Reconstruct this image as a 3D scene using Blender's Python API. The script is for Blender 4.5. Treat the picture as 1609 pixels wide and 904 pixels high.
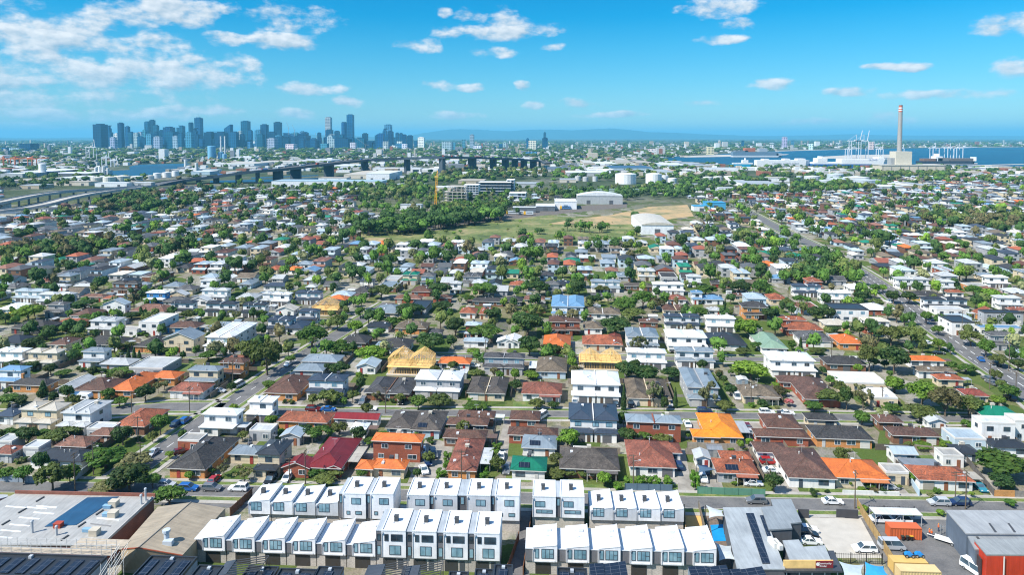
import bpy, math, random
import numpy as np
from mathutils import Vector, Matrix
for o in list(bpy.data.objects): bpy.data.objects.remove(o)
R=math.radians; rnd=random.Random(7)
S=bpy.context.scene; COL=S.collection
# ---------------------------------------------------------------- camera
F=1075.;TILT=R(3.);H=86.;CX=804.5;CY=271.
cam=bpy.data.cameras.new('camera'); CAM=bpy.data.objects.new('camera',cam); COL.objects.link(CAM)
CAM.location=(0,0,H); CAM.rotation_euler=(R(90)-TILT,0,0)
cam.sensor_width=36; cam.lens=36*F/1609.; cam.shift_y=-(452.-CY)/1609.; cam.clip_start=1; cam.clip_end=120000
S.camera=CAM
# ---------------------------------------------------------------- exposure, sampling
S.view_settings.view_transform='Standard'; S.view_settings.look='None'
S.view_settings.exposure=EXPO=0.77; S.view_settings.gamma=1
S.render.engine='CYCLES'
cy=S.cycles; cy.filter_width=1.15; cy.use_denoising=True; cy.max_bounces=5; cy.diffuse_bounces=2; cy.glossy_bounces=2
cy.transmission_bounces=2; cy.volume_bounces=0; cy.transparent_max_bounces=6
cy.caustics_reflective=False; cy.caustics_refractive=False; cy.sample_clamp_indirect=4
# ---------------------------------------------------------------- sun
SUN_EL=R(49); SUN_AZ=R(-121)     # azimuth from +Y towards +X: sun stands to the left and a little behind the camera
sd=Vector((math.sin(SUN_AZ)*math.cos(SUN_EL),math.cos(SUN_AZ)*math.cos(SUN_EL),math.sin(SUN_EL)))
sl=bpy.data.lights.new('sun','SUN'); sl.energy=4.5; sl.angle=R(0.5); sl.color=(1,.95,.87)
so=bpy.data.objects.new('sun',sl); COL.objects.link(so); so.rotation_euler=(-sd).to_track_quat('-Z','Y').to_euler()
so.location=(-300,-100,400)
# ---------------------------------------------------------------- helpers: photo pixel <-> ground
def G(px,py,z=0.):
    a=(px-CX)/F;b=(CY-py)/F
    dy=math.cos(TILT)+b*math.sin(TILT);dz=-math.sin(TILT)+b*math.cos(TILT)
    t=(z-H)/dz
    return Vector((a*t,dy*t,z))
def P(x,y,z=0.):
    zc=y*math.cos(TILT)-(z-H)*math.sin(TILT);yc=y*math.sin(TILT)+(z-H)*math.cos(TILT)
    return (CX+F*x/zc,CY-F*yc/zc)
def scale_at(p): return F/(p[1]*math.cos(TILT)-(p[2]-H)*math.sin(TILT))
def zrow(p,row):           # height above ground point p that shows at that photo row
    b=(CY-row)/F; y=p[1]
    # (y sinT + q cosT)/(y cosT - q sinT)=b
    q=(b*y*math.cos(TILT)-y*math.sin(TILT))/(math.cos(TILT)+b*math.sin(TILT))
    return q+H
# ---------------------------------------------------------------- world
def build_world():
    w=bpy.data.worlds.new('World'); S.world=w; w.use_nodes=True
    nt=w.node_tree; N=nt.nodes; L=nt.links; N.clear()
    def nd(t,**k):
        n=N.new(t)
        for a,b in k.items(): setattr(n,a,b)
        return n
    def M(op,a,b=None,c=None,clamp=False):
        n=nd('ShaderNodeMath',operation=op,use_clamp=clamp)
        for i,v in enumerate((a,b,c)):
            if v is None: continue
            if isinstance(v,(int,float)): n.inputs[i].default_value=v
            else: L.new(v,n.inputs[i])
        return n.outputs[0]
    def MX(f,a,b,bt='MIX'):
        n=nd('ShaderNodeMix',data_type='RGBA',blend_type=bt)
        for i,v in ((0,f),(6,a),(7,b)):
            if isinstance(v,(int,float)): n.inputs[i].default_value=v
            elif isinstance(v,tuple): n.inputs[i].default_value=v+(1,)
            else: L.new(v,n.inputs[i])
        return n.outputs[2]
    sky=nd('ShaderNodeTexSky',sky_type='NISHITA'); sky.sun_disc=False
    sky.sun_elevation=SUN_EL; sky.sun_rotation=SUN_AZ; sky.altitude=90; sky.air_density=1.0; sky.dust_density=.3; sky.ozone_density=2.
    tc=nd('ShaderNodeTexCoord'); sep=nd('ShaderNodeSeparateXYZ'); L.new(tc.outputs['Generated'],sep.inputs[0])
    el=M('ARCSINE',sep.outputs[2]); az=M('ARCTAN2',sep.outputs[0],sep.outputs[1])
    # colour of the air by elevation: bleached at the horizon, deep cyan above
    rp=nd('ShaderNodeValToRGB'); e=rp.color_ramp.elements
    stops=[(0,(.36,.53,.64)),(.04,(.27,.50,.635)),(.08,(.18,.48,.63)),(.13,(.085,.46,.63)),(.17,(.012,.43,.63)),(.24,(.003,.41,.63)),(.5,(.75,.9,1.0))]
    e[0].position=0; e[0].color=stops[0][1]+(1,); e[1].position=.5; e[1].color=stops[-1][1]+(1,)
    for p,c in stops[1:-1]:
        q=e.new(p); q.color=c+(1,)
    L.new(el,rp.inputs[0])
    skyc=MX(1.,sky.outputs[0],rp.outputs[0],'MULTIPLY')
    # clouds (photo px centre, half width, half height)
    CL=[(10,120,120,40),(130,110,130,36),(95,70,60,30),(230,20,110,22),(290,120,60,24),(380,112,36,24),(25,8,75,14),(120,38,70,26),(270,14,95,20),(60,95,85,42),(18,45,40,40),(205,108,120,32),(140,75,60,22),(330,118,75,22),(375,118,42,22),
        (240,60,50,15),(60,150,120,20),(180,150,100,14),(30,205,90,14),(110,178,120,12),(230,178,90,10),(300,172,60,9),(450,28,62,20),(440,66,50,16),
        (345,62,30,10),(485,138,45,11),(545,160,25,8),(455,178,30,9),(790,50,95,17),(800,28,38,20),(745,25,30,12),(700,18,14,9),
        (653,72,36,12),(785,81,42,9),(875,73,20,6),(690,132,28,11),(742,137,24,7),(823,135,14,9),(910,162,30,8),(835,165,18,6),
        (715,182,40,7),(1118,12,56,15),(1160,38,32,9),(1140,60,34,8),(1605,36,42,16),(1600,105,40,14),(1214,131,32,8),
        (1430,104,24,7),(1390,104,30,5),(1345,143,34,7),(1470,148,70,7),(1410,184,34,11),(1100,162,24,5),(1280,190,60,6),(960,180,60,5)]
    nz=nd('ShaderNodeTexNoise'); nz.inputs['Scale'].default_value=1; nz.inputs['Detail'].default_value=9; nz.inputs['Roughness'].default_value=.56
    cmb=nd('ShaderNodeCombineXYZ'); L.new(M('MULTIPLY',az,23.),cmb.inputs[0]); L.new(M('MULTIPLY',el,42.),cmb.inputs[1])
    cmb.inputs[2].default_value=3.7
    L.new(cmb.outputs[0],nz.inputs['Vector'])
    nz2=nd('ShaderNodeTexNoise'); nz2.inputs['Scale'].default_value=1; nz2.inputs['Detail'].default_value=6; nz2.inputs['Roughness'].default_value=.55
    vadd=nd('ShaderNodeVectorMath',operation='ADD'); L.new(cmb.outputs[0],vadd.inputs[0]); vadd.inputs[1].default_value=(-.16,.22,0); L.new(vadd.outputs[0],nz2.inputs['Vector'])
    wz=nd('ShaderNodeTexNoise'); wz.inputs['Scale'].default_value=.45; wz.inputs['Detail'].default_value=2; L.new(cmb.outputs[0],wz.inputs['Vector'])
    # warp the position a little so outlines are uneven
    pos=nd('ShaderNodeCombineXYZ'); L.new(az,pos.inputs[0]); L.new(el,pos.inputs[1])
    wv=nd('ShaderNodeVectorMath',operation='MULTIPLY_ADD'); L.new(wz.outputs['Color'],wv.inputs[0]); wv.inputs[1].default_value=(.03,.012,0); L.new(pos.outputs[0],wv.inputs[2])
    off=(.015,.006,0)
    d2=None; rel=None
    for (x,y,a,b) in CL:
        ga=(x-CX)/F; gb=(CY-y)/F
        v=Vector((ga,math.cos(TILT)+gb*math.sin(TILT),-math.sin(TILT)+gb*math.cos(TILT))).normalized()
        A=math.atan2(v.x,v.y)+off[0]; E_=math.asin(v.z)+off[1]
        s=nd('ShaderNodeVectorMath',operation='SUBTRACT'); L.new(wv.outputs[0],s.inputs[0]); s.inputs[1].default_value=(A,E_,0)
        m=nd('ShaderNodeVectorMath',operation='MULTIPLY'); L.new(s.outputs[0],m.inputs[0]); m.inputs[1].default_value=(F/a*.84,F/b*.84,0)
        dt=nd('ShaderNodeVectorMath',operation='DOT_PRODUCT'); L.new(m.outputs[0],dt.inputs[0]); L.new(m.outputs[0],dt.inputs[1])
        sp=nd('ShaderNodeSeparateXYZ'); L.new(m.outputs[0],sp.inputs[0])
        if d2 is None: d2=dt.outputs['Value']; rel=sp.outputs[1]
        else:
            lt=M('LESS_THAN',dt.outputs['Value'],d2)
            mm=nd('ShaderNodeMix',data_type='FLOAT'); L.new(lt,mm.inputs[0]); L.new(rel,mm.inputs[2]); L.new(sp.outputs[1],mm.inputs[3]); rel=mm.outputs[0]
            d2=M('MINIMUM',d2,dt.outputs['Value'])
    f=M('SUBTRACT',1.,d2)
    f=M('ADD',f,M('MULTIPLY',M('SUBTRACT',nz.outputs[0],.52),4.2))
    dens=nd('ShaderNodeMapRange',interpolation_type='SMOOTHSTEP'); L.new(f,dens.inputs[0]); dens.inputs[1].default_value=.05; dens.inputs[2].default_value=1.1; dens.inputs[4].default_value=.93
    # light and shade painted into the clouds: sunward relief lighter, undersides greyer
    relief=M('SUBTRACT',nz.outputs[0],nz2.outputs[0])
    br=M('ADD',M('ADD',.58,M('MULTIPLY',relief,2.3)),M('MULTIPLY',rel,.22),clamp=True)
    br=M('ADD',br,M('MULTIPLY',M('SUBTRACT',f,1.),.06),clamp=True)
    cc=MX(br,(1.6,2.3,2.95),(4.5,4.6,4.7))
    # far clouds fade into the air near the horizon
    fade=nd('ShaderNodeMapRange'); L.new(el,fade.inputs[0]); fade.inputs[1].default_value=.005; fade.inputs[2].default_value=.09; fade.inputs[3].default_value=.65; fade.inputs[4].default_value=1.
    dd=M('MULTIPLY',dens.outputs[0],fade.outputs[0])
    fin=MX(dd,skyc,cc)
    bg=nd('ShaderNodeBackground'); bg.inputs[1].default_value=.13; L.new(fin,bg.inputs[0])
    out=nd('ShaderNodeOutputWorld'); L.new(bg.outputs[0],out.inputs[0])
    w.cycles.sampling_method='MANUAL'; w.cycles.sample_map_resolution=1024
build_world()
# ---------------------------------------------------------------- tagging
def tag(o,label=None,cat=None,group=None,kind=None):
    if label: o['label']=label
    if cat: o['category']=cat
    if group: o['group']=group
    if kind: o['kind']=kind
    return o
def empty(name,loc,rz=0):
    o=bpy.data.objects.new(name,None); o.empty_display_size=.5; o.location=loc; o.rotation_euler=(0,0,rz); COL.objects.link(o); return o
def link(name,me,parent=None,loc=(0,0,0),rot=(0,0,0),color=None):
    o=bpy.data.objects.new(name,me); COL.objects.link(o); o.location=loc; o.rotation_euler=rot
    if parent is not None: o.parent=parent
    if color: o.color=tuple(color)+(1,)
    return o
def copy_tree(o,parent=None):
    c=o.copy(); COL.objects.link(c); c.parent=parent
    for ch in o.children: copy_tree(ch,c)
    return c
# ---------------------------------------------------------------- mesh builder (automatic metre UVs)
class MB:
    def __init__(s): s.v=[];s.f=[];s.m=[];s.c=[]
    def face(s,pts,m=0,c=None):
        i=len(s.v); s.v+= [tuple(p) for p in pts]; s.f.append(tuple(range(i,i+len(pts)))); s.m.append(m); s.c.append(c)
    def mesh(s,pts,faces,m=0,c=None):
        i=len(s.v); s.v+=[tuple(p) for p in pts]
        for f in faces: s.f.append(tuple(i+k for k in f)); s.m.append(m); s.c.append(c)
    def box(s,x0,x1,y0,y1,z0,z1,m=0,c=None,bottom=True,topm=None):
        P8=[(x0,y0,z0),(x1,y0,z0),(x1,y1,z0),(x0,y1,z0),(x0,y0,z1),(x1,y0,z1),(x1,y1,z1),(x0,y1,z1)]
        fs=[(0,1,5,4),(1,2,6,5),(2,3,7,6),(3,0,4,7)]
        if bottom: fs.append((3,2,1,0))
        s.mesh(P8,fs,m,c); s.mesh(P8[4:],[(0,1,2,3)],m if topm is None else topm,c)
    def obox(s,c,ax,ay,z0,z1,m=0,col=None):   # oriented: centre, two half vectors in plan
        c=Vector(c).to_3d(); ax=Vector(ax).to_3d(); ay=Vector(ay).to_3d()
        q=[c-ax-ay,c+ax-ay,c+ax+ay,c-ax+ay]
        s.prism([(p.x,p.y) for p in q],z0,z1,m,col)
    def prism(s,poly,z0,z1,m=0,c=None,topm=None):
        n=len(poly); a=[(p[0],p[1],z0) for p in poly]+[(p[0],p[1],z1) for p in poly]
        s.mesh(a,[(i,(i+1)%n,n+(i+1)%n,n+i) for i in range(n)]+[tuple(range(n-1,-1,-1))],m,c)
        s.mesh(a[n:],[tuple(range(n))],m if topm is None else topm,c)
    def cyl(s,x,y,z0,z1,r0,r1=None,n=10,m=0,c=None,cap=True):
        if r1 is None: r1=r0
        a=[(x+r0*math.cos(6.2832*i/n),y+r0*math.sin(6.2832*i/n),z0) for i in range(n)]+[(x+r1*math.cos(6.2832*i/n),y+r1*math.sin(6.2832*i/n),z1) for i in range(n)]
        s.mesh(a,[(i,(i+1)%n,n+(i+1)%n,n+i) for i in range(n)]+([tuple(range(n,2*n)),tuple(range(n-1,-1,-1))] if cap else []),m,c)
    def bar(s,a,b,r,n=5,m=0,c=None,r1=None):
        a=Vector(a);b=Vector(b);d=(b-a).normalized(); u=d.orthogonal().normalized(); w=d.cross(u)
        r1=r if r1 is None else r1
        pts=[a+(u*math.cos(6.2832*i/n)+w*math.sin(6.2832*i/n))*r for i in range(n)]+[b+(u*math.cos(6.2832*i/n)+w*math.sin(6.2832*i/n))*r1 for i in range(n)]
        s.mesh(pts,[(i,(i+1)%n,n+(i+1)%n,n+i) for i in range(n)]+[tuple(range(n,2*n)),tuple(range(n-1,-1,-1))],m,c)
    def data(s,name,mats,smooth=False):
        me=bpy.data.meshes.new(name); me.from_pydata(s.v,[],s.f)
        for mt in (mats if isinstance(mats,(list,tuple)) else [mats]): me.materials.append(mt)
        me.polygons.foreach_set('material_index',s.m)
        if smooth: me.polygons.foreach_set('use_smooth',[True]*len(s.f))
        uv=me.uv_layers.new(name='UVMap'); V=s.v; out=[]
        for p in me.polygons:
            n=p.normal
            if abs(n.z)>.999: u=Vector((1,0,0)); w=Vector((0,1,0))
            else:
                u=Vector((-n.y,n.x,0)).normalized(); w=n.cross(u)
            for vi in p.vertices:
                q=Vector(V[vi]); out+= [q.dot(u),q.dot(w)]
        uv.data.foreach_set('uv',out)
        if any(c is not None for c in s.c):
            ca=me.color_attributes.new('tint','FLOAT_COLOR','CORNER'); cc=[]
            for f,c in zip(s.f,s.c): cc+= list((c or (.5,.5,.5))+(1,))*len(f)
            ca.data.foreach_set('color',cc)
        return me
    def build(s,name,mats,parent=None,loc=(0,0,0),rot=(0,0,0),color=None,smooth=False):
        return link(name,s.data(name,mats,smooth),parent,loc,rot,color)
# ---------------------------------------------------------------- materials
def lin(*c): return tuple(((v/255.)/12.92 if v<=10 else ((v/255.+.055)/1.055)**2.4) for v in c)
class NT:
    def __init__(s,name):
        s.mat=bpy.data.materials.new(name); s.mat.use_nodes=True; s.nt=s.mat.node_tree; s.N=s.nt.nodes; s.L=s.nt.links
        s.b=s.N['Principled BSDF']; s.b.inputs['Roughness'].default_value=.8
    def nd(s,t,**k):
        n=s.N.new(t)
        for a,b in k.items(): setattr(n,a,b)
        return n
    def put(s,i,v):
        if isinstance(v,(int,float)): i.default_value=v
        elif isinstance(v,tuple): i.default_value=v+(1,) if len(v)==3 and i.type=='RGBA' else v
        else: s.L.new(v,i)
    def mix(s,f,a,b,bt='MIX'):
        n=s.nd('ShaderNodeMix',data_type='RGBA',blend_type=bt); s.put(n.inputs[0],f); s.put(n.inputs[6],a); s.put(n.inputs[7],b); return n.outputs[2]
    def m(s,op,a,b=0.,clamp=False):
        n=s.nd('ShaderNodeMath',operation=op,use_clamp=clamp); s.put(n.inputs[0],a); s.put(n.inputs[1],b); return n.outputs[0]
    def noise(s,vec,scale,detail=3,rough=.55):
        n=s.nd('ShaderNodeTexNoise'); n.inputs['Scale'].default_value=scale; n.inputs['Detail'].default_value=detail; n.inputs['Roughness'].default_value=rough
        if vec is not None: s.L.new(vec,n.inputs['Vector'])
        return n
    def ramp(s,f,stops):
        n=s.nd('ShaderNodeValToRGB'); e=n.color_ramp.elements
        e[0].position=stops[0][0]; e[0].color=stops[0][1]+(1,); e[1].position=stops[-1][0]; e[1].color=stops[-1][1]+(1,)
        for p,c in stops[1:-1]:
            q=e.new(p); q.color=c+(1,)
        s.L.new(f,n.inputs[0]); return n.outputs[0]
    def mr(s,f,a,b,c,d):
        n=s.nd('ShaderNodeMapRange'); s.put(n.inputs[0],f)
        for i,v in zip((1,2,3,4),(a,b,c,d)): n.inputs[i].default_value=v
        return n.outputs[0]
    def tc(s,k='Object'): return s.nd('ShaderNodeTexCoord').outputs[k]
    def pos(s): return s.nd('ShaderNodeNewGeometry').outputs['Position']
    def ocol(s): return s.nd('ShaderNodeObjectInfo').outputs['Color']
    def base(s,c): s.put(s.b.inputs['Base Color'],c)
    def rough(s,v): s.put(s.b.inputs['Roughness'],v)
    def bump(s,h,st=.3,dist=.05):
        n=s.nd('ShaderNodeBump'); n.inputs['Strength'].default_value=st; n.inputs['Distance'].default_value=dist; s.L.new(h,n.inputs['Height']); s.L.new(n.outputs[0],s.b.inputs['Normal'])
def plain(name,c,rough=.7,metal=0,var=.15,scale=.6,spec=.3):
    t=NT(name); n=t.noise(t.pos(),scale,4); f=t.mr(n.outputs[0],.25,.75,1-var,1+var)
    t.base(t.mix(1.,c if not isinstance(c,str) else t.ocol(),f,'MULTIPLY')); t.rough(rough); t.b.inputs['Metallic'].default_value=metal
    t.b.inputs['Specular IOR Level'].default_value=spec
    return t.mat
def mk():
    M={}
    # roof tiles: courses of tiles, weathering blotches
    t=NT('roof_tile'); uv=t.tc('UV'); br=t.nd('ShaderNodeTexBrick'); t.L.new(uv,br.inputs['Vector'])
    for k,v in (('Scale',1.),('Brick Width',.33),('Row Height',.34),('Mortar Size',.03)): br.inputs[k].default_value=v
    br.inputs['Color1'].default_value=(.62,.62,.62,1); br.inputs['Color2'].default_value=(1.25,1.25,1.25,1); br.inputs['Mortar'].default_value=(.38,.36,.35,1); br.offset=.5
    n1=t.noise(t.pos(),.35,5,.65); n2=t.noise(t.pos(),2.6,3,.6)
    c=t.mix(1.,t.ocol(),br.outputs[0],'MULTIPLY')
    c=t.mix(1.,c,t.mr(n1.outputs[0],.3,.7,.5,1.5),'MULTIPLY')
    c=t.mix(t.mr(n2.outputs[0],.5,.7,0.,.5),c,(.12,.105,.085))
    t.base(c); t.rough(.75); t.bump(br.outputs['Fac'],.6,-.04); M['tile']=t.mat
    # glazed even tiles (recently painted roofs)
    t=NT('painted_tile'); br2=t.nd('ShaderNodeTexBrick'); t.L.new(t.tc('UV'),br2.inputs['Vector'])
    for k,v in (('Scale',1.),('Brick Width',.33),('Row Height',.34),('Mortar Size',.03)): br2.inputs[k].default_value=v
    br2.inputs['Color1'].default_value=(.85,.85,.85,1); br2.inputs['Color2'].default_value=(1.12,1.12,1.12,1); br2.inputs['Mortar'].default_value=(.55,.5,.5,1)
    n1=t.noise(t.pos(),.5,4); t.base(t.mix(1.,t.mix(1.,t.ocol(),br2.outputs[0],'MULTIPLY'),t.mr(n1.outputs[0],.3,.7,.8,1.15),'MULTIPLY')); t.rough(.55); t.bump(br2.outputs['Fac'],.5,-.04); M['ptile']=t.mat
    # ribbed sheet metal
    t=NT('sheet_metal'); sx=t.nd('ShaderNodeSeparateXYZ'); t.L.new(t.tc('UV'),sx.inputs[0])
    rib=t.m('SINE',t.m('MULTIPLY',sx.outputs[0],6.2832/.38)); rib2=t.mr(rib,.55,1.,0.,1.)
    n1=t.noise(t.pos(),.3,5,.6); mp=t.nd('ShaderNodeMapping'); t.L.new(t.tc('UV'),mp.inputs[0]); mp.inputs['Scale'].default_value=(1.2,.12,1); n3=t.noise(mp.outputs[0],1.5,4)
    c=t.mix(1.,t.ocol(),t.mr(n1.outputs[0],.3,.7,.8,1.08),'MULTIPLY'); c=t.mix(1.,c,t.mr(n3.outputs[0],.3,.7,.78,1.06),'MULTIPLY')
    sh=t.mr(sx.outputs[1],-40,40,0,1); seam=t.m('FRACT',t.m('DIVIDE',sx.outputs[1],5.8)); c=t.mix(t.mr(seam,.0,.015,.25,0),c,(.3,.3,.3))
    t.base(c); t.rough(.42); t.b.inputs['Specular IOR Level'].default_value=.4; t.bump(rib2,.5,.03); M['metal']=t.mat
    # render / paint
    t=NT('painted_render'); n1=t.noise(t.pos(),.5,4); mp=t.nd('ShaderNodeMapping'); t.L.new(t.pos(),mp.inputs[0]); mp.inputs['Scale'].default_value=(1.5,1.5,.12); n2=t.noise(mp.outputs[0],1.2,3)
    c=t.mix(1.,t.ocol(),t.mr(n1.outputs[0],.3,.7,.86,1.08),'MULTIPLY'); c=t.mix(1.,c,t.mr(n2.outputs[0],.3,.7,.9,1.05),'MULTIPLY'); t.base(c); t.rough(.8); M['paint']=t.mat
    # brick
    t=NT('brickwork'); br=t.nd('ShaderNodeTexBrick'); t.L.new(t.tc('UV'),br.inputs['Vector'])
    for k,v in (('Scale',1.),('Brick Width',.25),('Row Height',.09),('Mortar Size',.012)): br.inputs[k].default_value=v
    br.inputs['Color1'].default_value=(.7,.7,.7,1); br.inputs['Color2'].default_value=(1.25,1.2,1.2,1); br.inputs['Mortar'].default_value=(1.3,1.3,1.25,1)
    n1=t.noise(t.pos(),.4,4); t.base(t.mix(1.,t.mix(1.,t.ocol(),br.outputs[0],'MULTIPLY'),t.mr(n1.outputs[0],.3,.7,.8,1.15),'MULTIPLY')); t.rough(.85); M['brick']=t.mat
    # window glass
    t=NT('window_glass'); n1=t.noise(t.pos(),.35,2); t.base(t.ramp(n1.outputs[0],[(.35,(.02,.03,.04)),(.6,(.06,.10,.13)),(.75,(.16,.2,.22))])); t.rough(.06); t.b.inputs['Specular IOR Level'].default_value=.8; M['glass']=t.mat
    t=NT('pale_window_glass'); n1=t.noise(t.pos(),.5,2); t.base(t.ramp(n1.outputs[0],[(.3,(.10,.22,.28)),(.7,(.30,.47,.54))])); t.rough(.08); t.b.inputs['Specular IOR Level'].default_value=.8; M['lglass']=t.mat
    M['frame']=plain('frame_paint','o',.5,var=.05)
    M['ground']=None
    # foliage
    t=NT('foliage'); n1=t.noise(t.pos(),1.1,3); n2=t.noise(t.pos(),.35,2)
    c=t.mix(1.,t.ocol(),t.mr(n1.outputs[0],.3,.7,.62,1.45),'MULTIPLY'); c=t.mix(t.mr(n2.outputs[0],.5,.75,0,.35),c,(.16,.17,.03))
    t.base(c); t.rough(.6); t.b.inputs['Specular IOR Level'].default_value=.25
    tr=t.nd('ShaderNodeBsdfTranslucent'); t.L.new(t.mix(1.,c,(1.5,1.7,.6),'MULTIPLY'),tr.inputs[0]); ms=t.nd('ShaderNodeMixShader'); ms.inputs[0].default_value=.3
    t.L.new(t.b.outputs[0],ms.inputs[1]); t.L.new(tr.outputs[0],ms.inputs[2]); t.L.new(ms.outputs[0],t.N['Material Output'].inputs[0]); M['leaf']=t.mat
    t=NT('foliage_mass'); at=t.nd('ShaderNodeVertexColor',layer_name='tint'); n1=t.noise(t.pos(),.9,3)
    c=t.mix(1.,at.outputs[0],t.mr(n1.outputs[0],.3,.7,.6,1.45),'MULTIPLY'); t.base(c); t.rough(.7); t.b.inputs['Specular IOR Level'].default_value=.15; M['leafmass']=t.mat
    t=NT('tinted'); at=t.nd('ShaderNodeVertexColor',layer_name='tint'); n1=t.noise(t.pos(),.5,3); t.base(t.mix(1.,at.outputs[0],t.mr(n1.outputs[0],.3,.7,.8,1.15),'MULTIPLY')); t.rough(.65); M['tint']=t.mat
    M['bark']=plain('bark',(.12,.095,.07),.9,var=.3,scale=2)
    t=NT('asphalt'); n1=t.noise(t.pos(),.2,6,.7); n2=t.noise(t.pos(),3.,3); c=t.ramp(n1.outputs[0],[(.3,(.075,.075,.078)),(.5,(.13,.128,.125)),(.62,(.15,.146,.14)),(.75,(.20,.193,.185))]); t.base(t.mix(1.,c,t.mr(n2.outputs[0],.3,.7,.85,1.15),'MULTIPLY')); t.rough(.85); M['asphalt']=t.mat
    t=NT('concrete'); n1=t.noise(t.pos(),.25,5,.6); br=t.nd('ShaderNodeTexBrick'); t.L.new(t.pos(),br.inputs['Vector']); br.offset=0
    for k,v in (('Scale',1.),('Brick Width',3.),('Row Height',3.),('Mortar Size',.03)): br.inputs[k].default_value=v
    br.inputs['Color1'].default_value=(1,1,1,1); br.inputs['Color2'].default_value=(.93,.93,.93,1); br.inputs['Mortar'].default_value=(.6,.6,.6,1)
    t.base(t.mix(1.,t.ramp(n1.outputs[0],[(.3,(.30,.28,.245)),(.7,(.42,.40,.36))]),br.outputs[0],'MULTIPLY')); t.rough(.85); M['concrete']=t.mat
    M['pale_concrete']=plain('pale_concrete',(.43,.405,.355),.8,var=.12,scale=.4)
    t=NT('driveway_concrete'); n1=t.noise(t.pos(),.35,5,.6); t.base(t.ramp(n1.outputs[0],[(.3,(.19,.175,.15)),(.5,(.27,.25,.215)),(.72,(.37,.345,.30))])); t.rough(.85); M['drive']=t.mat
    t=NT('grass'); n1=t.noise(t.pos(),.22,5,.65); n2=t.noise(t.pos(),2.5,3); c=t.ramp(n1.outputs[0],[(.28,(.055,.10,.018)),(.5,(.10,.15,.03)),(.62,(.17,.18,.055)),(.75,(.25,.21,.10))]); t.base(t.mix(1.,c,t.mr(n2.outputs[0],.3,.7,.7,1.3),'MULTIPLY')); t.rough(.9); M['grass']=t.mat
    t=NT('dirt'); n1=t.noise(t.pos(),.035,9,.75); t.base(t.ramp(n1.outputs[0],[(.36,(.10,.13,.035)),(.45,(.24,.21,.10)),(.53,(.38,.27,.14)),(.6,(.44,.29,.13)),(.7,(.20,.19,.08))])); t.rough(.95); M['dirt']=t.mat
    t=NT('field_grass'); n1=t.noise(t.pos(),.03,9,.75); n2=t.noise(t.pos(),.3,4); c=t.ramp(n1.outputs[0],[(.34,(.045,.075,.02)),(.46,(.10,.135,.03)),(.54,(.17,.18,.06)),(.64,(.27,.22,.11)),(.72,(.33,.25,.14))]); t.base(t.mix(1.,c,t.mr(n2.outputs[0],.3,.7,.75,1.25),'MULTIPLY')); t.rough(.95); M['field']=t.mat
    t=NT('white_paint'); t.base((.75,.75,.73)); t.rough(.6); M['line']=t.mat
    # water
    t=NT('water'); n1=t.noise(t.pos(),.004,4); t.base(t.ramp(n1.outputs[0],[(.35,(.002,.045,.09)),(.65,(.003,.07,.13))])); t.rough(.4); t.b.inputs['Specular IOR Level'].default_value=.2; n2=t.noise(t.pos(),.15,3); t.bump(n2.outputs[0],.25,.3); M['water']=t.mat
    # solar panel
    t=NT('solar_panel'); br=t.nd('ShaderNodeTexBrick'); t.L.new(t.tc('UV'),br.inputs['Vector']); br.offset=0
    for k,v in (('Scale',1.),('Brick Width',1.),('Row Height',1.65),('Mortar Size',.03)): br.inputs[k].default_value=v
    br.inputs['Color1'].default_value=(.010,.016,.03,1); br.inputs['Color2'].default_value=(.014,.022,.038,1); br.inputs['Mortar'].default_value=(.09,.10,.12,1); t.base(br.outputs[0]); t.rough(.25); t.b.inputs['Specular IOR Level'].default_value=.35; M['solar']=t.mat
    M['timber']=plain('raw_timber',(.78,.52,.20),.8,var=.2)
    M['fence']=plain('fence_paling','o',.9,var=.25,scale=1.5)
    M['rubber']=plain('rubber',(.015,.015,.016),.8)
    M['car']=plain('car_paint','o',.22,var=.03,spec=.6)
    M['steel']=plain('painted_steel','o',.5,var=.08)
    M['dark']=plain('dark_void',(.012,.013,.015),.6)
    # tower facade
    t=NT('tower_facade'); sx=t.nd('ShaderNodeSeparateXYZ'); t.L.new(t.tc('UV'),sx.inputs[0])
    a=t.m('FRACT',t.m('DIVIDE',sx.outputs[0],15.)); b=t.m('FRACT',t.m('DIVIDE',sx.outputs[1],11.)); k=t.m('MULTIPLY',t.m('GREATER_THAN',a,.3),t.m('GREATER_THAN',b,.35))
    n1=t.noise(t.pos(),.01,3); c=t.mix(k,t.mix(1.,t.ocol(),(1.6,1.55,1.5),'MULTIPLY'),t.mix(.6,t.ocol(),(.004,.03,.07))); t.base(t.mix(1.,c,t.mr(n1.outputs[0],.3,.7,.8,1.2),'MULTIPLY')); t.rough(.35); M['tower']=t.mat
    return M
M=mk()
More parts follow.
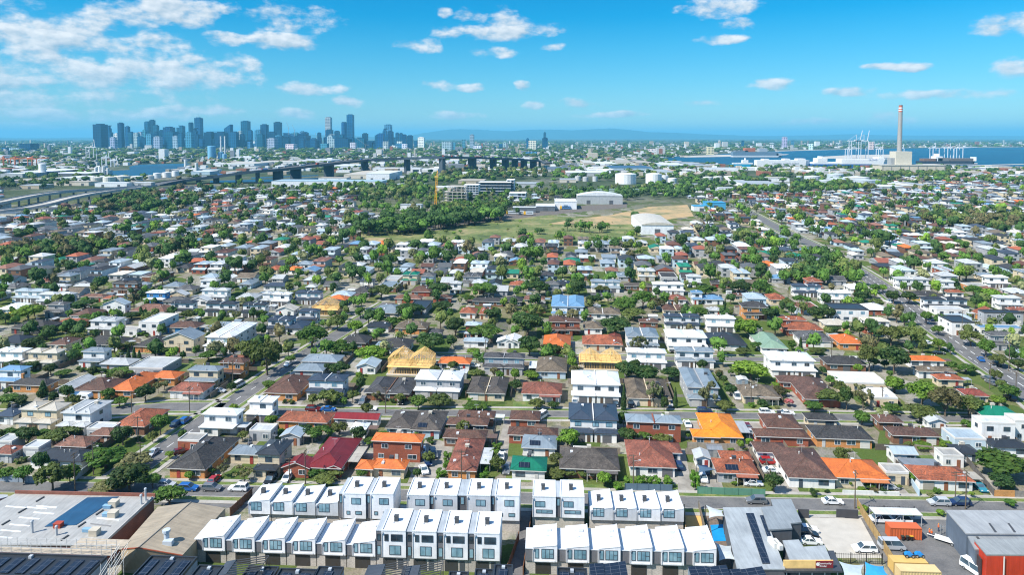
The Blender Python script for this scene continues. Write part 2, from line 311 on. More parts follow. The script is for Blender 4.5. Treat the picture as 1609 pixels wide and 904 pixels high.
def ground_mat():
    t=NT('suburb_ground'); p=t.pos(); sx=t.nd('ShaderNodeSeparateXYZ'); t.L.new(p,sx.inputs[0])
    mp=t.nd('ShaderNodeMapping'); t.L.new(p,mp.inputs[0]); mp.inputs['Rotation'].default_value=(0,0,R(5)); mp.inputs['Scale'].default_value=(1/9.,1/17.,1)
    vo=t.nd('ShaderNodeTexVoronoi',distance='CHEBYCHEV'); vo.inputs['Scale'].default_value=1.; vo.inputs['Randomness'].default_value=.8; t.L.new(mp.outputs[0],vo.inputs['Vector'])
    se=t.nd('ShaderNodeSeparateColor'); t.L.new(vo.outputs['Color'],se.inputs[0])
    n1=t.noise(p,.3,5,.65); n2=t.noise(p,2.2,3)
    yard=t.ramp(se.outputs[0],[(.0,(.06,.10,.022)),(.3,(.10,.13,.035)),(.42,(.17,.15,.08)),(.55,(.25,.23,.19)),(.72,(.20,.175,.13)),(.85,(.33,.31,.27)),(1,(.12,.115,.10))])
    yard=t.mix(t.mr(n1.outputs[0],.45,.65,0,.7),yard,(.075,.105,.028)); yard=t.mix(1.,yard,t.mr(n2.outputs[0],.3,.7,.75,1.25),'MULTIPLY')
    n3=t.noise(p,.006,5,.6); far=t.ramp(n3.outputs[0],[(.3,(.035,.06,.03)),(.5,(.07,.09,.05)),(.62,(.16,.16,.13)),(.8,(.26,.25,.22))])
    n4=t.noise(p,.05,4,.7); far=t.mix(t.mr(n4.outputs[0],.45,.6,0,.8),far,(.04,.06,.025))
    c=t.mix(t.mr(sx.outputs[1],700,1000,0,1),yard,far); t.base(c); t.rough(.95); t.b.inputs['Specular IOR Level'].default_value=.1
    return t.mat
HD=R(5.)
ROOFS={ # material, colour, words
 'tb':('tile',(.115,.052,.034),'brown tiled'),'tb2':('tile',(.125,.062,.045),'mottled brown tiled'),'tb3':('tile',(.22,.10,.065),'pinkish brown tiled'),
 'tr':('tile',(.34,.095,.04),'terracotta tiled'),'tr2':('tile',(.27,.085,.05),'red tiled'),'to':('ptile',(.62,.16,.03),'orange tiled'),'to2':('ptile',(.83,.25,.012),'bright orange painted'),
 'tm':('metal',(.20,.02,.022),'maroon metal'),'tm2':('tile',(.22,.045,.03),'dark red tiled'),'tg':('tile',(.10,.105,.11),'grey tiled'),'tk':('tile',(.038,.038,.04),'black tiled'),
 'tk2':('tile',(.06,.062,.07),'charcoal tiled'),'tn':('tile',(.16,.125,.085),'olive brown tiled'),'tn2':('tile',(.085,.072,.062),'dark brown tiled'),
 'mw':('metal',(.78,.80,.80),'white metal'),'ml':('metal',(.46,.48,.48),'light grey metal'),'mb':('metal',(.21,.26,.30),'blue grey metal'),'mb2':('metal',(.36,.44,.49),'pale blue grey metal'),
 'mblue':('metal',(.14,.27,.42),'light blue metal'),'md':('metal',(.032,.038,.046),'dark charcoal metal'),'mn':('metal',(.045,.062,.09),'navy slate metal'),'mg':('metal',(.01,.17,.10),'green metal'),
 'mgr':('metal',(.24,.36,.26),'pale green metal'),'mt':('metal',(.52,.48,.40),'cream metal'),'wf':('metal',(.70,.72,.73),'white flat'),'gf':('metal',(.34,.33,.30),'grey flat')}
WALLS={'w':('paint',(.74,.73,.70),'white'),'c':('paint',(.62,.52,.36),'cream'),'r':('brick',(.26,.075,.04),'red brick'),'b':('brick',(.17,.085,.05),'brown brick'),
 'o':('brick',(.48,.22,.075),'tan brick'),'g':('paint',(.36,.37,.38),'grey'),'d':('paint',(.07,.075,.08),'dark grey'),'B':('paint',(.03,.20,.45),'blue'),'l':('paint',(.45,.56,.62),'pale blue'),'y':('paint',(.62,.36,.06),'yellow')}
M['gutter']=plain('gutter_paint',(.62,.60,.56),.5,var=.08)
M['dgutter']=plain('dark_gutter_paint',(.06,.062,.065),.5,var=.08)
_wc={}
def window_mesh(w,h,pale=False,mull=1):
    k=(round(w,1),round(h,1),pale,mull)
    if k in _wc: return _wc[k]
    b=MB(); w,h=k[0],k[1]; fw=.09
    b.box(-w/2,w/2,-.03,.06,0,fw,0); b.box(-w/2,w/2,-.03,.06,h-fw,h,0)
    b.box(-w/2,-w/2+fw,-.03,.06,fw,h-fw,0); b.box(w/2-fw,w/2,-.03,.06,fw,h-fw,0)
    for i in range(mull):
        x=-w/2+w*(i+1)/(mull+1) if mull!=3 else 0
        b.box(x-.035,x+.035,-.025,.05,fw,h-fw,0)
    b.box(-w/2+fw,w/2-fw,.0,.03,fw,h-fw,1)
    if mull==2: b.box(w/2-fw-w*.3,w/2-fw,-.02,.04,h*.45,h*.5,0)
    _wc[k]=b.data('window_mesh',[M['frame'],M['lglass' if pale else 'glass']]); return _wc[k]
def add_win(par,x,y,z,w,h,side=0,pale=False,mull=1,fc=(.7,.7,.68),name='window'):
    # side 0 front (-y), 1 right (+x), -1 left (-x)
    rz={0:0,1:R(90),-1:R(-90)}[side]; d={0:(0,-.045),1:(.045,0),-1:(-.045,0)}[side]
    return link(name,window_mesh(w,h,pale,mull),par,(x+d[0],y+d[1],z),(0,0,rz),fc)
_dm={}
def door_mesh(w,h,ribs):
    k=(w,h,ribs)
    if k in _dm: return _dm[k]
    b=MB(); b.box(-w/2,w/2,-.02,.05,0,h)
    for i in range(ribs):
        z=h*(i+.5)/ribs; b.box(-w/2+.06,w/2-.06,-.045,-.02,z-h/ribs*.38,z+h/ribs*.38)
    _dm[k]=b.data('door_mesh',M['frame']); return _dm[k]
def add_door(par,x,y,w=.95,h=2.1,color=(.25,.12,.06),name='door',ribs=2,side=0):
    rz={0:0,1:R(90),-1:R(-90)}[side]; d={0:(0,-.055),1:(.055,0),-1:(-.055,0)}[side]
    return link(name,door_mesh(w,h,ribs),par,(x+d[0],y+d[1],.03),(0,0,rz),color)
def hip(r,x0,x1,y0,y1,z,tn,ov=.5,fm=1,ft=.2):
    x0-=ov;x1+=ov;y0-=ov;y1+=ov; w=x1-x0;d=y1-y0; h=min(w,d)/2*tn
    A=[(x0,y0,z),(x1,y0,z),(x1,y1,z),(x0,y1,z)]
    if w>=d: Rg=[(x0+d/2,(y0+y1)/2,z+h),(x1-d/2,(y0+y1)/2,z+h)]; fs=[(0,1,5,4),(2,3,4,5),(1,2,5),(3,0,4)]
    else: Rg=[((x0+x1)/2,y0+w/2,z+h),((x0+x1)/2,y1-w/2,z+h)]; fs=[(0,1,4),(1,2,5,4),(2,3,5),(3,0,4,5)]
    if abs(w-d)<.05: Rg=[((x0+x1)/2,(y0+y1)/2,z+h)]; fs=[(0,1,4),(1,2,4),(2,3,4),(3,0,4)]
    r.mesh(A+Rg,fs,0)
    # ridge and hip capping
    pts=A+Rg
    caps=[(0,4),(1,4 if w<d or len(Rg)==1 else 5),(2,5 if len(Rg)>1 else 4),(3,5 if (len(Rg)>1 and w<d) else 4)]
    if len(Rg)>1: caps.append((4,5))
    for a,b in caps:
        r.bar(pts[a],pts[b],.09,4,2)
    B=[(p[0],p[1],z-ft) for p in A]
    r.mesh(A+B,[(0,4,5,1),(1,5,6,2),(2,6,7,3),(3,7,4,0),(4,7,6,5)],fm)
    return z+h
def gable(r,wb,x0,x1,y0,y1,z,tn,along='y',ov=.45,fm=1,ft=.2):
    X0,X1,Y0,Y1=x0-ov,x1+ov,y0-ov,y1+ov
    if along=='y':
        h=(X1-X0)/2*tn; xm=(x0+x1)/2; pr=[(X0,z),(xm,z+h),(X1,z)]
        a=[(p[0],Y0,p[1]) for p in pr]+[(p[0],Y1,p[1]) for p in pr]
        lo=[(p[0],p[1],p[2]-ft) for p in a]
        r.mesh(a,[(0,1,4,3),(1,2,5,4)],0)
        r.mesh(a+lo,[(0,6,7,1),(1,7,8,2),(3,4,10,9),(4,5,11,10),(0,3,9,6),(2,8,11,5),(6,9,10,7),(7,10,11,8)],fm)
        r.bar(a[1],a[4],.09,4,2)
        if wb is not None:
            for yy,o in ((y0,1),(y1,-1)):
                t=[(x0,yy,z-.1),(x1,yy,z-.1),(xm,yy,z+(x1-x0)/2*tn-.12+ov*tn-.02)]
                wb.mesh(t,[(0,1,2) if o>0 else (2,1,0)],0)
    else:
        h=(Y1-Y0)/2*tn; ym=(y0+y1)/2; pr=[(Y0,z),(ym,z+h),(Y1,z)]
        a=[(X0,p[0],p[1]) for p in pr]+[(X1,p[0],p[1]) for p in pr]; lo=[(p[0],p[1],p[2]-ft) for p in a]
        r.mesh(a,[(1,0,3,4),(2,1,4,5)],0)
        r.mesh(a+lo,[(6,0,1,7),(7,1,2,8),(4,3,9,10),(5,4,10,11),(3,0,6,9),(8,2,5,11),(9,6,7,10),(10,7,8,11)],fm)
        r.bar(a[1],a[4],.09,4,2)
        if wb is not None:
            for xx,o in ((x0,1),(x1,-1)):
                t=[(xx,y0,z-.1),(xx,y1,z-.1),(xx,ym,z+(y1-y0)/2*tn-.12+ov*tn-.02)]
                wb.mesh(t,[(2,1,0) if o>0 else (0,1,2)],0)
    return z+h
def skillion(r,x0,x1,y0,y1,z,dz,ov=.2,fm=1,ft=.22,axis='x'):
    X0,X1,Y0,Y1=x0-ov,x1+ov,y0-ov,y1+ov
    zz=(z,z+dz,z+dz,z) if axis=='x' else (z,z,z+dz,z+dz)
    A=[(X0,Y0,zz[0]),(X1,Y0,zz[1]),(X1,Y1,zz[2]),(X0,Y1,zz[3])]; B=[(p[0],p[1],p[2]-ft) for p in A]
    r.mesh(A,[(0,1,2,3)],0); r.mesh(A+B,[(0,4,5,1),(1,5,6,2),(2,6,7,3),(3,7,4,0),(4,7,6,5)],fm)
def parapet_roof(r,x0,x1,y0,y1,z,t=.18,h=.3,fm=1):
    r.box(x0+t,x1-t,y0+t,y1-t,z-.12,z,0)
    for a in ((x0-.03,x1+.03,y0-.03,y0+t),(x0-.03,x1+.03,y1-t,y1+.03),(x0-.03,x0+t,y0+t,y1-t),(x1-t,x1+.03,y0+t,y1-t)): r.box(*a,z-.25,z+h,fm)
UP=5.7; LO=2.8
LABELQ=[]   # (object, base words, pixel) resolved later so that every label singles one thing out
def queue(o,base,pos,cat,group=None):
    o['category']=cat
    if group: o['group']=group
    LABELQ.append((o,base,P(*pos)))
KINDW={'h':'hip-roofed house','g':'gabled house','s':'long gabled house','H':'two-storey hip-roofed house','G':'two-storey gabled house','f':'low flat-roofed building','F':'two-storey boxy house','D':'two-storey twin house','d':'low twin house','k':'shed'}
RECS=[]
HOUSES=[]  # footprints (cx,cy,w,d)
SUNNY=0
def eave(k): return UP if k in 'HGFD' else (2.7 if k!='f' else 3.0)
def toprow(c,w,D,kind,tn,fl):
    he=eave(kind); pts=[]
    u=Vector((math.sin(HD),math.cos(HD),0)); y0=fl
    if kind in 'hH':
        d=D-y0
        h=min(w,d)/2*tn
        pts=[(y0+d/2 if w>=d else D-w/2,he+h),(D,he)]
    elif kind in 'Dd':
        h=min(w/2,D-y0)/2*tn; pts=[(D-w/4 if w/2<D-y0 else y0+(D-y0)/2,he+h),(D,he)]
    elif kind in 'gG': pts=[(D,he+w/2*tn)]
    elif kind=='s': pts=[(D/2,he+D/2*tn),(D,he)]
    else: pts=[(D,he+.2)]
    return min(P(*(c+u*a+Vector((0,0,z)))[:])[1] for a,z in pts)
def house(vols,roof,wall,label=None,sol=0,chim=0,opts='',pitch=None,base=None,fc=None,cat='house',group=None,near=True):
    rm,rc,rw=ROOFS[roof]; wm,wc,ww=WALLS[wall]
    tn=pitch or (.44 if rm!='metal' else .38)
    f_=rnd.uniform(.88,1.08); rc=tuple(v*f_ for v in rc)
    rot=Matrix.Rotation(-HD,3,'Z'); inv=rot.transposed()
    roofb=MB(); wallb=MB(); root=None; wins=[]; doors=[]; extras=[]
    for vi,(x0,x1,yt,yb,kind) in enumerate(vols):
        if isinstance(x0,tuple): pass
        c=G((x0+x1)/2,yb); sc=scale_at(c); w=(x1-x0)/sc
        fl=2.4 if (kind in 'HD' and 'n' not in opts) else 0.
        wi=w-.9 if kind not in 'fFk' else w
        lo,hi=(fl+4.5,40.)
        for _ in range(24):
            mid=(lo+hi)/2
            if toprow(c,w,mid,kind,tn,fl)>yt: lo=mid
            else: hi=mid
        D=max(lo,fl+5.) if kind not in 'f' else max(lo,3.)
        if vi==0:
            root=empty('house' if cat=='house' else cat.replace(' ','_'),c,-HD); c0=c; w0,D0,k0=w,D,kind
        q=inv@(c-c0); ox,oy=q.x,q.y; dz=vi*.017
        xa,xb=ox-wi/2,ox+wi/2; ya,yb_=oy+(.45 if kind not in 'fFk' else 0),oy+D-(.45 if kind not in 'fFk' else 0)
        he=eave(kind)+dz; fm=1
        HOUSES.append((c+rot@Vector((0,D/2,0)),w/2+.6,D/2+.6))
        if kind in 'hH':
            yu=ya+fl; wallb.box(xa,xb,yu,yb_,0,he-.05,0); hip(roofb,xa,xb,yu,yb_,he,tn,.5)
        elif kind in 'Dd':
            yu=ya+fl; xm=(xa+xb)/2; wallb.box(xa,xb,yu,yb_,0,he-.05,0)
            hip(roofb,xa,xm-.5,yu,yb_,he,tn,.5); hip(roofb,xm+.5,xb,yu,yb_,he+.006,tn,.5)
            wallb.box(xm-.12,xm+.12,yu-.55,yb_+.4,he-.3,he+.45,0)
        elif kind in 'gG': wallb.box(xa,xb,ya,yb_,0,he-.05,0); gable(roofb,wallb,xa,xb,ya,yb_,he,tn,'y')
        elif kind=='s': wallb.box(xa,xb,ya,yb_,0,he-.05,0); gable(roofb,wallb,xa,xb,ya,yb_,he,tn,'x')
        elif kind=='k': wallb.box(xa,xb,ya,yb_,0,he-.1,0); skillion(roofb,xa,xb,ya,yb_,he,.8)
        else: wallb.box(xa,xb,ya,yb_,0,he-.25,0); parapet_roof(roofb,xa,xb,ya,yb_,he)
        if fl:   # lower front storey with its own little roof
            zl=LO+dz
            if kind=='D':
                xm=(xa+xb)/2
                wallb.box(xa+.2,xm-.25,ya,ya+fl-.002,0,zl-.05,0); wallb.box(xm+.25,xb-.2,ya,ya+fl-.002,0,zl-.05,0)
                hip(roofb,xa-.1,xm-.45,ya,ya+fl+.6,zl,tn*.8,.35); hip(roofb,xm+.45,xb+.1,ya,ya+fl+.6,zl+.004,tn*.8,.35)
            else:
                wallb.box(xa,xa+wi*.55,ya,ya+fl-.002,0,zl-.05,0); hip(roofb,xa,xb,ya,ya+fl+.6,zl,tn*.7,.35)
        if not near: continue
        # openings
        pale=kind in 'FD' and rnd.random()<.4; fcol=fc or ((.72,.72,.70) if ww not in('white','cream') else ((.08,.09,.1) if rnd.random()<.4 else (.5,.5,.48)))
        if kind=='k' or (kind=='f' and w<5):
            doors.append((ox,ya,min(2.6,w*.6),2.1,(.6,.6,.57),'garage_door',6,0)); continue
        n=max(1,int(wi/4.2)); two=kind in 'HGFD'
        for i in range(n*(1 if kind!='D' else 1)):
            x=xa+wi*(i+.5)/n
            if kind=='D' and n%2: x+= .6 if i==n//2 else 0
            if two: wins.append((x,ya+fl,3.55,1.8,1.3,0,pale,1))
        if kind=='D':
            for xx,sg in (((xa+(xa+xb)/2)/2,-1),((xb+(xa+xb)/2)/2,1)):
                doors.append((xx-sg*.2+sg*.6,ya,2.5,2.2,(.45,.44,.42) if ww!='white' else (.12,.12,.125),'garage_door',5,0)); doors.append((xx-sg*1.9,ya,.95,2.15,(.1,.07,.05),'door',2,0))
        else:
            m=max(2,int(wi/3.6)); dk=rnd.randrange(m); gk=(dk+m-1)%m if (m>2 and rnd.random()<.45) else -1
            for i in range(m):
                x=xa+wi*(i+.5)/m
                if fl and kind=='H' and x>xa+wi*.55: yy=ya+fl
                else: yy=ya
                if i==dk: doors.append((x,yy,.95,2.1,rnd.choice([(.25,.1,.05),(.5,.5,.48),(.06,.08,.1),(.3,.05,.04)]),'door',2,0))
                elif i==gk: doors.append((x,yy,min(2.6,wi/m*.85),2.2,rnd.choice([(.62,.6,.55),(.35,.32,.27),(.13,.13,.14)]),'garage_door',5,0))
                else: wins.append((x,yy,.85,rnd.choice([1.6,2.0,2.4]) if wi/m>2.6 else 1.2,1.3,0,False,1))
        side=1 if x0<760 else -1; xs=xb if side==1 else xa
        ns=max(1,int((D-fl)/5.5))
        for i in range(ns):
            yy=ya+fl+(yb_-ya-fl)*(i+.5)/ns
            wins.append((xs,yy,.95,1.3,1.1,side,False,1))
            if two: wins.append((xs,yy,3.6,1.3,1.1,side,False,1))
        if kind=='h' and 'p' in opts and vi==0:   # verandah
            extras.append(('v',xa,xb,ya))
    def roof_z(x,y):
        fl_=2.4 if (k0 in 'HD' and 'n' not in opts) else 0.
        return eave(k0)+max(0,min(x+w0/2,w0/2-x,y-fl_,D0-y))*tn
    RECS.append((root,c0,w0,D0,k0,near))
    base=base or f"{rw} {KINDW[k0]} with {ww} walls"
    wo=wallb.build('wall',[M[wm]],root,color=wc)
    gm='gutter' if rm in('tile','ptile') else ('dgutter' if roof in('md','mn') else 'gutter')
    capm={'tile':'tile','ptile':'ptile','metal':'metal'}[rm]
    ro=roofb.build('roof',[M[rm],M[gm],M[capm]],root,color=rc)
    for (x,y,z,w,h,s,pl,mu) in wins: add_win(root,x,y,z,w,h,s,pl,mu,fcol)
    for (x,y,w,h,c,nm,rb,s) in doors: add_door(root,x,y,round(w,1),h,c,nm,rb,s)
    for e in extras:
        b=MB(); xa,xb,ya=e[1:]; skillion(b,xa+(xb-xa)*.45,xb-.2,ya-1.6,ya-.1,2.35,.25,.1,0,.12,'y')
        for i in range(4):
            x=xa+(xb-xa)*.45+.1+(xb-xa-.8)*.53*i/3; b.box(x-.06,x+.06,ya-1.5,ya-1.38,0,2.3,1)
        b.build('verandah',[M['metal'],M['gutter']],root,color=tuple(min(.5,v*1.0+.03) for v in rc))
    fl0=2.4 if (k0 in 'HD' and 'n' not in opts) else 0.
    def slopeslab(nm,x,yoff,ww,hh,mat,th=.1,col=None):   # a slab lying on the front slope of the main roof, up the slope by yoff
        a=math.atan(tn); b=MB(); b.box(-ww/2,ww/2,0,hh,.04,.04+th,0)
        y=fl0-.05+yoff*math.cos(a); z=eave(k0)+yoff*math.sin(a)
        return b.build(nm,mat,ro,(x,y,z+.02),(a,0,0),color=col)
    if sol and k0 in 'hHdD':
        slopeslab('solar_panel',-w0*.12 if sol!=2 else w0*.2,.9,min(w0*.3,4.),1.65,M['solar'])
        if min(w0,D0)*.5>4.4: slopeslab('solar_panel',-w0*.04,2.8,min(w0*.24,3.),1.65,M['solar'])
    if chim:
        b=MB(); x=w0*(-.3 if chim==1 else .28); b.box(x-.35,x+.35,D0*.5-.3,D0*.5+.3,eave(k0)-.5,eave(k0)+2.6); b.box(x-.43,x+.43,D0*.5-.38,D0*.5+.38,eave(k0)+2.6,eave(k0)+2.8); b.build('chimney',M['brick'],ro,color=WALLS['o' if wall in 'ow' else 'r'][1])
    if k0 in 'hHDd' and rnd.random()<.5 and near:
        z=eave(k0)+min(w0 if k0 in 'hH' else w0/2,D0-fl0)/2*tn; 
        b=MB(); yc=(fl0+D0)/2; xx=0 if k0 in 'hH' else w0/4
        b.box(xx-.5,xx+.5,yc+.4,yc+1.3,z-.55,z+.45); b.box(xx-.56,xx+.56,yc+.34,yc+1.36,z+.45,z+.52); b.build('rooftop_cooler',M['steel'],ro,color=(.06,.06,.065) if rnd.random()<.6 else (.5,.46,.38))
    if near and k0 in 'hHdD':
        for i in range(rnd.choice((1,2,2,3))):
            x,y=rnd.uniform(-w0*.36,w0*.36),rnd.uniform(D0*.2,D0*.75)
            if k0 in 'dD' and abs(x)<w0*.12: continue
            z=roof_z(x,y) if k0 in 'hH' else eave(k0)+max(0,min(abs(x)-0.,w0/2-abs(x),y-fl0,D0-y))*tn
            b=MB()
            if rnd.random()<.65: b.cyl(0,0,-.5,.55,.11,.11,6); b.cyl(0,0,.55,.68,.18,.1,6); b.build('vent_pipe',M['steel'],ro,(x,y,z),color=(.55,.55,.52))
            else: b.box(-.35,.35,-.45,.45,-.3,.22); b.build('skylight',M['paint'],ro,(x,y,z),color=(.6,.63,.65))
        if rnd.random()<.4 and k0 in 'hH':
            b=MB(); x,y=0,(fl0+D0)/2; z=roof_z(x,y)-.2; b.bar((0,0,0),(0,0,2.2),.03,4); b.bar((-.7,0,2.),(.7,0,2.),.02,4)
            for q in (-.6,-.3,0,.3,.6): b.bar((q,-.3,2.),(q,.3,2.),.015,4)
            b.build('aerial',M['steel'],ro,(x,y,z),color=(.5,.5,.5))
    if label: tag(root,label,cat,group)
    else: queue(root,base,(c0.x,c0.y,3),cat,group)
    return root
def tile(ox,oy,s):
    def f(*vols): return [(ox+a/s,ox+b/s,oy+c/s,oy+d/s,k) for (a,b,c,d,k) in vols]
    return f
GM=ground_mat()
def sheet(name,polys,z,mat,px=True,label=None):
    b=MB()
    for poly in polys:
        b.face([(G(*p).x,G(*p).y,z) if px else (p[0],p[1],z) for p in poly],0)
    me=b.data(name,mat)
    o=link(name,me)
    for p in me.polygons:
        if p.normal.z<0: p.flip()
    o['kind']='structure'; return o
b=MB()
b.face([(-60000,-400,0),(60000,-400,0),(60000,60000,0),(-60000,60000,0)]); g=b.build('ground',GM); g['kind']='structure'
# ---------------------------------------------------------------- streets: centre line, width
def ribbon(name,pts,wid,z,mat,h=0,off=0.):
    P2=[Vector(p[:2]) for p in pts]; b=MB(); L=[];Rr=[]
    for i,p in enumerate(P2):
        d=(P2[min(i+1,len(P2)-1)]-P2[max(i-1,0)]).normalized(); n=Vector((d.y,-d.x))
        L.append(p+n*(off-wid/2)); Rr.append(p+n*(off+wid/2))
    for i in range(len(P2)-1):
        q=[L[i],Rr[i],Rr[i+1],L[i+1]]
        b.face([(v.x,v.y,z) for v in q])
        if h:
            for a,c in ((L[i],L[i+1]),(Rr[i+1],Rr[i])): b.face([(a.x,a.y,0),(c.x,c.y,0),(c.x,c.y,z),(a.x,a.y,z)])
    me=b.data(name,mat)
    for p in me.polygons:
        if p.normal.z<-.5: p.flip()
    o=link(name,me); o['kind']='structure'; return o
def gp(*pts): return [(G(*p).x,G(*p).y) for p in pts]
ROADS=[]
def street(pts,w=7.6,verge=True,name='street'):
    ROADS.append((pts,w/2+ (3. if verge else .5)))
    if verge:
        for s in (1,-1):
            ribbon('nature_strip',pts,1.5,.10,M['grass'],1,s*(w/2+.28+.75)); ribbon('kerb',pts,.28,.13,M['concrete'],1,s*(w/2+.14)); ribbon('footpath',pts,1.3,.11,M['concrete'],1,s*(w/2+.28+1.5+.65))
    ribbon(name,pts,w,.03,M['asphalt'])
sA=gp((-160,764),(60,766.5),(350,772.5),(780,783),(1100,791),(1360,795),(1760,803)); street(sA,5.)
sB=gp((395,646.5),(480,648),(890,651.5),(1220,655),(1560,660)); street(sB,4.6)
sC=gp((640,560.5),(900,562.5),(1360,567)); street(sC,4.6)
sL=gp((196,752),(262,704),(345,646),(420,596),(482,556),(560,508),(612,476)); street(sL,6.8)
sM=gp((1700,680),(1609,608),(1545,566),(1480,522),(1432,487),(1394,456),(1345,424),(1290,392),(1225,360),(1170,330),(1140,312)); street(sM,11.5,name='main_road')
sI=gp((-150,660),(140,650),(260,640),(350,640)); street(sI,6.4)
sN=gp((180,563),(330,556),(470,548)); street(sN,6.)
sP=gp((1330,432),(1450,520),(1476,520))
# lane markings on the main road
mb=MB()
def dash(pts,off,ln,gap,wd,z=.036):
    P2=[Vector(p) for p in pts]
    for a,c in zip(P2[:-1],P2[1:]):
        d=(c-a); L=d.length; d.normalize(); n=Vector((d.y,-d.x)); t=0
        while t<L-ln:
            q0=a+d*t+n*off; q1=a+d*(t+ln)+n*off
            mb.face([(v.x,v.y,z) for v in (q0-n*wd/2,q0+n*wd/2,q1+n*wd/2,q1-n*wd/2)]); t+=ln+gap
dash(sM[:8],0.,4,3,.28); dash(sM[:8],3.9,3,5,.2); dash(sM[:8],-3.9,3,5,.2); dash(sL[:5],0.,3,6,.16)
# give-way bars at the mouth of the side street
for k in range(7):
    p=G(222+k*5.4,709.5+k*.25); mb.face([(p.x-.35,p.y-.25,.037),(p.x+.35,p.y-.25,.037),(p.x+.35,p.y+.25,.037),(p.x-.35,p.y+.25,.037)])
me=mb.data('lane_markings',M['line'])
for p in me.polygons:
    if p.normal.z<0: p.flip()
lo=link('lane_markings',me); lo['kind']='structure'
# ---------------------------------------------------------------- drives, yards, fields (outlines on the ground)
sheet('driveway',[[(655,757),(672,757),(690,692),(678,692)],[(672,757),(700,757),(712,700),(690,692)],[(1066,782),(1090,782),(1076,706),(1064,706)],[(1112,778),(1140,778),(1128,742),(1106,742)],[(1218,786),(1262,786),(1226,710),(1210,712)],[(1412,782),(1434,782),(1410,758),(1396,758)],[(1560,784),(1585,784),(1560,745),(1540,745)],
 [(1077,690),(1110,690),(1102,655),(1080,655)],[(1172,700),(1210,700),(1196,655),(1172,655)],[(1245,645),(1268,645),(1258,616),(1234,616)],[(1480,735),(1492,735),(1440,668),(1425,668)],[(775,735),(795,735),(806,655),(794,655)],[(540,640),(560,640),(584,606),(572,606)],[(405,640),(470,640),(480,625),(410,625)],[(640,760),(655,757),(678,692),(668,692)],
 [(820,716),(835,716),(842,682),(830,682)],[(1115,640),(1132,640),(1132,622),(1120,622)],[(1288,690),(1306,690),(1330,660),(1310,660)],[(1340,700),(1362,690),(1345,664),(1325,664)],[(50,632),(110,632),(125,622),(60,622)]],.02,M['drive'])
sheet('lawn',[[(806,648),(845,648),(845,630),(806,632)],[(250,588),(298,580),(305,568),(265,568)],[(1170,648),(1225,648),(1225,635),(1168,635)],[(850,782),(1065,788),(1065,762),(850,762)],[(1420,740),(1480,740),(1470,716),(1425,716)],[(1445,778),(1545,781),(1545,772),(1445,770)],[(1270,778),(1400,780),(1400,770),(1270,768)],[(262,660),(318,650),(318,636),(265,640)],[(255,756),(330,760),(330,750),(260,748)],[(1330,565),(1400,565),(1400,555),(1330,555)],[(1128,776),(1208,778),(1208,772),(1128,770)],[(1380,660),(1500,662),(1490,640),(1385,640)],[(795,758),(835,758),(835,742),(795,742)]],.018,M['grass'])
sheet('car_park',[[(1253,798),(1345,800),(1398,878),(1310,878)]],.02,M['pale_concrete'])
sheet('yard',[[(1345,802),(1500,806),(1560,912),(1405,912)],[(200,792),(390,800),(395,770),(260,772)],[(800,905),(832,905),(836,780),(822,780)]],.022,M['asphalt'])
sheet('sand_pit',[[(1076,830),(1104,830),(1100,806),(1076,806)]],.022,plain('play_sand',(.62,.36,.12),.9,var=.12,scale=1.5))
sheet('play_surface',[[(1113,905),(1165,905),(1137,800),(1108,800)]],.02,plain('rubber_softfall',(.16,.12,.09),.9,var=.4,scale=1.5))
sheet('field',[[(560,366),(690,362),(770,345),(860,338),(1000,350),(1010,382),(940,384),(830,384),(700,382),(560,382)]],.03,M['field'])
sheet('dirt_ground',[[(860,352),(900,345),(960,338),(1020,325),(1080,322),(1090,340),(1050,345),(1020,352),(930,354)],[(556,380),(612,380),(612,374),(560,374)],[(52,338),(82,338),(84,330),(60,331)]],.06,M['dirt'])
sheet('rail_yard',[[(640,362),(760,350),(860,338),(985,326),(985,320),(860,326),(760,338),(640,352)]],.05,plain('ballast',(.13,.115,.10),.95,var=.3,scale=.5))
sheet('oval',[[(165,330),(230,330),(240,314),(190,312)]],.05,M['field'])
# ---------------------------------------------------------------- water
sheet('dock_water',[[(170,277),(232,276),(262,270),(285,263),(300,257),(268,257.5),(215,258.5),(203,262),(204,267),(165,269)]],.2,M['water'])
sheet('river',[[(330,287),(440,285.5),(520,281),(525,278.5),(440,281.5),(330,284)],[(395,281),(500,276.5),(500,275),(395,279)]],.2,M['water'])
sheet('bay',[[(1096,244.6),(1160,240.3),(1240,236.5),(1300,235.4),(1420,233),(1700,230.6),(1900,240),(1800,264),(1600,264),(1540,263),(1485,263.5),(1380,260),(1180,262.5),(1120,256),(1040,252),(1040,247)]],.2,M['water'])
sheet('pier',[[(1075,247.5),(1150,246.3),(1235,243.6),(1240,242.4),(1150,243),(1075,245)],[(1285,249.5),(1390,248.8),(1420,246),(1425,242.6),(1340,243.5),(1285,246.6)],[(1440,258.5),(1536,258),(1536,256.4),(1440,257)],[(1500,262),(1609,258.6),(1609,257.6),(1500,260.6)]],.6,M['pale_concrete'])
sheet('beach',[[(1218,238),(1290,235.9),(1330,234.9),(1330,234.5),(1290,235.2),(1218,236.8)],[(1500,231.9),(1600,230.9),(1600,230.5),(1500,231.4)]],.7,M['pale_concrete'])
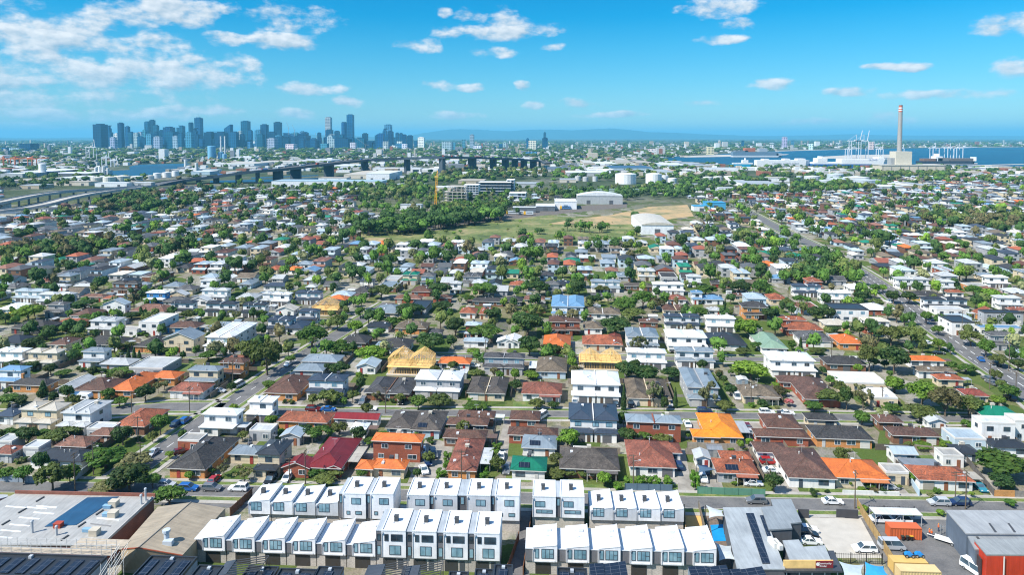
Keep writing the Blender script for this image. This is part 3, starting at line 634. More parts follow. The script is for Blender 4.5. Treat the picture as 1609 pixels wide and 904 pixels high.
# ---------------------------------------------------------------- far hills
def hills(name,D,prof,col,thick=2500):
    b=MB(); n=len(prof); top=[];bot=[];back=[]
    for (px,py) in prof:
        a=(px-CX)/F; dirx=a; dl=math.cos(TILT)
        x=a*D/dl*1.0; z=zrow((x,D,0),py); top.append((x,D,z)); bot.append((x*.93,D-thick,0)); back.append((x*1.05,D+thick,0))
    for i in range(n-1):
        m0=[tuple((p+q)/2+d for p,q,d in zip(bot[j],top[j],(0,0,top[j][2]*rnd.uniform(-.05,.05)))) for j in (i,i+1)]
        b.face([bot[i],bot[i+1],m0[1],m0[0]]); b.face([m0[0],m0[1],top[i+1],top[i]]); b.face([top[i],top[i+1],back[i+1],back[i]])
    o=b.build(name,col); o['kind']='structure'
hm=plain('hill_forest',(.035,.06,.03),.95,var=.3,scale=.001)
def jag(prof,amp=.5,sub=6):
    out=[]
    for (a,b) in zip(prof[:-1],prof[1:]):
        for k in range(sub):
            t=k/sub; out.append((a[0]+(b[0]-a[0])*t,a[1]+(b[1]-a[1])*t+rnd.uniform(-amp,amp)*.6))
    return out+[prof[-1]]
hills('hills',30000,jag([(640,214),(665,209),(710,203),(750,203),(780,205.5),(800,206),(835,203.5),(870,203.5),(900,204.5),(930,203),(960,201.5),(990,204),(1015,207),(1060,208.5),(1110,211),(1170,213),(1240,214)],.5),hm)
hills('hills',29000,jag([(-160,216),(-40,215),(60,217),(180,215),(300,209),(340,205),(380,207),(430,208),(520,213),(600,215)],.6),hm)
hills('hills',31000,jag([(1180,214.5),(1250,212.6),(1290,212.2),(1340,210.5),(1380,212.2),(1450,212.8),(1530,213.2),(1700,213.8)],.4),hm)
TA=tile(0,440,3.425);TB=tile(400,440,3.425);TC=tile(800,440,3.425);TD=tile(1200,440,3.425)
TE=tile(0,640,3.425);TF=tile(400,640,3.425);TG=tile(800,640,3.425);TI=tile(0,600,5.022);TJ=tile(1080,600,5.022);TK=tile(1340,600,5.022)
def one(T,a,b,c,d,k,roof,wall,**o): return house(T((a,b,c,d,k)),roof,wall,**o)
# ---- rows facing the first cross street
house(TJ((150,440,250,515,'h'),(45,260,425,516,'h')),'to2','o',label='long L-shaped unit block with vivid orange painted roof and tan brick walls',cat='house',near=True)
house(TJ((630,905,255,440,'h'),(545,965,400,515,'h')),'tb','r',label='long brown-tiled unit block with stepped hip ridges beside vivid orange roof')
house(TJ((800,1178,520,850,'h'),(548,800,480,640,'h')),'tb2','w',label='white L-shaped house with mottled brown roof and red car in front',cat='house')
house(TJ((235,565,610,810,'h'),(270,520,555,700,'h')),'tr','g',sol=1,opts='p',label='terracotta tiled house with dark solar panels behind the green street fence')
one(TJ,60,190,540,690,'g','ml','w',label='pale metal garage beside the solar-panelled terracotta house',cat='garage')
house(TJ((950,1190,255,375,'h')),'tk','c',base='black tiled hip-roofed house with cream walls')
house(TJ((1020,1465,350,530,'h')),'tk','o',base='wide black tiled hip-roofed house with tan brick walls')
house(TJ((440,730,20,185,'h')),'tn','c',label='olive brown hip-roofed bungalow on a front lawn facing the second street',opts='p')
house(TK((-135,285,610,850,'h')),'to','c',opts='p',label='cream bungalow with orange tiled roof behind long white front wall',chim=0)
one(TK,265,435,672,815,'f','gf','c',label='cream flat-roofed garage joined to the orange-tiled bungalow driveway',cat='garage')
house(TK((530,955,665,870,'h')),'tr','w',label='white bungalow with terracotta hip roof beside two power poles')
one(TK,320,515,505,655,'s','mb2','w',label='white cottage shed with weathered pale blue roof behind orange bungalow',cat='shed')
one(TK,715,870,570,680,'f','gf','w',label='small white shed with rust-stained roof beside back lawn',cat='shed')
house(TK((205,400,262,395,'h')),'tb2','b'); house(TK((320,690,360,505,'h')),'tb2','b')
house(TK((600,750,305,395,'g')),'ml','w'); one(TK,810,1045,365,540,'f','mb2','l',cat='house',base='long pale blue flat-roofed house')
house(TK((830,1010,495,650,'h')),'md','w'); house(TK((1020,1270,320,490,'F')),'wf','w',fc=(.1,.1,.1)); house(TK((1280,1420,310,470,'F')),'wf','w')
house(TK((1030,1325,190,345,'h')),'mg','c',chim=0,label='cream house with vivid green metal roof near the main road'); house(TK((1120,1400,450,600,'h')),'md','w')
house(TK((900,1080,55,180,'h')),'tm2','c'); 
house(TK((150,350,60,205,'f')),'wf','c')
# left of the side street
house(TI((90,415,160,400,'D')),'mt','c',label='cream twin house with pale metal roofs behind round green street trees')
house(TI((425,680,145,430,'D')),'ml','w',label='long white two-storey twin house with pale roofs and side windows')
house(TI((890,1150,212,425,'h')),'tr','b',label='terracotta-roofed brown brick house on corner beside footpath and power pole')
house(TI((420,690,430,590,'h'),(700,880,430,500,'h')),'tb3','b',label='pinkish brown low house behind navy corner house')
house(TI((205,660,530,705,'h')),'md','w',label='white corner house with dark slate roof behind large olive tree')
one(TI,180,310,465,612,'f','ml','g',cat='garage',label='grey garage with white door and flat pale roof'); one(TI,-40,100,440,560,'f','ml','g',cat='shed',label='grey flat-roofed shed at the left edge')
house(TI((-80,100,520,650,'h')),'tr2','g')
house(TI((-60,110,205,345,'h')),'mn','w')
one(TI,680,880,390,460,'f','ml','g',cat='garage',label='low flat carport roof behind pinkish brown house')
house(TA((900,1100,552,645,'h')),'tr2','w',label='white bungalow with red tiled roof on street corner lawn',opts='p')
house(TA((580,720,495,640,'h'),(800,945,490,572,'h')),'to','o',label='long terracotta-orange L-shaped unit block beside caravan')
house(TA((400,580,525,640,'h')),'tb','o'); one(TA,295,395,505,632,'g','ml','w',base='pale metal gabled shed',cat='shed')
house(TA((40,260,530,610,'h')),'tk','o',chim=1,label='black-roofed bungalow with tall tan brick chimney')
house(TA((-50,90,485,590,'H')),'mblue','w',label='two-storey white house with bright blue roof at left edge')
house(TA((985,1160,465,590,'H')),'mb','c'); house(TA((1155,1300,445,545,'H')),'tb','o'); house(TA((1195,1340,405,480,'h')),'tr2','r')
house(TA((690,880,415,520,'f')),'ml','g'); house(TA((530,700,420,495,'h')),'ml','g'); house(TA((410,545,380,480,'H')),'mb','w')
house(TA((110,290,380,485,'D')),'mt','c'); house(TA((-60,100,372,480,'D')),'mw','w')
house(TA((870,1050,252,395,'G')),'mb','c',label='cream two-storey gabled townhouse with long grey roof'); house(TA((1085,1240,225,395,'D')),'mw','w',label='long white twin house with stepped white roofs above small street')
house(TA((715,870,300,395,'h')),'tk','o'); house(TA((420,640,300,385,'h')),'tk','w'); house(TA((255,360,305,385,'h')),'tb','c'); house(TA((-40,120,295,375,'h')),'md','w'); house(TA((45,250,215,295,'h')),'tk','d')
house(TA((745,860,180,300,'F')),'wf','w',label='tall white boxy house with blue ground floor'); house(TA((890,1060,222,290,'h')),'tb','B'); house(TA((1100,1270,225,295,'h')),'mb','w')
house(TA((455,610,195,300,'D')),'ml','w'); house(TA((610,740,250,305,'f')),'gf','w'); house(TA((545,680,105,195,'G')),'mb2','w'); house(TA((690,890,130,200,'h')),'tb3','o',label='wide pinkish brown bungalow among white roofs on the left')
house(TA((370,490,150,225,'h')),'tb','b'); house(TA((310,450,215,260,'h')),'tr','o'); house(TA((895,1030,130,195,'H')),'md','w'); house(TA((1085,1260,125,200,'D')),'md','w'); house(TA((1285,1420,120,205,'D')),'md','w')
house(TA((765,880,70,135,'H')),'mw','B'); house(TA((870,1000,90,145,'h')),'tg','g'); house(TA((545,640,92,130,'h')),'tr','c'); house(TA((1015,1120,90,140,'g')),'ml','w'); house(TA((1065,1215,65,120,'D')),'ml','w')
house(TA((1060,1160,10,65,'H')),'ml','w'); house(TA((1255,1370,70,130,'h')),'ml','w'); house(TA((50,220,70,125,'D')),'mb2','w'); house(TA((180,370,70,145,'D')),'ml','w'); house(TA((-20,100,120,190,'h')),'mw','w')
house(TA((230,330,125,205,'H')),'tg','g'); house(TA((585,730,28,80,'D')),'tk','b'); house(TA((870,970,10,62,'h')),'mb','w'); house(TA((430,560,85,120,'h')),'tb3','c'); house(TA((0,90,10,70,'h')),'tg','w'); house(TA((250,360,25,60,'h')),'ml','w'); house(TA((390,500,20,60,'h')),'ml','c')
house(TA((700,800,10,50,'h')),'mb','g'); house(TA((930,1040,25,80,'h')),'tg','c')
# centre left
house(TB((115,395,710,815,'h')),'tr','o',label='terracotta-roofed tan brick house on second street beside white townhouse',cat='house')
house(TB((420,668,720,800,'s')),'tm','w',label='white house with long maroon metal roof on second street')
house(TB((700,850,708,850,'h')),'tn2','w'); house(TB((835,1000,705,860,'h')),'tn2','l',sol=1,label='dark brown hip-roofed house with rear solar panels, right of its twin')
house(TB((1085,1290,705,790,'h')),'tb','b'); house(TB((1030,1255,765,830,'h')),'tb','b'); house(TB((1010,1245,808,905,'h')),'tb','b')
house(TB((-60,85,655,775,'D')),'mw','w'); house(TA((1060,1260,705,850,'H')),'mw','w',label='white two-storey house with dark skylights in its white roof')
house(TB((45,235,510,655,'h')),'tb','o'); house(TB((265,470,505,650,'D')),'mn','w'); house(TB((590,835,522,655,'d')),'tk2','b',label='charcoal low twin house with two parked vans in front')
house(TB((850,1105,485,645,'D')),'mw','g',label='grey twin house with white metal roofs right of charcoal twin')
house(TB((1140,1350,520,655,'d')),'tn2','c',label='low cream twin house with dark brown hip roofs')
house(TB((985,1160,415,490,'h')),'to','w',label='orange-red hip-roofed bungalow right of the timber house frames')
house(TB((1225,1450,395,515,'D')),'tk2','g'); house(TB((540,655,410,510,'g')),'mb2','w'); house(TB((245,450,400,480,'h')),'mb','g'); house(TB((205,370,450,530,'h')),'mb','g')
house(TB((675,830,310,400,'h')),'tk','w'); house(TB((460,600,290,375,'h')),'tk','b'); house(TB((1125,1215,275,325,'H')),'mb2','r'); house(TB((1120,1255,312,368,'h')),'mb2','w')
house(TB((750,925,220,295,'h')),'tn','o'); house(TB((600,725,225,285,'h')),'md','w'); house(TB((630,795,130,210,'h')),'mb','c',label='wide blue grey hip-roofed house with small front gable among trees')
house(TB((50,185,190,295,'D')),'mn','w'); house(TB((160,260,215,295,'h')),'mn','w'); house(TB((218,330,190,245,'H')),'mn','w'); house(TB((105,215,125,195,'g')),'mt','w')
house(TB((750,895,80,130,'h')),'tb3','r'); house(TB((955,1060,80,125,'h')),'tb','r'); house(TB((1100,1190,145,210,'h')),'tr','w'); house(TB((1205,1265,145,215,'h')),'tr','c'); house(TB((385,490,80,140,'h')),'to','r'); house(TB((320,450,100,160,'h')),'tg','c')
house(TB((25,120,70,140,'D')),'ml','w'); house(TB((85,180,70,145,'D')),'mw','w'); house(TB((200,350,70,135,'D')),'mn','w'); house(TB((405,520,58,115,'h')),'mb2','w'); house(TB((525,620,30,95,'h')),'tk','d'); house(TB((840,945,28,90,'h')),'tb','r'); house(TB((1045,1110,5,80,'H')),'ml','w')
house(TB((940,1010,270,320,'h')),'tk2','w'); house(TB((1170,1340,95,145,'h')),'tk','b'); house(TB((1300,1400,300,370,'g')),'mw','w'); house(TB((40,180,15,60,'h')),'mn','w'); house(TB((270,330,30,65,'h')),'ml','w'); house(TB((560,640,0,30,'h')),'mn','w'); house(TB((690,760,140,175,'h')),'tb','c')
# centre right
house(TC((65,283,550,660,'h')),'tr2','w',label='white bungalow with red hip roof on a green front lawn',opts='p')
house(TC((335,600,490,672,'D')),'mw','w',label='white twin house with bright white stepped roofs in the centre'); house(TC((635,875,530,685,'d')),'tn','c',label='cream low twin house with olive brown hip roofs and gabled porches')
house(TC((965,1140,475,690,'D')),'mb','g',label='tall grey twin townhouse with blue grey roof and arched front windows'); house(TC((900,1110,390,478,'D')),'mb','w'); house(TC((635,850,385,485,'D')),'mw','w')
house(TC((855,1070,265,395,'D')),'mw','w',label='white twin house with white gabled roofs and dark garage fronts'); house(TC((840,1030,190,275,'D')),'mn','w'); house(TC((635,810,255,392,'D')),'mb','w'); house(TC((395,612,295,385,'h')),'tr','c')
house(TC((180,330,290,400,'h')),'to','r',label='bright orange hip-roofed house with red brick walls beside dark tree'); house(TC((210,308,190,305,'H')),'tb','r'); house(TC((288,385,215,305,'H')),'tb','r'); house(TC((225,405,80,215,'D')),'mblue','w',label='two-storey white house with curved light blue roofs')
house(TC((145,310,410,535,'h')),'tn','l'); house(TC((1075,1280,280,385,'h')),'md','w',label='long low white house with charcoal hip roof and broad lawn'); house(TC((1065,1225,190,285,'D')),'mw','w'); house(TC((1265,1400,115,220,'H')),'tk','o')
house(TC((410,600,145,215,'d')),'tn','w'); house(TC((400,505,220,295,'h')),'tn','w'); house(TC((440,565,75,115,'s')),'tg','c'); house(TC((830,970,130,195,'d')),'tb','c'); house(TC((850,955,80,135,'h')),'tr2','w'); house(TC((775,945,10,85,'D')),'mw','w')
house(TC((985,1048,55,135,'H')),'mblue','w'); house(TC((1050,1155,80,135,'h')),'mblue','w'); house(TC((1070,1150,155,195,'h')),'ml','w'); house(TC((1200,1310,70,115,'h')),'tb','c'); house(TC((78,190,80,135,'h')),'tb3','c'); house(TC((-20,70,85,145,'h')),'tk','d'); house(TC((190,270,5,85,'H')),'tg','g')
house(TC((440,600,0,70,'D')),'mb','w'); house(TC((620,770,15,60,'h')),'tn2','b'); house(TC((700,805,215,260,'h')),'tb','b'); house(TC((0,105,5,55,'h')),'tr','c'); house(TC((-20,60,285,370,'g')),'mw','w'); house(TC((545,612,280,385,'g')),'tm2','c',label='narrow cream gable-fronted house with dark red roof')
house(TC((85,200,135,180,'h')),'tk','b'); house(TC((960,1040,0,40,'H')),'ml','w'); house(TC((1090,1200,0,45,'h')),'tk','b'); house(TC((1220,1370,0,50,'h')),'tn','c')
house(TG((320,590,-20,195,'D')),'mn','w',label='white twin house with navy slate roofs facing away beside the second street'); house(TG((630,930,40,190,'D')),'mb','r',label='red brick two-storey twin house with blue grey roofs',opts='n'); house(TG((0,165,20,118,'h'),(-10,262,110,205,'h')),'tb','r')
house(TG((65,255,150,275,'h')),'mb','w',sol=1,label='white house with pale grey-blue hip roof and solar panels behind green roof'); house(TG((5,200,265,400,'h')),'mg','w',sol=1,label='white cottage with green metal roof and solar panels by cross street')
house(TG((270,595,220,392,'h')),'tn2','b',opts='p',label='wide dark brown hip-roofed bungalow with curved porch and front garden'); house(TG((645,900,180,380,'h'),(760,930,190,300,'h')),'tr2','w',label='red tiled L-shaped house behind a clipped hedge and blue fence'); one(TG,345,430,240,318,'f','wf','w',cat='house extension',label='small white flat-roofed extension behind wide dark brown bungalow')
house(TF((-20,120,175,400,'H')),'md','c',label='cream two-storey house with dark roofs left of maroon gabled house'); 
house(TF((270,470,165,385,'h'),(140,300,255,386,'g'),(385,468,280,388,'g')),'tm','r',label='red brick house with maroon roofs, cream gables and two white garage doors')
house(TF((625,900,155,300,'H')),'to','r',opts='n',label='tall red brick house with orange tiled roofs behind the orange gabled house'); house(TF((625,812,280,390,'h'),(540,640,315,392,'h')),'to','c',label='cream house with orange tiled roof and small gable above entry')
house(TF((1030,1195,170,400,'h')),'tr2','o',label='long red-brown tiled unit block beside driveway with parked cars'); one(TF,130,250,118,212,'g','mb2','g',cat='house',base='long pale blue grey gabled house'); one(TF,-30,90,135,185,'f','ml','g',cat='house',base='low pale flat-roofed house')
one(TF,512,600,120,172,'h','mw','w',cat='shed',label='white hut with white hip roof behind maroon-roofed house'); house(TE((895,1110,160,390,'h')),'tk','o',label='long black-tiled tan brick house on the corner of side street'); one(TE,955,1075,170,240,'f','gf','r',cat='garage',label='brick double garage with flat roof on the side street')
house(TE((1225,1400,205,310,'h')),'mb','c'); 
# right
house(TD((45,288,385,532,'D')),'mw','w',label='white twin house with dark grey ground floor and white roofs',cat='house'); house(TD((225,420,520,690,'h'),(88,235,515,595,'h')),'tb2','r',label='L-shaped reddish brown house with curved driveway on its left')
house(TD((342,555,410,495,'h')),'tk','b'); house(TD((410,660,495,605,'f'),(560,705,580,672,'f')),'wf','c',sol=0,label='white modern flat-roofed house behind a tall gum tree'); house(TD((785,975,415,475,'h')),'to','w'); house(TD((835,1035,465,535,'h')),'tn','w'); house(TD((940,1080,530,580,'h')),'tr','c')
house(TD((205,375,270,365,'h')),'tg','w'); house(TD((108,240,195,295,'H'),(120,322,225,305,'h')),'tr','r',label='two-storey red brick house with terracotta roofs right of centre'); house(TD((408,540,290,380,'h')),'to','o'); house(TD((330,470,210,275,'h')),'mt','c'); house(TD((545,680,200,255,'h')),'mt','w'); house(TD((545,650,235,295,'h')),'tm2','r')
house(TD((-10,130,280,405,'h')),'mgr','w',label='white house with pale green hip roof beside white twin house'); house(TD((375,560,125,225,'F')),'md','w',fc=(.1,.15,.25),label='modern white and charcoal house with tall white columns near main road'); house(TD((312,480,75,135,'D')),'mw','w'); house(TD((35,130,70,135,'h')),'tr','c'); house(TD((165,320,50,95,'D')),'mn','w')
house(TD((880,1110,95,175,'D')),'md','w'); house(TD((805,970,60,115,'h')),'tk','y',label='yellow-walled house with black tiled roof across the main road'); house(TD((725,900,10,55,'D')),'ml','w'); house(TD((955,1040,15,70,'H')),'ml','w'); house(TD((1150,1290,140,215,'g')),'tr','o'); house(TD((1015,1130,190,300,'F')),'md','w',label='white corner shop with dark roof and awning across main road',cat='shop'); house(TD((1190,1390,190,245,'F')),'md','g'); one(TD,1170,1400,240,300,'f','mblue','w',cat='warehouse',label='long warehouse with light blue roof right of the main road')
house(TD((1240,1375,290,385,'H')),'tg','g'); house(TD((1335,1440,375,435,'h')),'mb2','g'); house(TD((1270,1400,90,165,'D')),'ml','w'); house(TD((935,1085,140,195,'f')),'ml','w'); house(TD((1335,1430,150,195,'h')),'tr2','r'); house(TD((985,1080,60,95,'h')),'tr','w'); house(TD((1100,1200,15,60,'f')),'gf','o'); house(TD((690,780,-20,15,'h')),'md','w'); house(TD((1210,1330,-10,45,'D')),'mw','w'); house(TD((1340,1440,40,100,'h')),'ml','w')
# ================================================================= vehicles
def wheel_mesh(r):
    b=MB(); n=12
    for y,m_,rr in ((-.11,0,r),(.0,0,r)): pass
    pts=[(r*math.cos(6.2832*i/n),-.11,r+r*math.sin(6.2832*i/n)) for i in range(n)]+[(r*math.cos(6.2832*i/n),.11,r+r*math.sin(6.2832*i/n)) for i in range(n)]
    b.mesh(pts,[(i,(i+1)%n,n+(i+1)%n,n+i) for i in range(n)]+[tuple(range(n-1,-1,-1)),tuple(range(n,2*n))],0)
    for s in (-1,1):
        q=[(r*.62*math.cos(6.2832*i/n),s*.115,r+r*.62*math.sin(6.2832*i/n)) for i in range(n)]
        b.mesh(q,[tuple(range(n)) if s<0 else tuple(range(n-1,-1,-1))],1)
    return b.data('wheel_mesh',[M['rubber'],plain('alloy',(.4,.41,.42),.35,.6)])
WH=wheel_mesh(.33)
CARS={'sedan':dict(L=4.6,W=1.8,body=[(-2.3,.3),(2.28,.3),(2.3,.62),(1.05,.86),(-1.75,.92),(-2.3,.82)],roof=(-1.75,1.05,-1.0,.25),zb=.86,zt=1.43),
 'suv':dict(L=4.7,W=1.88,body=[(-2.3,.35),(2.3,.35),(2.34,.75),(1.2,1.02),(-2.28,1.05),(-2.34,.7)],roof=(-2.25,1.2,-1.95,.35),zb=1.0,zt=1.7),
 'hatch':dict(L=4.1,W=1.75,body=[(-2.0,.3),(2.0,.3),(2.05,.62),(1.0,.88),(-2.0,.95),(-2.05,.6)],roof=(-1.98,1.0,-1.6,.15),zb=.88,zt=1.48),
 'van':dict(L=5.0,W=1.95,body=[(-2.5,.35),(2.45,.35),(2.52,.8),(2.2,1.1),(-2.5,1.15),(-2.52,.7)],roof=(-2.5,2.2,-2.42,1.35),zb=1.1,zt=2.15),
 'ute':dict(L=5.2,W=1.88,body=[(-2.6,.4),(2.55,.4),(2.6,.8),(1.3,1.05),(-2.6,1.05),(-2.62,.7)],roof=(-.7,1.3,-.5,.45),zb=1.03,zt=1.75)}
_cm={}
def car_meshes(t):
    if t in _cm: return _cm[t]
    d=CARS[t]; W=d['W']/2; b=MB(); pr=d['body']; n=len(pr)
    ins=.06
    pts=[(x,-W,z) for x,z in pr]+[(x,W,z) for x,z in pr]
    b.mesh(pts,[(i,(i+1)%n,n+(i+1)%n,n+i)[::-1] for i in range(n)]+[tuple(range(n)),tuple(range(2*n-1,n-1,-1))],0)
    x0,x1,x2,x3=d['roof']; zb,zt=d['zb'],d['zt']; w2=W*.8
    # roof shell
    r=[(x2,-w2,zt-.06),(x3,-w2,zt-.06),(x3,w2,zt-.06),(x2,w2,zt-.06),(x2+.08,-w2+.08,zt),(x3-.08,-w2+.08,zt),(x3-.08,w2-.08,zt),(x2+.08,w2-.08,zt)]
    b.mesh(r,[(0,1,5,4),(1,2,6,5),(2,3,7,6),(3,0,4,7),(4,5,6,7)],0)
    for s in (-1,1):   # pillars
        for xa,xb in ((x0+.05,x2+.04),(x1-.05,x3-.04),((x0+x1)/2-.15,(x2+x3)/2-.1)): b.bar((xa,s*(W-.04),zb),(xb,s*(w2-.0),zt-.04),.05,4,0)
    if t=='ute': b.box(-2.5,-.85,-W+.1,W-.1,.75,1.06,1)
    body=b.data('body_'+t,[M['car'],M['rubber']])
    g=MB(); w1=W-.05
    q=[(x0,-w1,zb-.02),(x1,-w1,zb-.02),(x1,w1,zb-.02),(x0,w1,zb-.02),(x2,-w2+.02,zt-.05),(x3,-w2+.02,zt-.05),(x3,w2-.02,zt-.05),(x2,w2-.02,zt-.05)]
    g.mesh(q,[(0,1,5,4),(1,2,6,5),(2,3,7,6),(3,0,4,7)],0); glass=g.data('glass_'+t,M['glass'])
    lm=MB()
    for s in (-1,1): lm.box(d['L']/2-.12,d['L']/2+.02,s*(W-.25)-.18,s*(W-.25)+.18,.62,.76,0)
    lamp=lm.data('lamp_'+t,plain('lamp_glass_'+t,(.7,.7,.68),.2,var=.02)); 
    _cm[t]=(body,glass,lamp); return _cm[t]
CARCOL={'white':(.78,.79,.79),'silver':(.42,.44,.46),'grey':(.14,.15,.16),'black':(.015,.016,.018),'blue':(.015,.10,.33),'navy':(.012,.03,.09),'red':(.33,.015,.015),'dark red':(.12,.012,.015),'dark green':(.02,.06,.05),'teal':(.03,.2,.27)}
NCAR={'sedan':'sedan','suv':'four-wheel drive','hatch':'hatchback','van':'van','ute':'pickup truck'}
CATC={'sedan':'car','suv':'car','hatch':'car','van':'van','ute':'truck'}
def car(px,py,t,colour,deg,where,z=0.05,group=None):
    c=G(px,py); c.z=z
    root=empty('parked_'+('van' if t=='van' else 'truck' if t=='ute' else 'car'),c,R(deg)); body,glass,lamp=car_meshes(t)
    link('body',body,root,color=CARCOL[colour]); link('windows',glass,root); link('headlights',lamp,root)
    d=CARS[t]; 
    for sx in (-1,1):
        for sy in (-1,1): link('wheel',WH,root,(sx*d['L']*.3,sy*(d['W']/2-.1),-.04))
    lab=f"{colour} {NCAR[t]} {where}"
    tag(root,lab,CATC[t],group); return root
X=-3; U=85; D_=265   # headings: along the cross streets, up / down the side streets
for a in [(333,771,'suv','grey',X,'parked on cross street beside red parked car'),(375,771,'suv','white',X+180,'parked on cross street left of the white roofs'),(296,771,'suv','blue',X,'parked on cross street behind the tan warehouse'),(262,765,'hatch','silver',X,'half hidden behind trees on the left corner'),(337,757,'hatch','red',U,'nose-in on driveway beside black-tiled house'),
 (240,715,'sedan','silver',D_+3,'waiting at white bars of the side street'),(278,669,'suv','navy',U,'parked on side street under a street tree'),(291,664,'suv','blue',U,'parked on side street near the terracotta-roofed corner'),(375,608,'van','white',U-10,'driving down the side street beside grass verge'),(285,713,'hatch','dark red',X+40,'parked at brick double garage on side street'),
 (451,755,'hatch','white',D_,'in front of white garage doors of maroon house'),(425,758,'suv','black',D_,'on driveway left of the maroon house'),(666,742,'sedan','white',D_+25,'nearest of three on driveway left of brick units'),(672,729,'suv','navy',D_+20,'middle of three on driveway left of brick units'),(681,717,'suv','grey',D_+20,'farthest of three on driveway left of brick units'),(664,713,'hatch','white',D_+10,'behind the tall orange-roofed house'),
 (788,720,'sedan','white',U,'on driveway right of the brick unit block'),(784,729,'hatch','white',U,'second on driveway right of the brick unit block'),(796,742,'suv','grey',D_,'near street on driveway right of brick units'),(1066,735,'suv','navy',U,'on long driveway beside the red tiled house'),(1105,755,'hatch','white',D_,'beside the blue shade sail and green fence'),(1107,743,'suv','navy',U,'under blue shade sail behind white hatchback'),(1183,763,'sedan','white',X,'on lawn behind the green street fence'),(1188,791,'suv','grey',X+180,'on cross street before the green fence'),(1208,729,'suv','red',X,'in front of white L-shaped house'),(1213,743,'sedan','white',X,'behind small tree beside the red car'),
 (1308,792,'sedan','white',X,'driving alone on cross street at right'),(1475,794,'suv','silver',X+180,'parked on cross street beside white bungalow'),(1508,794,'suv','navy',X+180,'parked on cross street below the power pole'),(1398,769,'hatch','silver',X,'behind long white front wall'),(1539,769,'sedan','teal',D_,'on narrow driveway right of white bungalow'),(1268,836,'sedan','white',X,'farthest of three in bays beside grey-roofed building'),(1268,845,'suv','black',X,'middle of three in bays beside grey-roofed building'),(1273,855,'sedan','white',X,'nearest of three in bays beside grey-roofed building'),(1358,867,'suv','white',X+180,'alone on the pale concrete car park'),
 (1401,863,'van','silver',X,'parked before the orange container in yard'),(1531,901,'van','white',-74,'parked beside the bright red shed'),(1380,821,'ute','white',X+180,'behind white shed roof beside yard fence'),(1412,822,'ute','white',X+180,'with canopy beside the tall black yard fence'),
 (492,646,'suv','dark red',X,'parked on second street before navy twin house'),(516,646,'sedan','blue',X,'parked on second street near the white townhouse'),(581,645,'sedan','white',X,'parked on second street before charcoal twin house'),(570,634,'suv','grey',D_,'on left driveway of charcoal twin house'),(632,634,'suv','black',D_,'on right driveway of charcoal twin house'),(852,657,'van','white',X+60,'beside brown tiled roofs near centre street'),(903,635,'hatch','white',D_,'at left door of bright white twin house'),(967,638,'hatch','black',D_,'at right door of bright white twin house'),(991,638,'suv','black',D_,'before the cream low twin house'),(1052,637,'suv','silver',D_,'right of the cream low twin house'),(1107,649,'suv','navy',X,'on second street before the grey townhouse'),(1157,626,'van','white',D_,'nose-out beside olive brown bungalow'),(1080,669,'sedan','white',U,'left of the vivid orange roof'),(1178,681,'hatch','silver',U,'right of the vivid orange roof'),(1173,672,'hatch','dark red',U,'behind silver hatchback by the vivid orange roof'),(1205,651,'suv','white',X,'on second street before olive brown bungalow'),(1236,652,'sedan','white',X,'on second street right of another white car'),
 (452,575,'hatch','white',D_,'on the far part of the side street'),(1541,567,'sedan','blue',70,'parked on main road right of the double lines'),(1566,574,'suv','black',70,'parked under a tree by the main road'),(1552,598,'suv','grey',U+8,'left lane of the main road near the bottom'),(1558,604,'sedan','grey',U+8,'behind grey four-wheel drive on main road'),(1461,504,'suv','navy',U+15,'parked on main road shoulder near bend'),(1412,490,'van','white',U+20,'driving on the main road past trees'),(1396,476,'suv','white',U+20,'parked farther up the main road'),(1405,497,'suv','navy',U+15,'parked left side of main road by trees'),(1458,541,'sedan','white',X,'turning at the lane beside main road'),(1475,557,'sedan','black',X,'parked at lane mouth below round green tree'),(1508,615,'suv','black',U,'parked beside orange roofs near main road'),(1587,628,'suv','black',U,'parked by the main road near green roof'),(1315,692,'sedan','grey',U,'on concrete drive right of black tiled roofs'),(345,617,'hatch','silver',X,'beside white bungalow on corner lawn'),(690,575,'sedan','black',X,'on third street behind timber frames'),(745,577,'hatch','white',X,'on third street beside orange bungalow'),(905,572,'sedan','silver',X,'on third street left of timber frame'),(1000,558,'suv','white',D_,'before white gabled twin house'),(1055,553,'suv','black',D_,'at garage of white gabled twin house')]:
    car(*a)
# caravan
c=G(128,631); root=empty('caravan',c,R(-4)); tag(root,'white caravan parked beside the pale gabled shed','caravan')
b=MB(); b.prism([(-3.4,-1.15),(3.4,-1.15),(3.4,1.15),(-3.4,1.15)],.55,1.1,1); b.mesh([(-3.4,-1.15,1.1),(3.2,-1.15,1.1),(3.4,-1.15,1.7),(2.9,-1.15,2.7),(-3.2,-1.15,2.7),(-3.4,1.15,1.1),(3.2,1.15,1.1),(3.4,1.15,1.7),(2.9,1.15,2.7),(-3.2,1.15,2.7)],[(0,1,2,3,4),(9,8,7,6,5),(4,3,8,9),(3,2,7,8),(2,1,6,7),(0,4,9,5)],0); b.build('body',[M['car'],M['dgutter']],root,color=(.75,.76,.76))
for x in (-2.3,-.4,1.7): add_win(root,x,-1.16,1.55,1.1,.6,0,False,0,(.1,.1,.1))
for s in (-1,1): link('wheel',WH,root,(-.3,s*1.0,0))
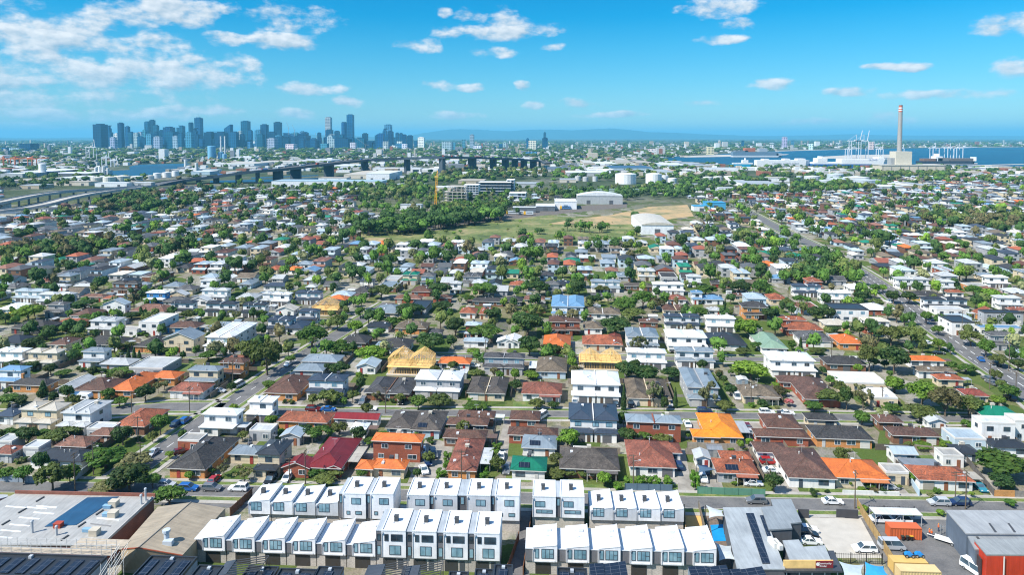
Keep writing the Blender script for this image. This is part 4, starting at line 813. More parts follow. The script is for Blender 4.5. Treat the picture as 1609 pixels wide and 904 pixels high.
# ================================================================= white townhouses
HT=R(3.); uT=Vector((math.sin(HT),math.cos(HT),0)); vT=Vector((math.cos(HT),-math.sin(HT),0))
WHT=(.80,.81,.82); LG=(.55,.57,.59)
def backdepth(c,z,row,px):
    p=G(px,row,z); return (p-Vector((c.x,c.y,z))).dot(uT)
def townhouse(xl,xb,xr,yb,fl,fr,bk,style,label,group,body=WHT,linkc=(.15,.15,.16)):
    # xl..xb narrow link bay, xb..xr main body; fl/fr rows of the roof front edge left/right, bk row of the back edge
    c=G(xl,yb); sc=scale_at(G((xl+xr)/2,yb)); w=(xr-xl)/sc; wl=(xb-xl)/sc
    cr=c+vT*w; zl=zrow(c+vT*wl,fl); zr=zrow(cr,fr); D=max(7.,backdepth(cr,zr,bk,xr+ (xr-CX)*(-.02)))
    zl=min(max(zl,5.),10.5); zr=min(max(zr,5.),10.5)
    root=empty('townhouse',c,-HT); tag(root,label,'townhouse',group)
    three=style.startswith('T'); z1=2.75; s=.02
    b=MB()   # body above ground floor
    front=[(wl,z1),(w-s,z1),(w-s,zr-.02),(wl,zl-.02)]
    pts=[(x,-.25,z) for x,z in front]+[(x,D,z) for x,z in front]
    b.mesh(pts,[(0,1,2,3),(7,6,5,4),(1,5,6,2),(4,0,3,7),(4,5,1,0)],0); b.build('upper_wall',M['paint'],root,color=body)
    b=MB(); b.box(0.02,w-s-.01,.25,D-.3,0,z1-.004,0); b.build('ground_floor_wall',M['brick'],root,color=(.43,.40,.36))
    zk=(zl-.35) if not three else zl-.02
    if wl>.4:
        b=MB(); b.box(.0,wl-.004,.0,D-.2,z1,zk-.15,0); b.build('link_wall',M['paint'],root,color=linkc)
        b=MB(); b.box(-.0,wl-.006,-.08,D-.1,zk-.148,zk,0); b.build('link_roof',M['metal'],root,color=(.70,.73,.75) if not three else (.42,.46,.49))
    # roof with upstand on the high side
    b=MB()
    if style[0]=='S': 
        R4=[(wl,-.3,zl),(w-.22,-.3,zr),(w-.22,D+.05,zr),(wl,D+.05,zl)]; b.mesh(R4+[(p[0],p[1],p[2]-.14) for p in R4],[(0,1,2,3),(0,4,5,1),(2,6,7,3),(3,7,4,0)],0)
        b.box(w-.22,w-s,-.3,D+.05,zr-.16,zr+.16,1)
    else:
        b.box(wl+.2,w-.22,-.05,D-.2,zl-.16,zl+.02,0)
        for q in ((wl,wl+.2,-.3,D+.05),(w-.22,w-s,-.3,D+.05),(wl+.2,w-.22,-.3,-.05),(wl+.2,w-.22,D-.2,D+.05)): b.box(*q,zl-.018,zl+.2,1)
    b.build('roof',[M['metal'],M['metal']],root,color=(.74,.765,.78))
    bw=w-wl; gl=True
    def W_(x,z,ww,hh,pale=True,mu=1): add_win(root,x,-.25,z,ww,hh,0,pale,mu,(.06,.07,.08))
    if style=='Sf':
        W_(wl+bw*.17,z1+.75,.85,1.9,True,0); W_(wl+bw*.60,z1+.75,2.4,1.9,True,2)
        b=MB(); b.box(wl+bw*.08,wl+bw*.9,-.32,-.252,z1+.02,z1+.3); b.build('sill_band',M['paint'],root,color=WHT)
        link('sliding_door',door_mesh(3.0,2.2,0),root,(wl+bw*.42,.2,.03),color=(.05,.045,.04))
    elif style=='Sb': W_(wl+bw*.36,z1+.85,2.4,1.9,True,2)
    elif style=='Tf':
        W_(wl+bw*.2,zl-2.0,.8,1.35,False,0); W_(wl+bw*.62,zl-2.0,2.3,1.35,False,1); W_(wl+bw*.55,z1+.55,2.3,1.9,True,1)
        add_win(root,wl*.5,0,zl-2.1,min(.9,wl*.7),1.4,0,False,0,(.06,.06,.06)); add_win(root,wl*.5,0,z1+.3,min(.9,wl*.7),1.9,0,True,0,(.06,.06,.06))
        link('sliding_door',door_mesh(2.6,2.2,0),root,(wl+bw*.3,.2,.03),color=(.05,.05,.05)); link('door',door_mesh(1.0,2.1,0),root,(wl+bw*.75,.2,.03),color=(.07,.08,.09))
    elif style=='Tb':
        W_(wl+bw*.58,zl-2.2,2.1,1.35,True,1); W_(wl+bw*.24,z1+.9,.8,.85,True,0); W_(wl+bw*.68,z1+.9,1.4,.75,True,0)
        if wl>.8: add_win(root,wl*.5,0,zl-2.1,min(.8,wl*.7),1.7,0,True,0,(.06,.06,.06))
    elif style=='Tc':
        W_(wl+bw*.32,zl-2.2,2.2,1.3,True,1); W_(wl+bw*.5,z1+.9,3.6,.75,True,2)
        if wl>.8: add_win(root,wl*.5,0,zl-2.1,min(.8,wl*.7),1.7,0,True,0,(.06,.06,.06))
    # rooftop units
    b=MB(); xx=wl+bw*(.45 if three else .42); yy=D*(.45 if style!='Sf' else .35); zz=zl+(zr-zl)*.42 if style[0]=='S' else zl
    if style!='Sf':
        b.box(xx-.4,xx+.4,yy-.4,yy+.4,zz-.1,zz+1.05,0); b.box(xx-.46,xx+.46,yy-.46,yy+.46,zz+1.05,zz+1.12,0); b.box(xx-1.0,xx-.4,yy-.9,yy-.6,zz-.1,zz+.25,1); b.build('rooftop_cooler',[M['dgutter'],M['gutter']],root)
    else:
        b.bar((xx,yy,zz-.1),(xx,yy,zz+1.9),.035,5,0); b.box(xx-.5,xx+.5,yy-.02,yy+.02,zz+1.6,zz+1.66,0); b.box(xx+.8,xx+1.7,yy+2,yy+2.8,zz,zz+.4,0); b.build('roof_aerial',M['steel'],root,color=(.5,.52,.54))
    b=MB(); b.bar((wl+.12,-.33,z1),(wl+.12,-.33,min(zl,zr)-.2),.05,5); b.box(wl+.0,wl+.3,-.5,-.26,min(zl,zr)-.45,min(zl,zr)-.15); b.build('downpipe',M['steel'],root,color=(.45,.47,.49))
    return root
g1='front terrace of white townhouses with sloped roofs'; fy=lambda x:885+(x-306)*.0375
XF=[306.2,356,402.5,450,497.3,544.5,591.]; XB=[319.5,366.2,412.5,459.6,507,554.2]
ordn=['leftmost','second from left','third from left','fourth from left','fifth from left','rightmost']
for i in range(6):
    townhouse(XF[i],XB[i],XF[i+1],fy(XF[i]),845+i*1.7,840.8+i*1.7,810+i*1.4,'Sf',f"white sloped-roof townhouse, {ordn[i]} in the left front terrace",g1)
XT=[591.2,639,687,735.6,785.4]; XTB=[600.6,648.5,697.5,745.8]
for i in range(4):
    townhouse(XT[i],XTB[i],XT[i+1],fy(XT[i]),834+i*1.5,834.6+i*1.5,801+i*1.6,'Tf',f"three-storey white flat-roofed townhouse, {['leftmost','second from left','third from left','rightmost'][i]} in front terrace",'three-storey white townhouses in the front terrace')
XS=[390.8,426.2,461.6,497,533]
for i in range(4):
    townhouse(XS[i],XS[i]+.5,XS[i+1],826+i*.9,788+i*1.3,785+i*1.3,760.6+i*1.3,'Sb',f"white sloped-roof townhouse, {['leftmost','second from left','third from left','rightmost'][i]} of four in left back terrace",'back terrace of white sloped-roof townhouses on the left',body=WHT if i<2 else LG)
for i,(a,b_,c_) in enumerate([(533,539.6,576.2),(576.2,583,619.6)]):
    townhouse(a,b_,c_,833+i,776+i*.4,776+i*.4,755,'Tb',f"white flat-roofed townhouse with {'pale' if i==0 else 'dark'} upper window beside sloped-roof ones",'tall pair of white townhouses in the back terrace')
for i,(a,b_,c_) in enumerate([(639.1,640,675.6),(675.6,682.3,719.4),(719.4,734,771.3),(771.3,778,816.3)]):
    townhouse(a,b_,c_,834+i*.8,778+i*.4,778+i*.4,755.5+i*.4,'Tb',f"white flat-roofed townhouse, {['leftmost','second from left','third from left','rightmost'][i]} in middle back terrace",'middle back terrace of white flat-roofed townhouses',body=LG if i<3 else WHT,linkc=(.09,.09,.10))
for i,(a,b_,c_) in enumerate([(836,836.6,873.4),(873.4,880.8,918)]):
    townhouse(a,b_,c_,831+i,780.6+i*.4,780.6+i*.4,760+i*.3,'Tc',f"white townhouse with long slot window, {['left','right'][i]} of the pair beside the lane",'pair of white townhouses with slot windows',linkc=(.09,.09,.10))
XR=[926.5,962.6,999.8,1036.6,1073.6]
for i in range(4):
    townhouse(XR[i],XR[i]+.5,XR[i+1],836+i*.7,803+i*.6,797.5+i*.6,769.5+i*.7,'Sb',f"white sloped-roof townhouse, {['leftmost','second from left','third from left','rightmost'][i]} of four in right back terrace",'back terrace of white sloped-roof townhouses on the right',body=LG if i!=2 else WHT)
XQ=[825.3,875.5,925.6,974.3,1024,1073.7,1124]; XQB=[836.9,889,939,989,1038,1087.8]
for i in range(6):
    townhouse(XQ[i],XQB[i],XQ[i+1],903+i*1.3,859.5+i*1.1,856.5+i*1.1,824+i*.6,'Sf',f"white sloped-roof townhouse, {ordn[i]} in the right front terrace",'right front terrace of white townhouses with sloped roofs')
# ================================================================= dark rooftops along the bottom edge
def dark_unit(x0,x1,row,z,label,panels=1,front=100.):
    c=G(x0,row,z); c2=G(x1,row,z); w=(c2-c).length; Y=c.y-front; root=empty('dark_townhouse',(c.x,c.y,0),-HT); tag(root,label,'townhouse','dark-roofed townhouses along the bottom edge')
    b=MB(); b.box(.02,w-.02,-Y,0,0,z-.4); b.build('wall',M['paint'],root,color=(.30,.33,.35))
    b=MB(); parapet_roof(b,0.02,w-.02,-Y,0,z-.3,.2,.3); b.build('roof',[M['metal'],M['metal']],root,color=(.030,.036,.044))
    n=max(1,int(w/2.6))
    for i in range(n if panels else 0):
        b=MB(); x=w*(i+.5)/n; b.box(x-.8,x+.8,-min(Y-1,5.5),-1.2,z-.18,z-.08); b.build('solar_panel',M['solar'],root)
    b=MB(); b.box(w*.5-.3,w*.5+.3,-1.1,-.5,z-.3,z+.15); b.build('vent',M['steel'],root,color=(.4,.43,.46)); return root
for (x0,x1,row,z,l) in [(-60,176,867,8.5,'wide dark flat roof with panel strips beside the scaffolding'),(238,312,873,8.,'dark flat roof just below the tan warehouse'),(313,352,888,8.,'dark roof left of the first slatted screen'),(391,440,889,8,'dark roof right of the first slatted screen'),(441,500,893,8,'low dark roof below the left front terrace'),(501,541,890,8,'dark roof with parapet below the left front terrace'),(706,737,898,8,'small dark roof below the rightmost three-storey townhouse'),(747,776,894,8,'dark roof left of lane, second from the lane'),(777,806,887,8.5,'taller dark roof right beside the lane'),(875,922,892,8,'dark flat roof below the right front terrace')]:
    dark_unit(x0,x1,row,z,l)
def tilt_box(x0,x1,x2,rb,rt,label,slats=True,solar=False):
    z=9.2; c=G(x0,rb,z-1.6); sc=scale_at(c); w=(x1-x0)/sc; L=(x2-x0)/sc
    root=empty('stair_box',(c.x,c.y,0),-HT); tag(root,label,'roof structure','tilted stair boxes on the dark roofs'); zt=z-1.6; dz=(rb-rt)/sc*.95
    b=MB(); Dp=4.2
    A=[(0,-Dp,zt),(w,-Dp,zt+dz*.25),(w,0,zt+dz*.3),(0,0,zt)]
    lo=[(p[0],p[1],0) for p in A]; b.mesh(A+lo,[(0,4,5,1),(1,5,6,2),(2,6,7,3),(3,7,4,0)],0); b.build('wall',M['paint'],root,color=(.20,.25,.29))
    b=MB(); A2=[(p[0],p[1],p[2]+.12) for p in A]; b.mesh(A2+A,[(0,1,2,3),(0,4,5,1),(1,5,6,2),(2,6,7,3),(3,7,4,0)],0); b.build('lid',M['solar'] if solar else M['metal'],root,color=(.06,.07,.085))
    if slats:
        b=MB(); k=7
        for i in range(k):
            y=-Dp+Dp*i/(k-1); b.bar((w,y,zt+dz*.25),(L,y,zt+dz),.09,4)
        for y in (-Dp,0): b.bar((L,y,zt+dz),(L,y,zt-4),.07,4)
        b.bar((L,-Dp,zt+dz),(L,0,zt+dz),.08,4)
        for i in range(5): b.bar((L,-Dp+Dp*i/4,zt+dz),(L,-Dp+Dp*i/4,zt-3),.04,4)
        b.build('slatted_screen',M['dgutter'],root)
    elif solar:
        b=MB(); q=[(w,-Dp,zt+dz*.25),(L,-Dp,zt+dz),(L,0,zt+dz),(w,0,zt+dz*.25)]; b.mesh(q+[(p[0],p[1],p[2]-.15) for p in q],[(0,1,2,3),(0,4,5,1),(1,5,6,2),(2,6,7,3),(3,7,4,0),(7,6,5,4)],0); b.build('solar_panel',M['solar'],root)
        b=MB(); b.box(w,L-.1,-Dp+.1,-.1,0,zt+dz*.2); b.build('base_wall',M['paint'],root,color=(.10,.12,.15))
tilt_box(356,372,424,884,871,'leftmost tilted stair box with slatted screen below left terrace')
tilt_box(579,606,642,890,879,'tilted stair box with slatted screen, left of the middle pair'); tilt_box(634,661,697,892,879,'tilted stair box with slatted screen, right of the middle pair')
tilt_box(926,948,982,888,880,'tilted dark solar roof below third right-hand townhouse',False,True); tilt_box(1081,1110,1140,892,886,'tilted dark solar roof below the right end townhouse',False,True); tilt_box(1140,1162,1196,897,888,'tilted dark solar roof below the grey-roofed building',False,True)
# scaffolding between the warehouse and the wide dark roof
c=G(0,868,8.5); root=empty('scaffolding',(c.x,c.y,0),-HT); tag(root,'metal scaffolding with timber planks and diagonal stair','scaffolding')
b=MB(); e=G(178,868,8.5); L=(e-c).length
for i in range(15):
    x=-6+(L+6)*i/14
    for y in (.5,2.0): b.bar((x,y,0),(x,y,10.2),.05,4)
for z in (6.5,8.2,9.3,10.0):
    for y in (.5,2.0): b.bar((-6,y,z),(L,y,z),.045,4)
b.build('frame',M['steel'],root,color=(.5,.5,.48))
b=MB(); b.box(-6,L,.6,1.9,8.15,8.25); b.box(L-9,L+1,2.,5,8.4,8.5); b.build('plank',M['fence'],root,color=(.40,.34,.26))
b=MB()
for y in (-12,-8,-4,0): b.bar((L+2.6,y,0),(L+2.6,y,9.5),.05,4); b.bar((L+1,y,0),(L+1,y,9.5),.05,4)
for x in (L+1,L+2.6):
    for z in (0,1.,1.6): b.bar((x,-13,3+z),(x,1.5,8.4+z),.05,4)
b.build('stair',M['steel'],root,color=(.55,.54,.5))
# ================================================================= industrial roofs lower left and right
def px3(pts,z): return [tuple(G(p[0],p[1],z)) for p in pts]
def slab_building(name,label,cat,poly,z,wall,roofc,wallm='paint',t=.25):
    P3=px3(poly,z); c=Vector(P3[-1]); root=empty(name,(c.x,c.y,0)); tag(root,label,cat)
    loc=[(p[0]-c.x,p[1]-c.y) for p in P3]
    a=sum(loc[i][0]*loc[(i+1)%len(loc)][1]-loc[(i+1)%len(loc)][0]*loc[i][1] for i in range(len(loc)))
    if a<0: loc=loc[::-1]
    m=Vector((sum(p[0] for p in loc)/len(loc),sum(p[1] for p in loc)/len(loc)))
    b=MB(); inn=[(m.x+(p[0]-m.x)*.985,m.y+(p[1]-m.y)*.985) for p in loc]; b.prism(inn,0,z-t-.003); b.build('wall',M[wallm],root,color=wall)
    b=MB(); b.prism(loc,z-t,z); b.build('roof',M['metal'],root,color=roofc)
    return root,c
def on_roof(root,c,name,poly,z,mat,col=None,h=.06):
    P3=px3(poly,z); loc=[(p[0]-c.x,p[1]-c.y) for p in P3]
    a=sum(loc[i][0]*loc[(i+1)%len(loc)][1]-loc[(i+1)%len(loc)][0]*loc[i][1] for i in range(len(loc)))
    if a<0: loc=loc[::-1]
    b=MB(); b.prism(loc,z+.003,z+h); return b.build(name,mat,root,color=col)
def roof_box(root,c,px,py,z,sx,sy,sz,col,name='air_conditioner'):
    p=G(px,py,z); b=MB(); b.box(-sx/2,sx/2,-sy/2,sy/2,0,sz); b.box(-sx/2-.05,sx/2+.05,-sy/2-.05,sy/2+.05,sz,sz+.08)
    for i in range(4): b.box(-sx/2+.1,sx/2-.1,-sy/2-.03,-sy/2,sz*(.15+.2*i),sz*(.25+.2*i))
    b.build(name,M['steel'],root,(p.x-c.x,p.y-c.y,z+.004),(0,0,-HT),col)
z=5.2
rw,cw=slab_building('warehouse','pale grey warehouse with blue roof section and brick parapet','warehouse',[(24,776),(244,781),(161,857),(-140,857)],z,(.19,.075,.05),(.40,.395,.37),'brick')
on_roof(rw,cw,'roof_panel',[(137,783),(187,781.5),(120,826),(70,829)],z,M['metal'],(.022,.085,.17),.1)
for (x,y) in [(10,795.5),(43,797),(54,805),(31,813),(16,824),(2,833),(-12,843),(58,803-8)]: on_roof(rw,cw,'skylight',[(x,y),(x+32,y+2.5),(x+30,y+4.2),(x-2,y+1.6)],z,M['paint'],(.74,.77,.78),.05)
for (x,y) in [(56,789),(28,807),(2,826)]: on_roof(rw,cw,'ridge_vent',[(x,y),(x+13,y-7.5),(x+14,y-6.7),(x+1.2,y+.8)],z,M['dgutter'],None,.2)
for (x,y) in [(150,810),(122,829),(95,850)]: on_roof(rw,cw,'ridge_vent',[(x,y),(x+12,y-8),(x+13,y-7),(x+1.2,y+1)],z,M['dgutter'],None,.2)
on_roof(rw,cw,'skylight',[(152,814),(188,817),(187,819),(152,816)],z,M['paint'],(.74,.77,.78)); on_roof(rw,cw,'skylight',[(142,823),(175,827),(174,828.6),(142,824.6)],z,M['paint'],(.2,.2,.2))
roof_box(rw,cw,179,796,z,1.7,1.5,1.2,(.5,.45,.36)); roof_box(rw,cw,178,813,z,1.7,1.5,1.2,(.5,.45,.36)); roof_box(rw,cw,149,841,z,1.7,1.5,1.2,(.5,.45,.36))
for q in ((169,799),(168,811.5),(137,836)): roof_box(rw,cw,q[0],q[1],z,1.7,.8,.6,(.22,.38,.52),'duct')
roof_box(rw,cw,92,829,z,1.5,1.2,.9,(.35,.06,.03),'roof_hatch')
for q,hh in (((51,838),2.4),((89,842),1.8),((222,793),2.),((229,787),2.6)):
    p=G(q[0],q[1],z); b=MB(); b.cyl(0,0,0,hh,.22,.22,8); b.cyl(0,0,hh,hh+.25,.34,.2,8); b.build('flue',M['steel'],rw,(p.x-cw.x,p.y-cw.y,z),color=(.42,.45,.47))
P3=px3([(24,776),(244,781)],z); b=MB(); a,e=Vector(P3[0])-Vector((cw.x,cw.y,0)),Vector(P3[1])-Vector((cw.x,cw.y,0)); d=(e-a).normalized(); b.obox(((a+e)/2),d*((e-a).length/2),Vector((-d.y,d.x,0))*.15,z-.2,z+.7); b.build('parapet',M['brick'],rw,color=(.20,.075,.05))
P3=px3([(240,783),(161,857)],z); b=MB(); a,e=Vector(P3[0])-Vector((cw.x,cw.y,0)),Vector(P3[1])-Vector((cw.x,cw.y,0)); d=(e-a).normalized(); b.obox(((a+e)/2),d*((e-a).length/2),Vector((-d.y,d.x,0))*.12,z+.004,z+.35); b.build('parapet',M['paint'],rw,color=(.42,.41,.39))
r2,c2=slab_building('warehouse','low pale flat-roofed building at the far left edge beside street','warehouse',[(-40,776),(12,778),(12,781),(-60,800)],5.,(.2,.08,.05),(.42,.44,.45),'brick')
# tan gabled warehouse
ez,rz_=4.8,6.4; bl,br_,bf=G(248,797,ez),G(354,799,ez),G(300,790,rz_); fl_,fr_,ff=G(190,863,ez),G(287,873,ez),G(218,861,rz_)
root=empty('warehouse',(ff.x,ff.y,0)); tag(root,'tan gabled warehouse with weathered metal roof and rooftop duct','warehouse'); o_=Vector((ff.x,ff.y,0))
b=MB(); A=[p-o_ for p in (fl_,ff,fr_,bl,bf,br_)]; b.mesh(A+[p-Vector((0,0,.22)) for p in A],[(0,1,4,3),(1,2,5,4),(0,6,7,1),(1,7,8,2),(2,8,11,5),(3,9,6,0),(4,10,9,3),(5,11,10,4)],0)
me=b.data('roof',M['metal'])
link('roof',me,root,color=(.36,.30,.215))
b=MB(); I=[p*1.0-Vector((0,0,.23)) for p in A]; gnd=[Vector((p.x,p.y,0)) for p in A]
b.mesh(I+gnd,[(0,6,8,2,1),(3,4,5,11,9),(2,8,11,5),(3,9,6,0)],0); b.build('wall',M['paint'],root,color=(.42,.34,.23))
def bargeline(p,q,w_,nm,col): 
    b=MB(); b.bar(p,q,w_,4); b.build(nm,M['steel'],root,color=col)
bargeline(A[0]+Vector((0,-.05,-.05)),A[1]+Vector((0,-.05,-.05)),.12,'bargeboard',(.3,.08,.04)); bargeline(A[1]+Vector((0,-.05,-.05)),A[2]+Vector((0,-.05,-.05)),.12,'bargeboard',(.3,.08,.04)); bargeline(A[1]+Vector((0,0,.02)),A[4]+Vector((0,0,.02)),.14,'ridge_cap',(.22,.2,.17))
p=G(262,852,5.6)-o_; b=MB(); b.cyl(p.x,p.y,5.3,7.6,.5,.5,10); b.cyl(p.x+.0,p.y,7.6,8.1,.75,.75,10); b.box(p.x-.2,p.x+1.6,p.y-1.3,p.y-.2,5.2,6.4); b.build('duct',M['steel'],root,color=(.45,.5,.54))
# ---- grey-roofed childcare building
ra,ca=slab_building('childcare_centre','large pale grey metal-roofed childcare building with dark solar strips','building',[(1135.8,798),(1197,797.5),(1234,895),(1158,895)],4.4,(.10,.105,.115),(.36,.39,.40))
on_roof(ra,ca,'solar_panel',[(1172,808),(1184,808),(1210,887),(1198,887)],4.4,M['solar'],None,.15); on_roof(ra,ca,'solar_panel',[(1194,811.5),(1201,811.5),(1212,846),(1206,846)],4.4,M['solar'],None,.15)
z=4.9; loc=px3([(1196,797.5),(1214.6,796),(1211,785),(1243,784.7),(1260,821),(1242,823),(1245,831),(1208,833)],z); lc=[(p[0]-ca.x,p[1]-ca.y) for p in loc][::-1]
b=MB(); b.prism([(p[0],p[1]) for p in lc],z-.3,z); b.build('wing_roof',M['metal'],ra,color=(.27,.30,.315)); 
b=MB(); mx=sum(p[0] for p in lc)/8; my=sum(p[1] for p in lc)/8; b.prism([(mx+(p[0]-mx)*.97,my+(p[1]-my)*.97) for p in lc],0,z-.303); b.build('wing_wall',M['paint'],ra,color=(.09,.095,.105))
z=4.65; loc=px3([(1229.5,850),(1255,848.6),(1262.7,860),(1296,857.7),(1307,884),(1242,884)],z); lc=[(p[0]-ca.x,p[1]-ca.y) for p in loc][::-1]
b=MB(); b.prism(lc,z-.3,z); b.build('wing_roof',M['metal'],ra,color=(.38,.41,.42)); b=MB(); mx=sum(p[0] for p in lc)/6; my=sum(p[1] for p in lc)/6; b.prism([(mx+(p[0]-mx)*.97,my+(p[1]-my)*.97) for p in lc],0,z-.303); b.build('wing_wall',M['paint'],ra,color=(.09,.095,.105))
z=4.0; lc=[(p[0]-ca.x,p[1]-ca.y) for p in px3([(1231,893),(1308,893),(1300,866),(1310,866),(1324,898),(1231,898)],z)][::-1]
b=MB(); b.prism(lc,z-.35,z); b.build('awning',M['metal'],ra,color=(.06,.065,.075))
a=G(1231,893.5,4.0); e=G(1308.5,893.5,4.0); hgt=1.5
def board(root,c,a,e,z0,z1,th,mat,col,nm,off=0):
    d=(e-a).normalized(); n=Vector((d.y,-d.x,0)); b=MB(); m=(a+e)/2-Vector((c.x,c.y,0))+n*off; b.obox((m.x,m.y,0),d*((e-a).length/2),n*th,z0,z1); return b.build(nm,mat,root,color=col)
board(ra,ca,a,e,4.0,5.55,.1,M['timber'],None,'fascia_board'); sa=a+(e-a)*.645; board(ra,ca,sa,e,4.1,5.5,.03,M['paint'],(.20,.015,.02),'sign',.14)
def text(par,body,loc,rot,size,mat,name='lettering',ext=.01,align='CENTER'):
    cu=bpy.data.curves.new(name,'FONT'); cu.body=body; cu.size=size; cu.extrude=ext; cu.align_x=align; cu.materials.append(mat)
    t_=bpy.data.objects.new('tmp',cu); me=bpy.data.meshes.new_from_object(t_); bpy.data.objects.remove(t_)
    return link(name,me,par,loc,rot)
d=(e-a).normalized(); ang=math.atan2(d.y,d.x); n=Vector((d.y,-d.x,0)); sm=sa+(e-sa)*.52+n*.19-Vector((ca.x,ca.y,0))
text(ra,'Community',(sm.x,sm.y,4.85),(R(90),0,ang),.52,M['line']); text(ra,'Kinder',(sm.x-d.x*.3,sm.y-d.y*.3,4.32),(R(90),0,ang),.5,M['line'])
b=MB(); b.cyl(0,0,0,.03,.34,.34,14); q=sa+(e-sa)*.12+n*.18-Vector((ca.x,ca.y,0)); b.build('emblem',M['line'],ra,(q.x,q.y,4.85),(R(90),0,ang))
for px,py in ((1214,857),(1222,860)):
    p=G(px,py,4.4); b=MB(); b.box(-.4,.4,-1.3,1.3,0,1.0); b.cyl(0,0,1.0,1.15,.3,.3,8); b.build('air_conditioner',M['steel'],ra,(p.x-ca.x,p.y-ca.y,4.41),(0,0,R(10)),(.62,.62,.58))
for i in range(5):
    p=G(1236+i*20,898,3.6); b=MB(); b.box(-.08,.08,-.08,.08,0,3.6); b.build('post',M['gutter'],ra,(p.x-ca.x,p.y-ca.y,0))
# shade sails
def sail(poly,z,col,label):
    P3=[Vector(p) for p in px3(poly,z)]; c=sum(P3,Vector())/len(P3); root=empty('shade_sail',(c.x,c.y,0)); tag(root,label,'shade sail','shade sails over the play yards')
    n=8; b=MB(); Gd=[]
    for i in range(n+1):
        row=[]
        for j in range(n+1):
            u,v=i/n,j/n; uu=u+ (.5-u)*.22*4*v*(1-v)*1; vv=v+(.5-v)*.22*4*u*(1-u)
            p=P3[0].lerp(P3[1],uu).lerp(P3[3].lerp(P3[2],uu),vv); sag=(u-.5)*(v-.5)*1.6
            row.append((p.x-c.x,p.y-c.y,z+sag))
        Gd.append(row)
    b.mesh([p for r_ in Gd for p in r_]+[(p[0],p[1],p[2]-.05) for r_ in Gd for p in r_],[(i*(n+1)+j,(i+1)*(n+1)+j,(i+1)*(n+1)+j+1,i*(n+1)+j+1) for i in range(n) for j in range(n)]+[tuple((n+1)**2+k for k in (i*(n+1)+j+1,(i+1)*(n+1)+j+1,(i+1)*(n+1)+j,i*(n+1)+j)) for i in range(n) for j in range(n)],0)
    b.build('fabric',M['paint'],root,color=col,smooth=True)
    for p,sg in zip(P3,(1,-1,1,-1)):
        b=MB(); b.cyl(0,0,0,z+.4*sg,.08,.08,6); b.build('post',M['dgutter'],root,((p.x-c.x)*1.02,(p.y-c.y)*1.02,0))
sail([(1109,797),(1136,800),(1138.5,815),(1114,812)],3.6,(.45,.49,.50),'grey shade sail beside the street end of the play yard'); sail([(1123,856),(1149,855),(1156,884),(1130,879)],3.6,(.45,.49,.50),'grey shade sail between the townhouses and grey roof'); sail([(1318,886),(1358,885),(1356,912),(1326,912)],3.4,(.42,.50,.54),'pale grey shade sail below the car park fence')
sail([(1359,886.5),(1388,887.5),(1402,912),(1353,912)],3.4,(.03,.30,.58),'bright blue canopy sail below the car park fence'); sail([(1095,733),(1118,733),(1126,741),(1097,741)],2.9,(.06,.11,.17),'dark blue shade sail beside solar-panelled terracotta house')
sheet('splash_pad',[[(1116,826),(1138,825),(1144,851),(1121,852)]],.05,plain('blue_softfall',(.01,.24,.52),.6,var=.25,scale=.5))
# grey shed and red shed
rg,cg=slab_building('shed','wide grey metal shed with ribbed roof and skylights','shed',[(1486,802),(1660,803),(1660,840),(1518,839)],6.,(.10,.13,.17),(.36,.37,.37))
for (x,y) in [(1553,823),(1583,823)]: on_roof(rg,cg,'skylight',[(x,y),(x+3,y),(x+14,y+14.5),(x+10,y+14.5)],6.,M['dgutter'],None,.04)
rg2,cg2=slab_building('shed','lower grey shed between wide shed and red shed','shed',[(1518.5,839.8),(1660,840.5),(1660,864),(1532,864)],5.4,(.12,.15,.19),(.30,.32,.33))
on_roof(rg2,cg2,'skylight',[(1533,838.2+6),(1537,838.2+6),(1543,852),(1539,852)],5.4,M['dgutter'],None,.04)
rr,cr=slab_building('shed','bright red metal shed with grey roof at lower right','shed',[(1530,848),(1680,849),(1680,873),(1550,872)],6.3,(.55,.05,.02),(.30,.315,.31),'metal')
p0,p1=G(1533.5,851,6.3),G(1547,868,6.3); board(rr,cr,Vector((p0.x+(p1.x-p0.x)*.2-.1,p0.y+(p1.y-p0.y)*.2,0)),Vector((p0.x+(p1.x-p0.x)*.8-.1,p0.y+(p1.y-p0.y)*.8,0)),.05,4.4,.12,M['paint'],(.05,.03,.03),'roller_door',.1)
p=G(1577,872.4,6.3); b=MB(); b.box(-.1,.1,-.12,.0,0,6.0); b.build('downpipe',M['gutter'],rr,(p.x-cr.x,p.y-cr.y-.15,0))
# yard things
def container(x0,x1,yb,h,col,label,d=2.44,name='shipping_container'):
    c=G(x0,yb); w=(G(x1,yb)-c).length; root=empty(name,c,-HT); tag(root,label,'container'); b=MB(); n=int(w/.28)
    pts=[]
    for i in range(n+1):
        x=w*i/n; pts.append((x,0 if i%2 else .06))
    pts+= [(w,d),(0,d)]
    b.prism(pts,.12,h,0); b.build('body',M['steel'],root,color=col)
    b=MB()
    for x in (.0,w-.12):
        for y in (-.02,d-.1): b.box(x,x+.12,y,y+.12,0,h+.02)
    b.box(0,w,-.03,.05,h-.14,h+.02); b.build('frame',M['steel'],root,color=tuple(v*.8 for v in col))
    b=MB(); b.box(w+.0,w+.06,.15,d/2-.03,.2,h-.15); b.box(w+.0,w+.06,d/2+.03,d-.15,.2,h-.15); b.build('door',M['steel'],root,color=col); return root
container(1399,1447,849,2.6,(.55,.12,.04),'orange-red shipping container with dark bins in front'); container(1404,1457,903,2.4,(.58,.38,.12),'yellow shipping container with blue machines on top'); container(1415,1477,919,2.6,(.60,.45,.22),'pale yellow container at the bottom edge of yard')
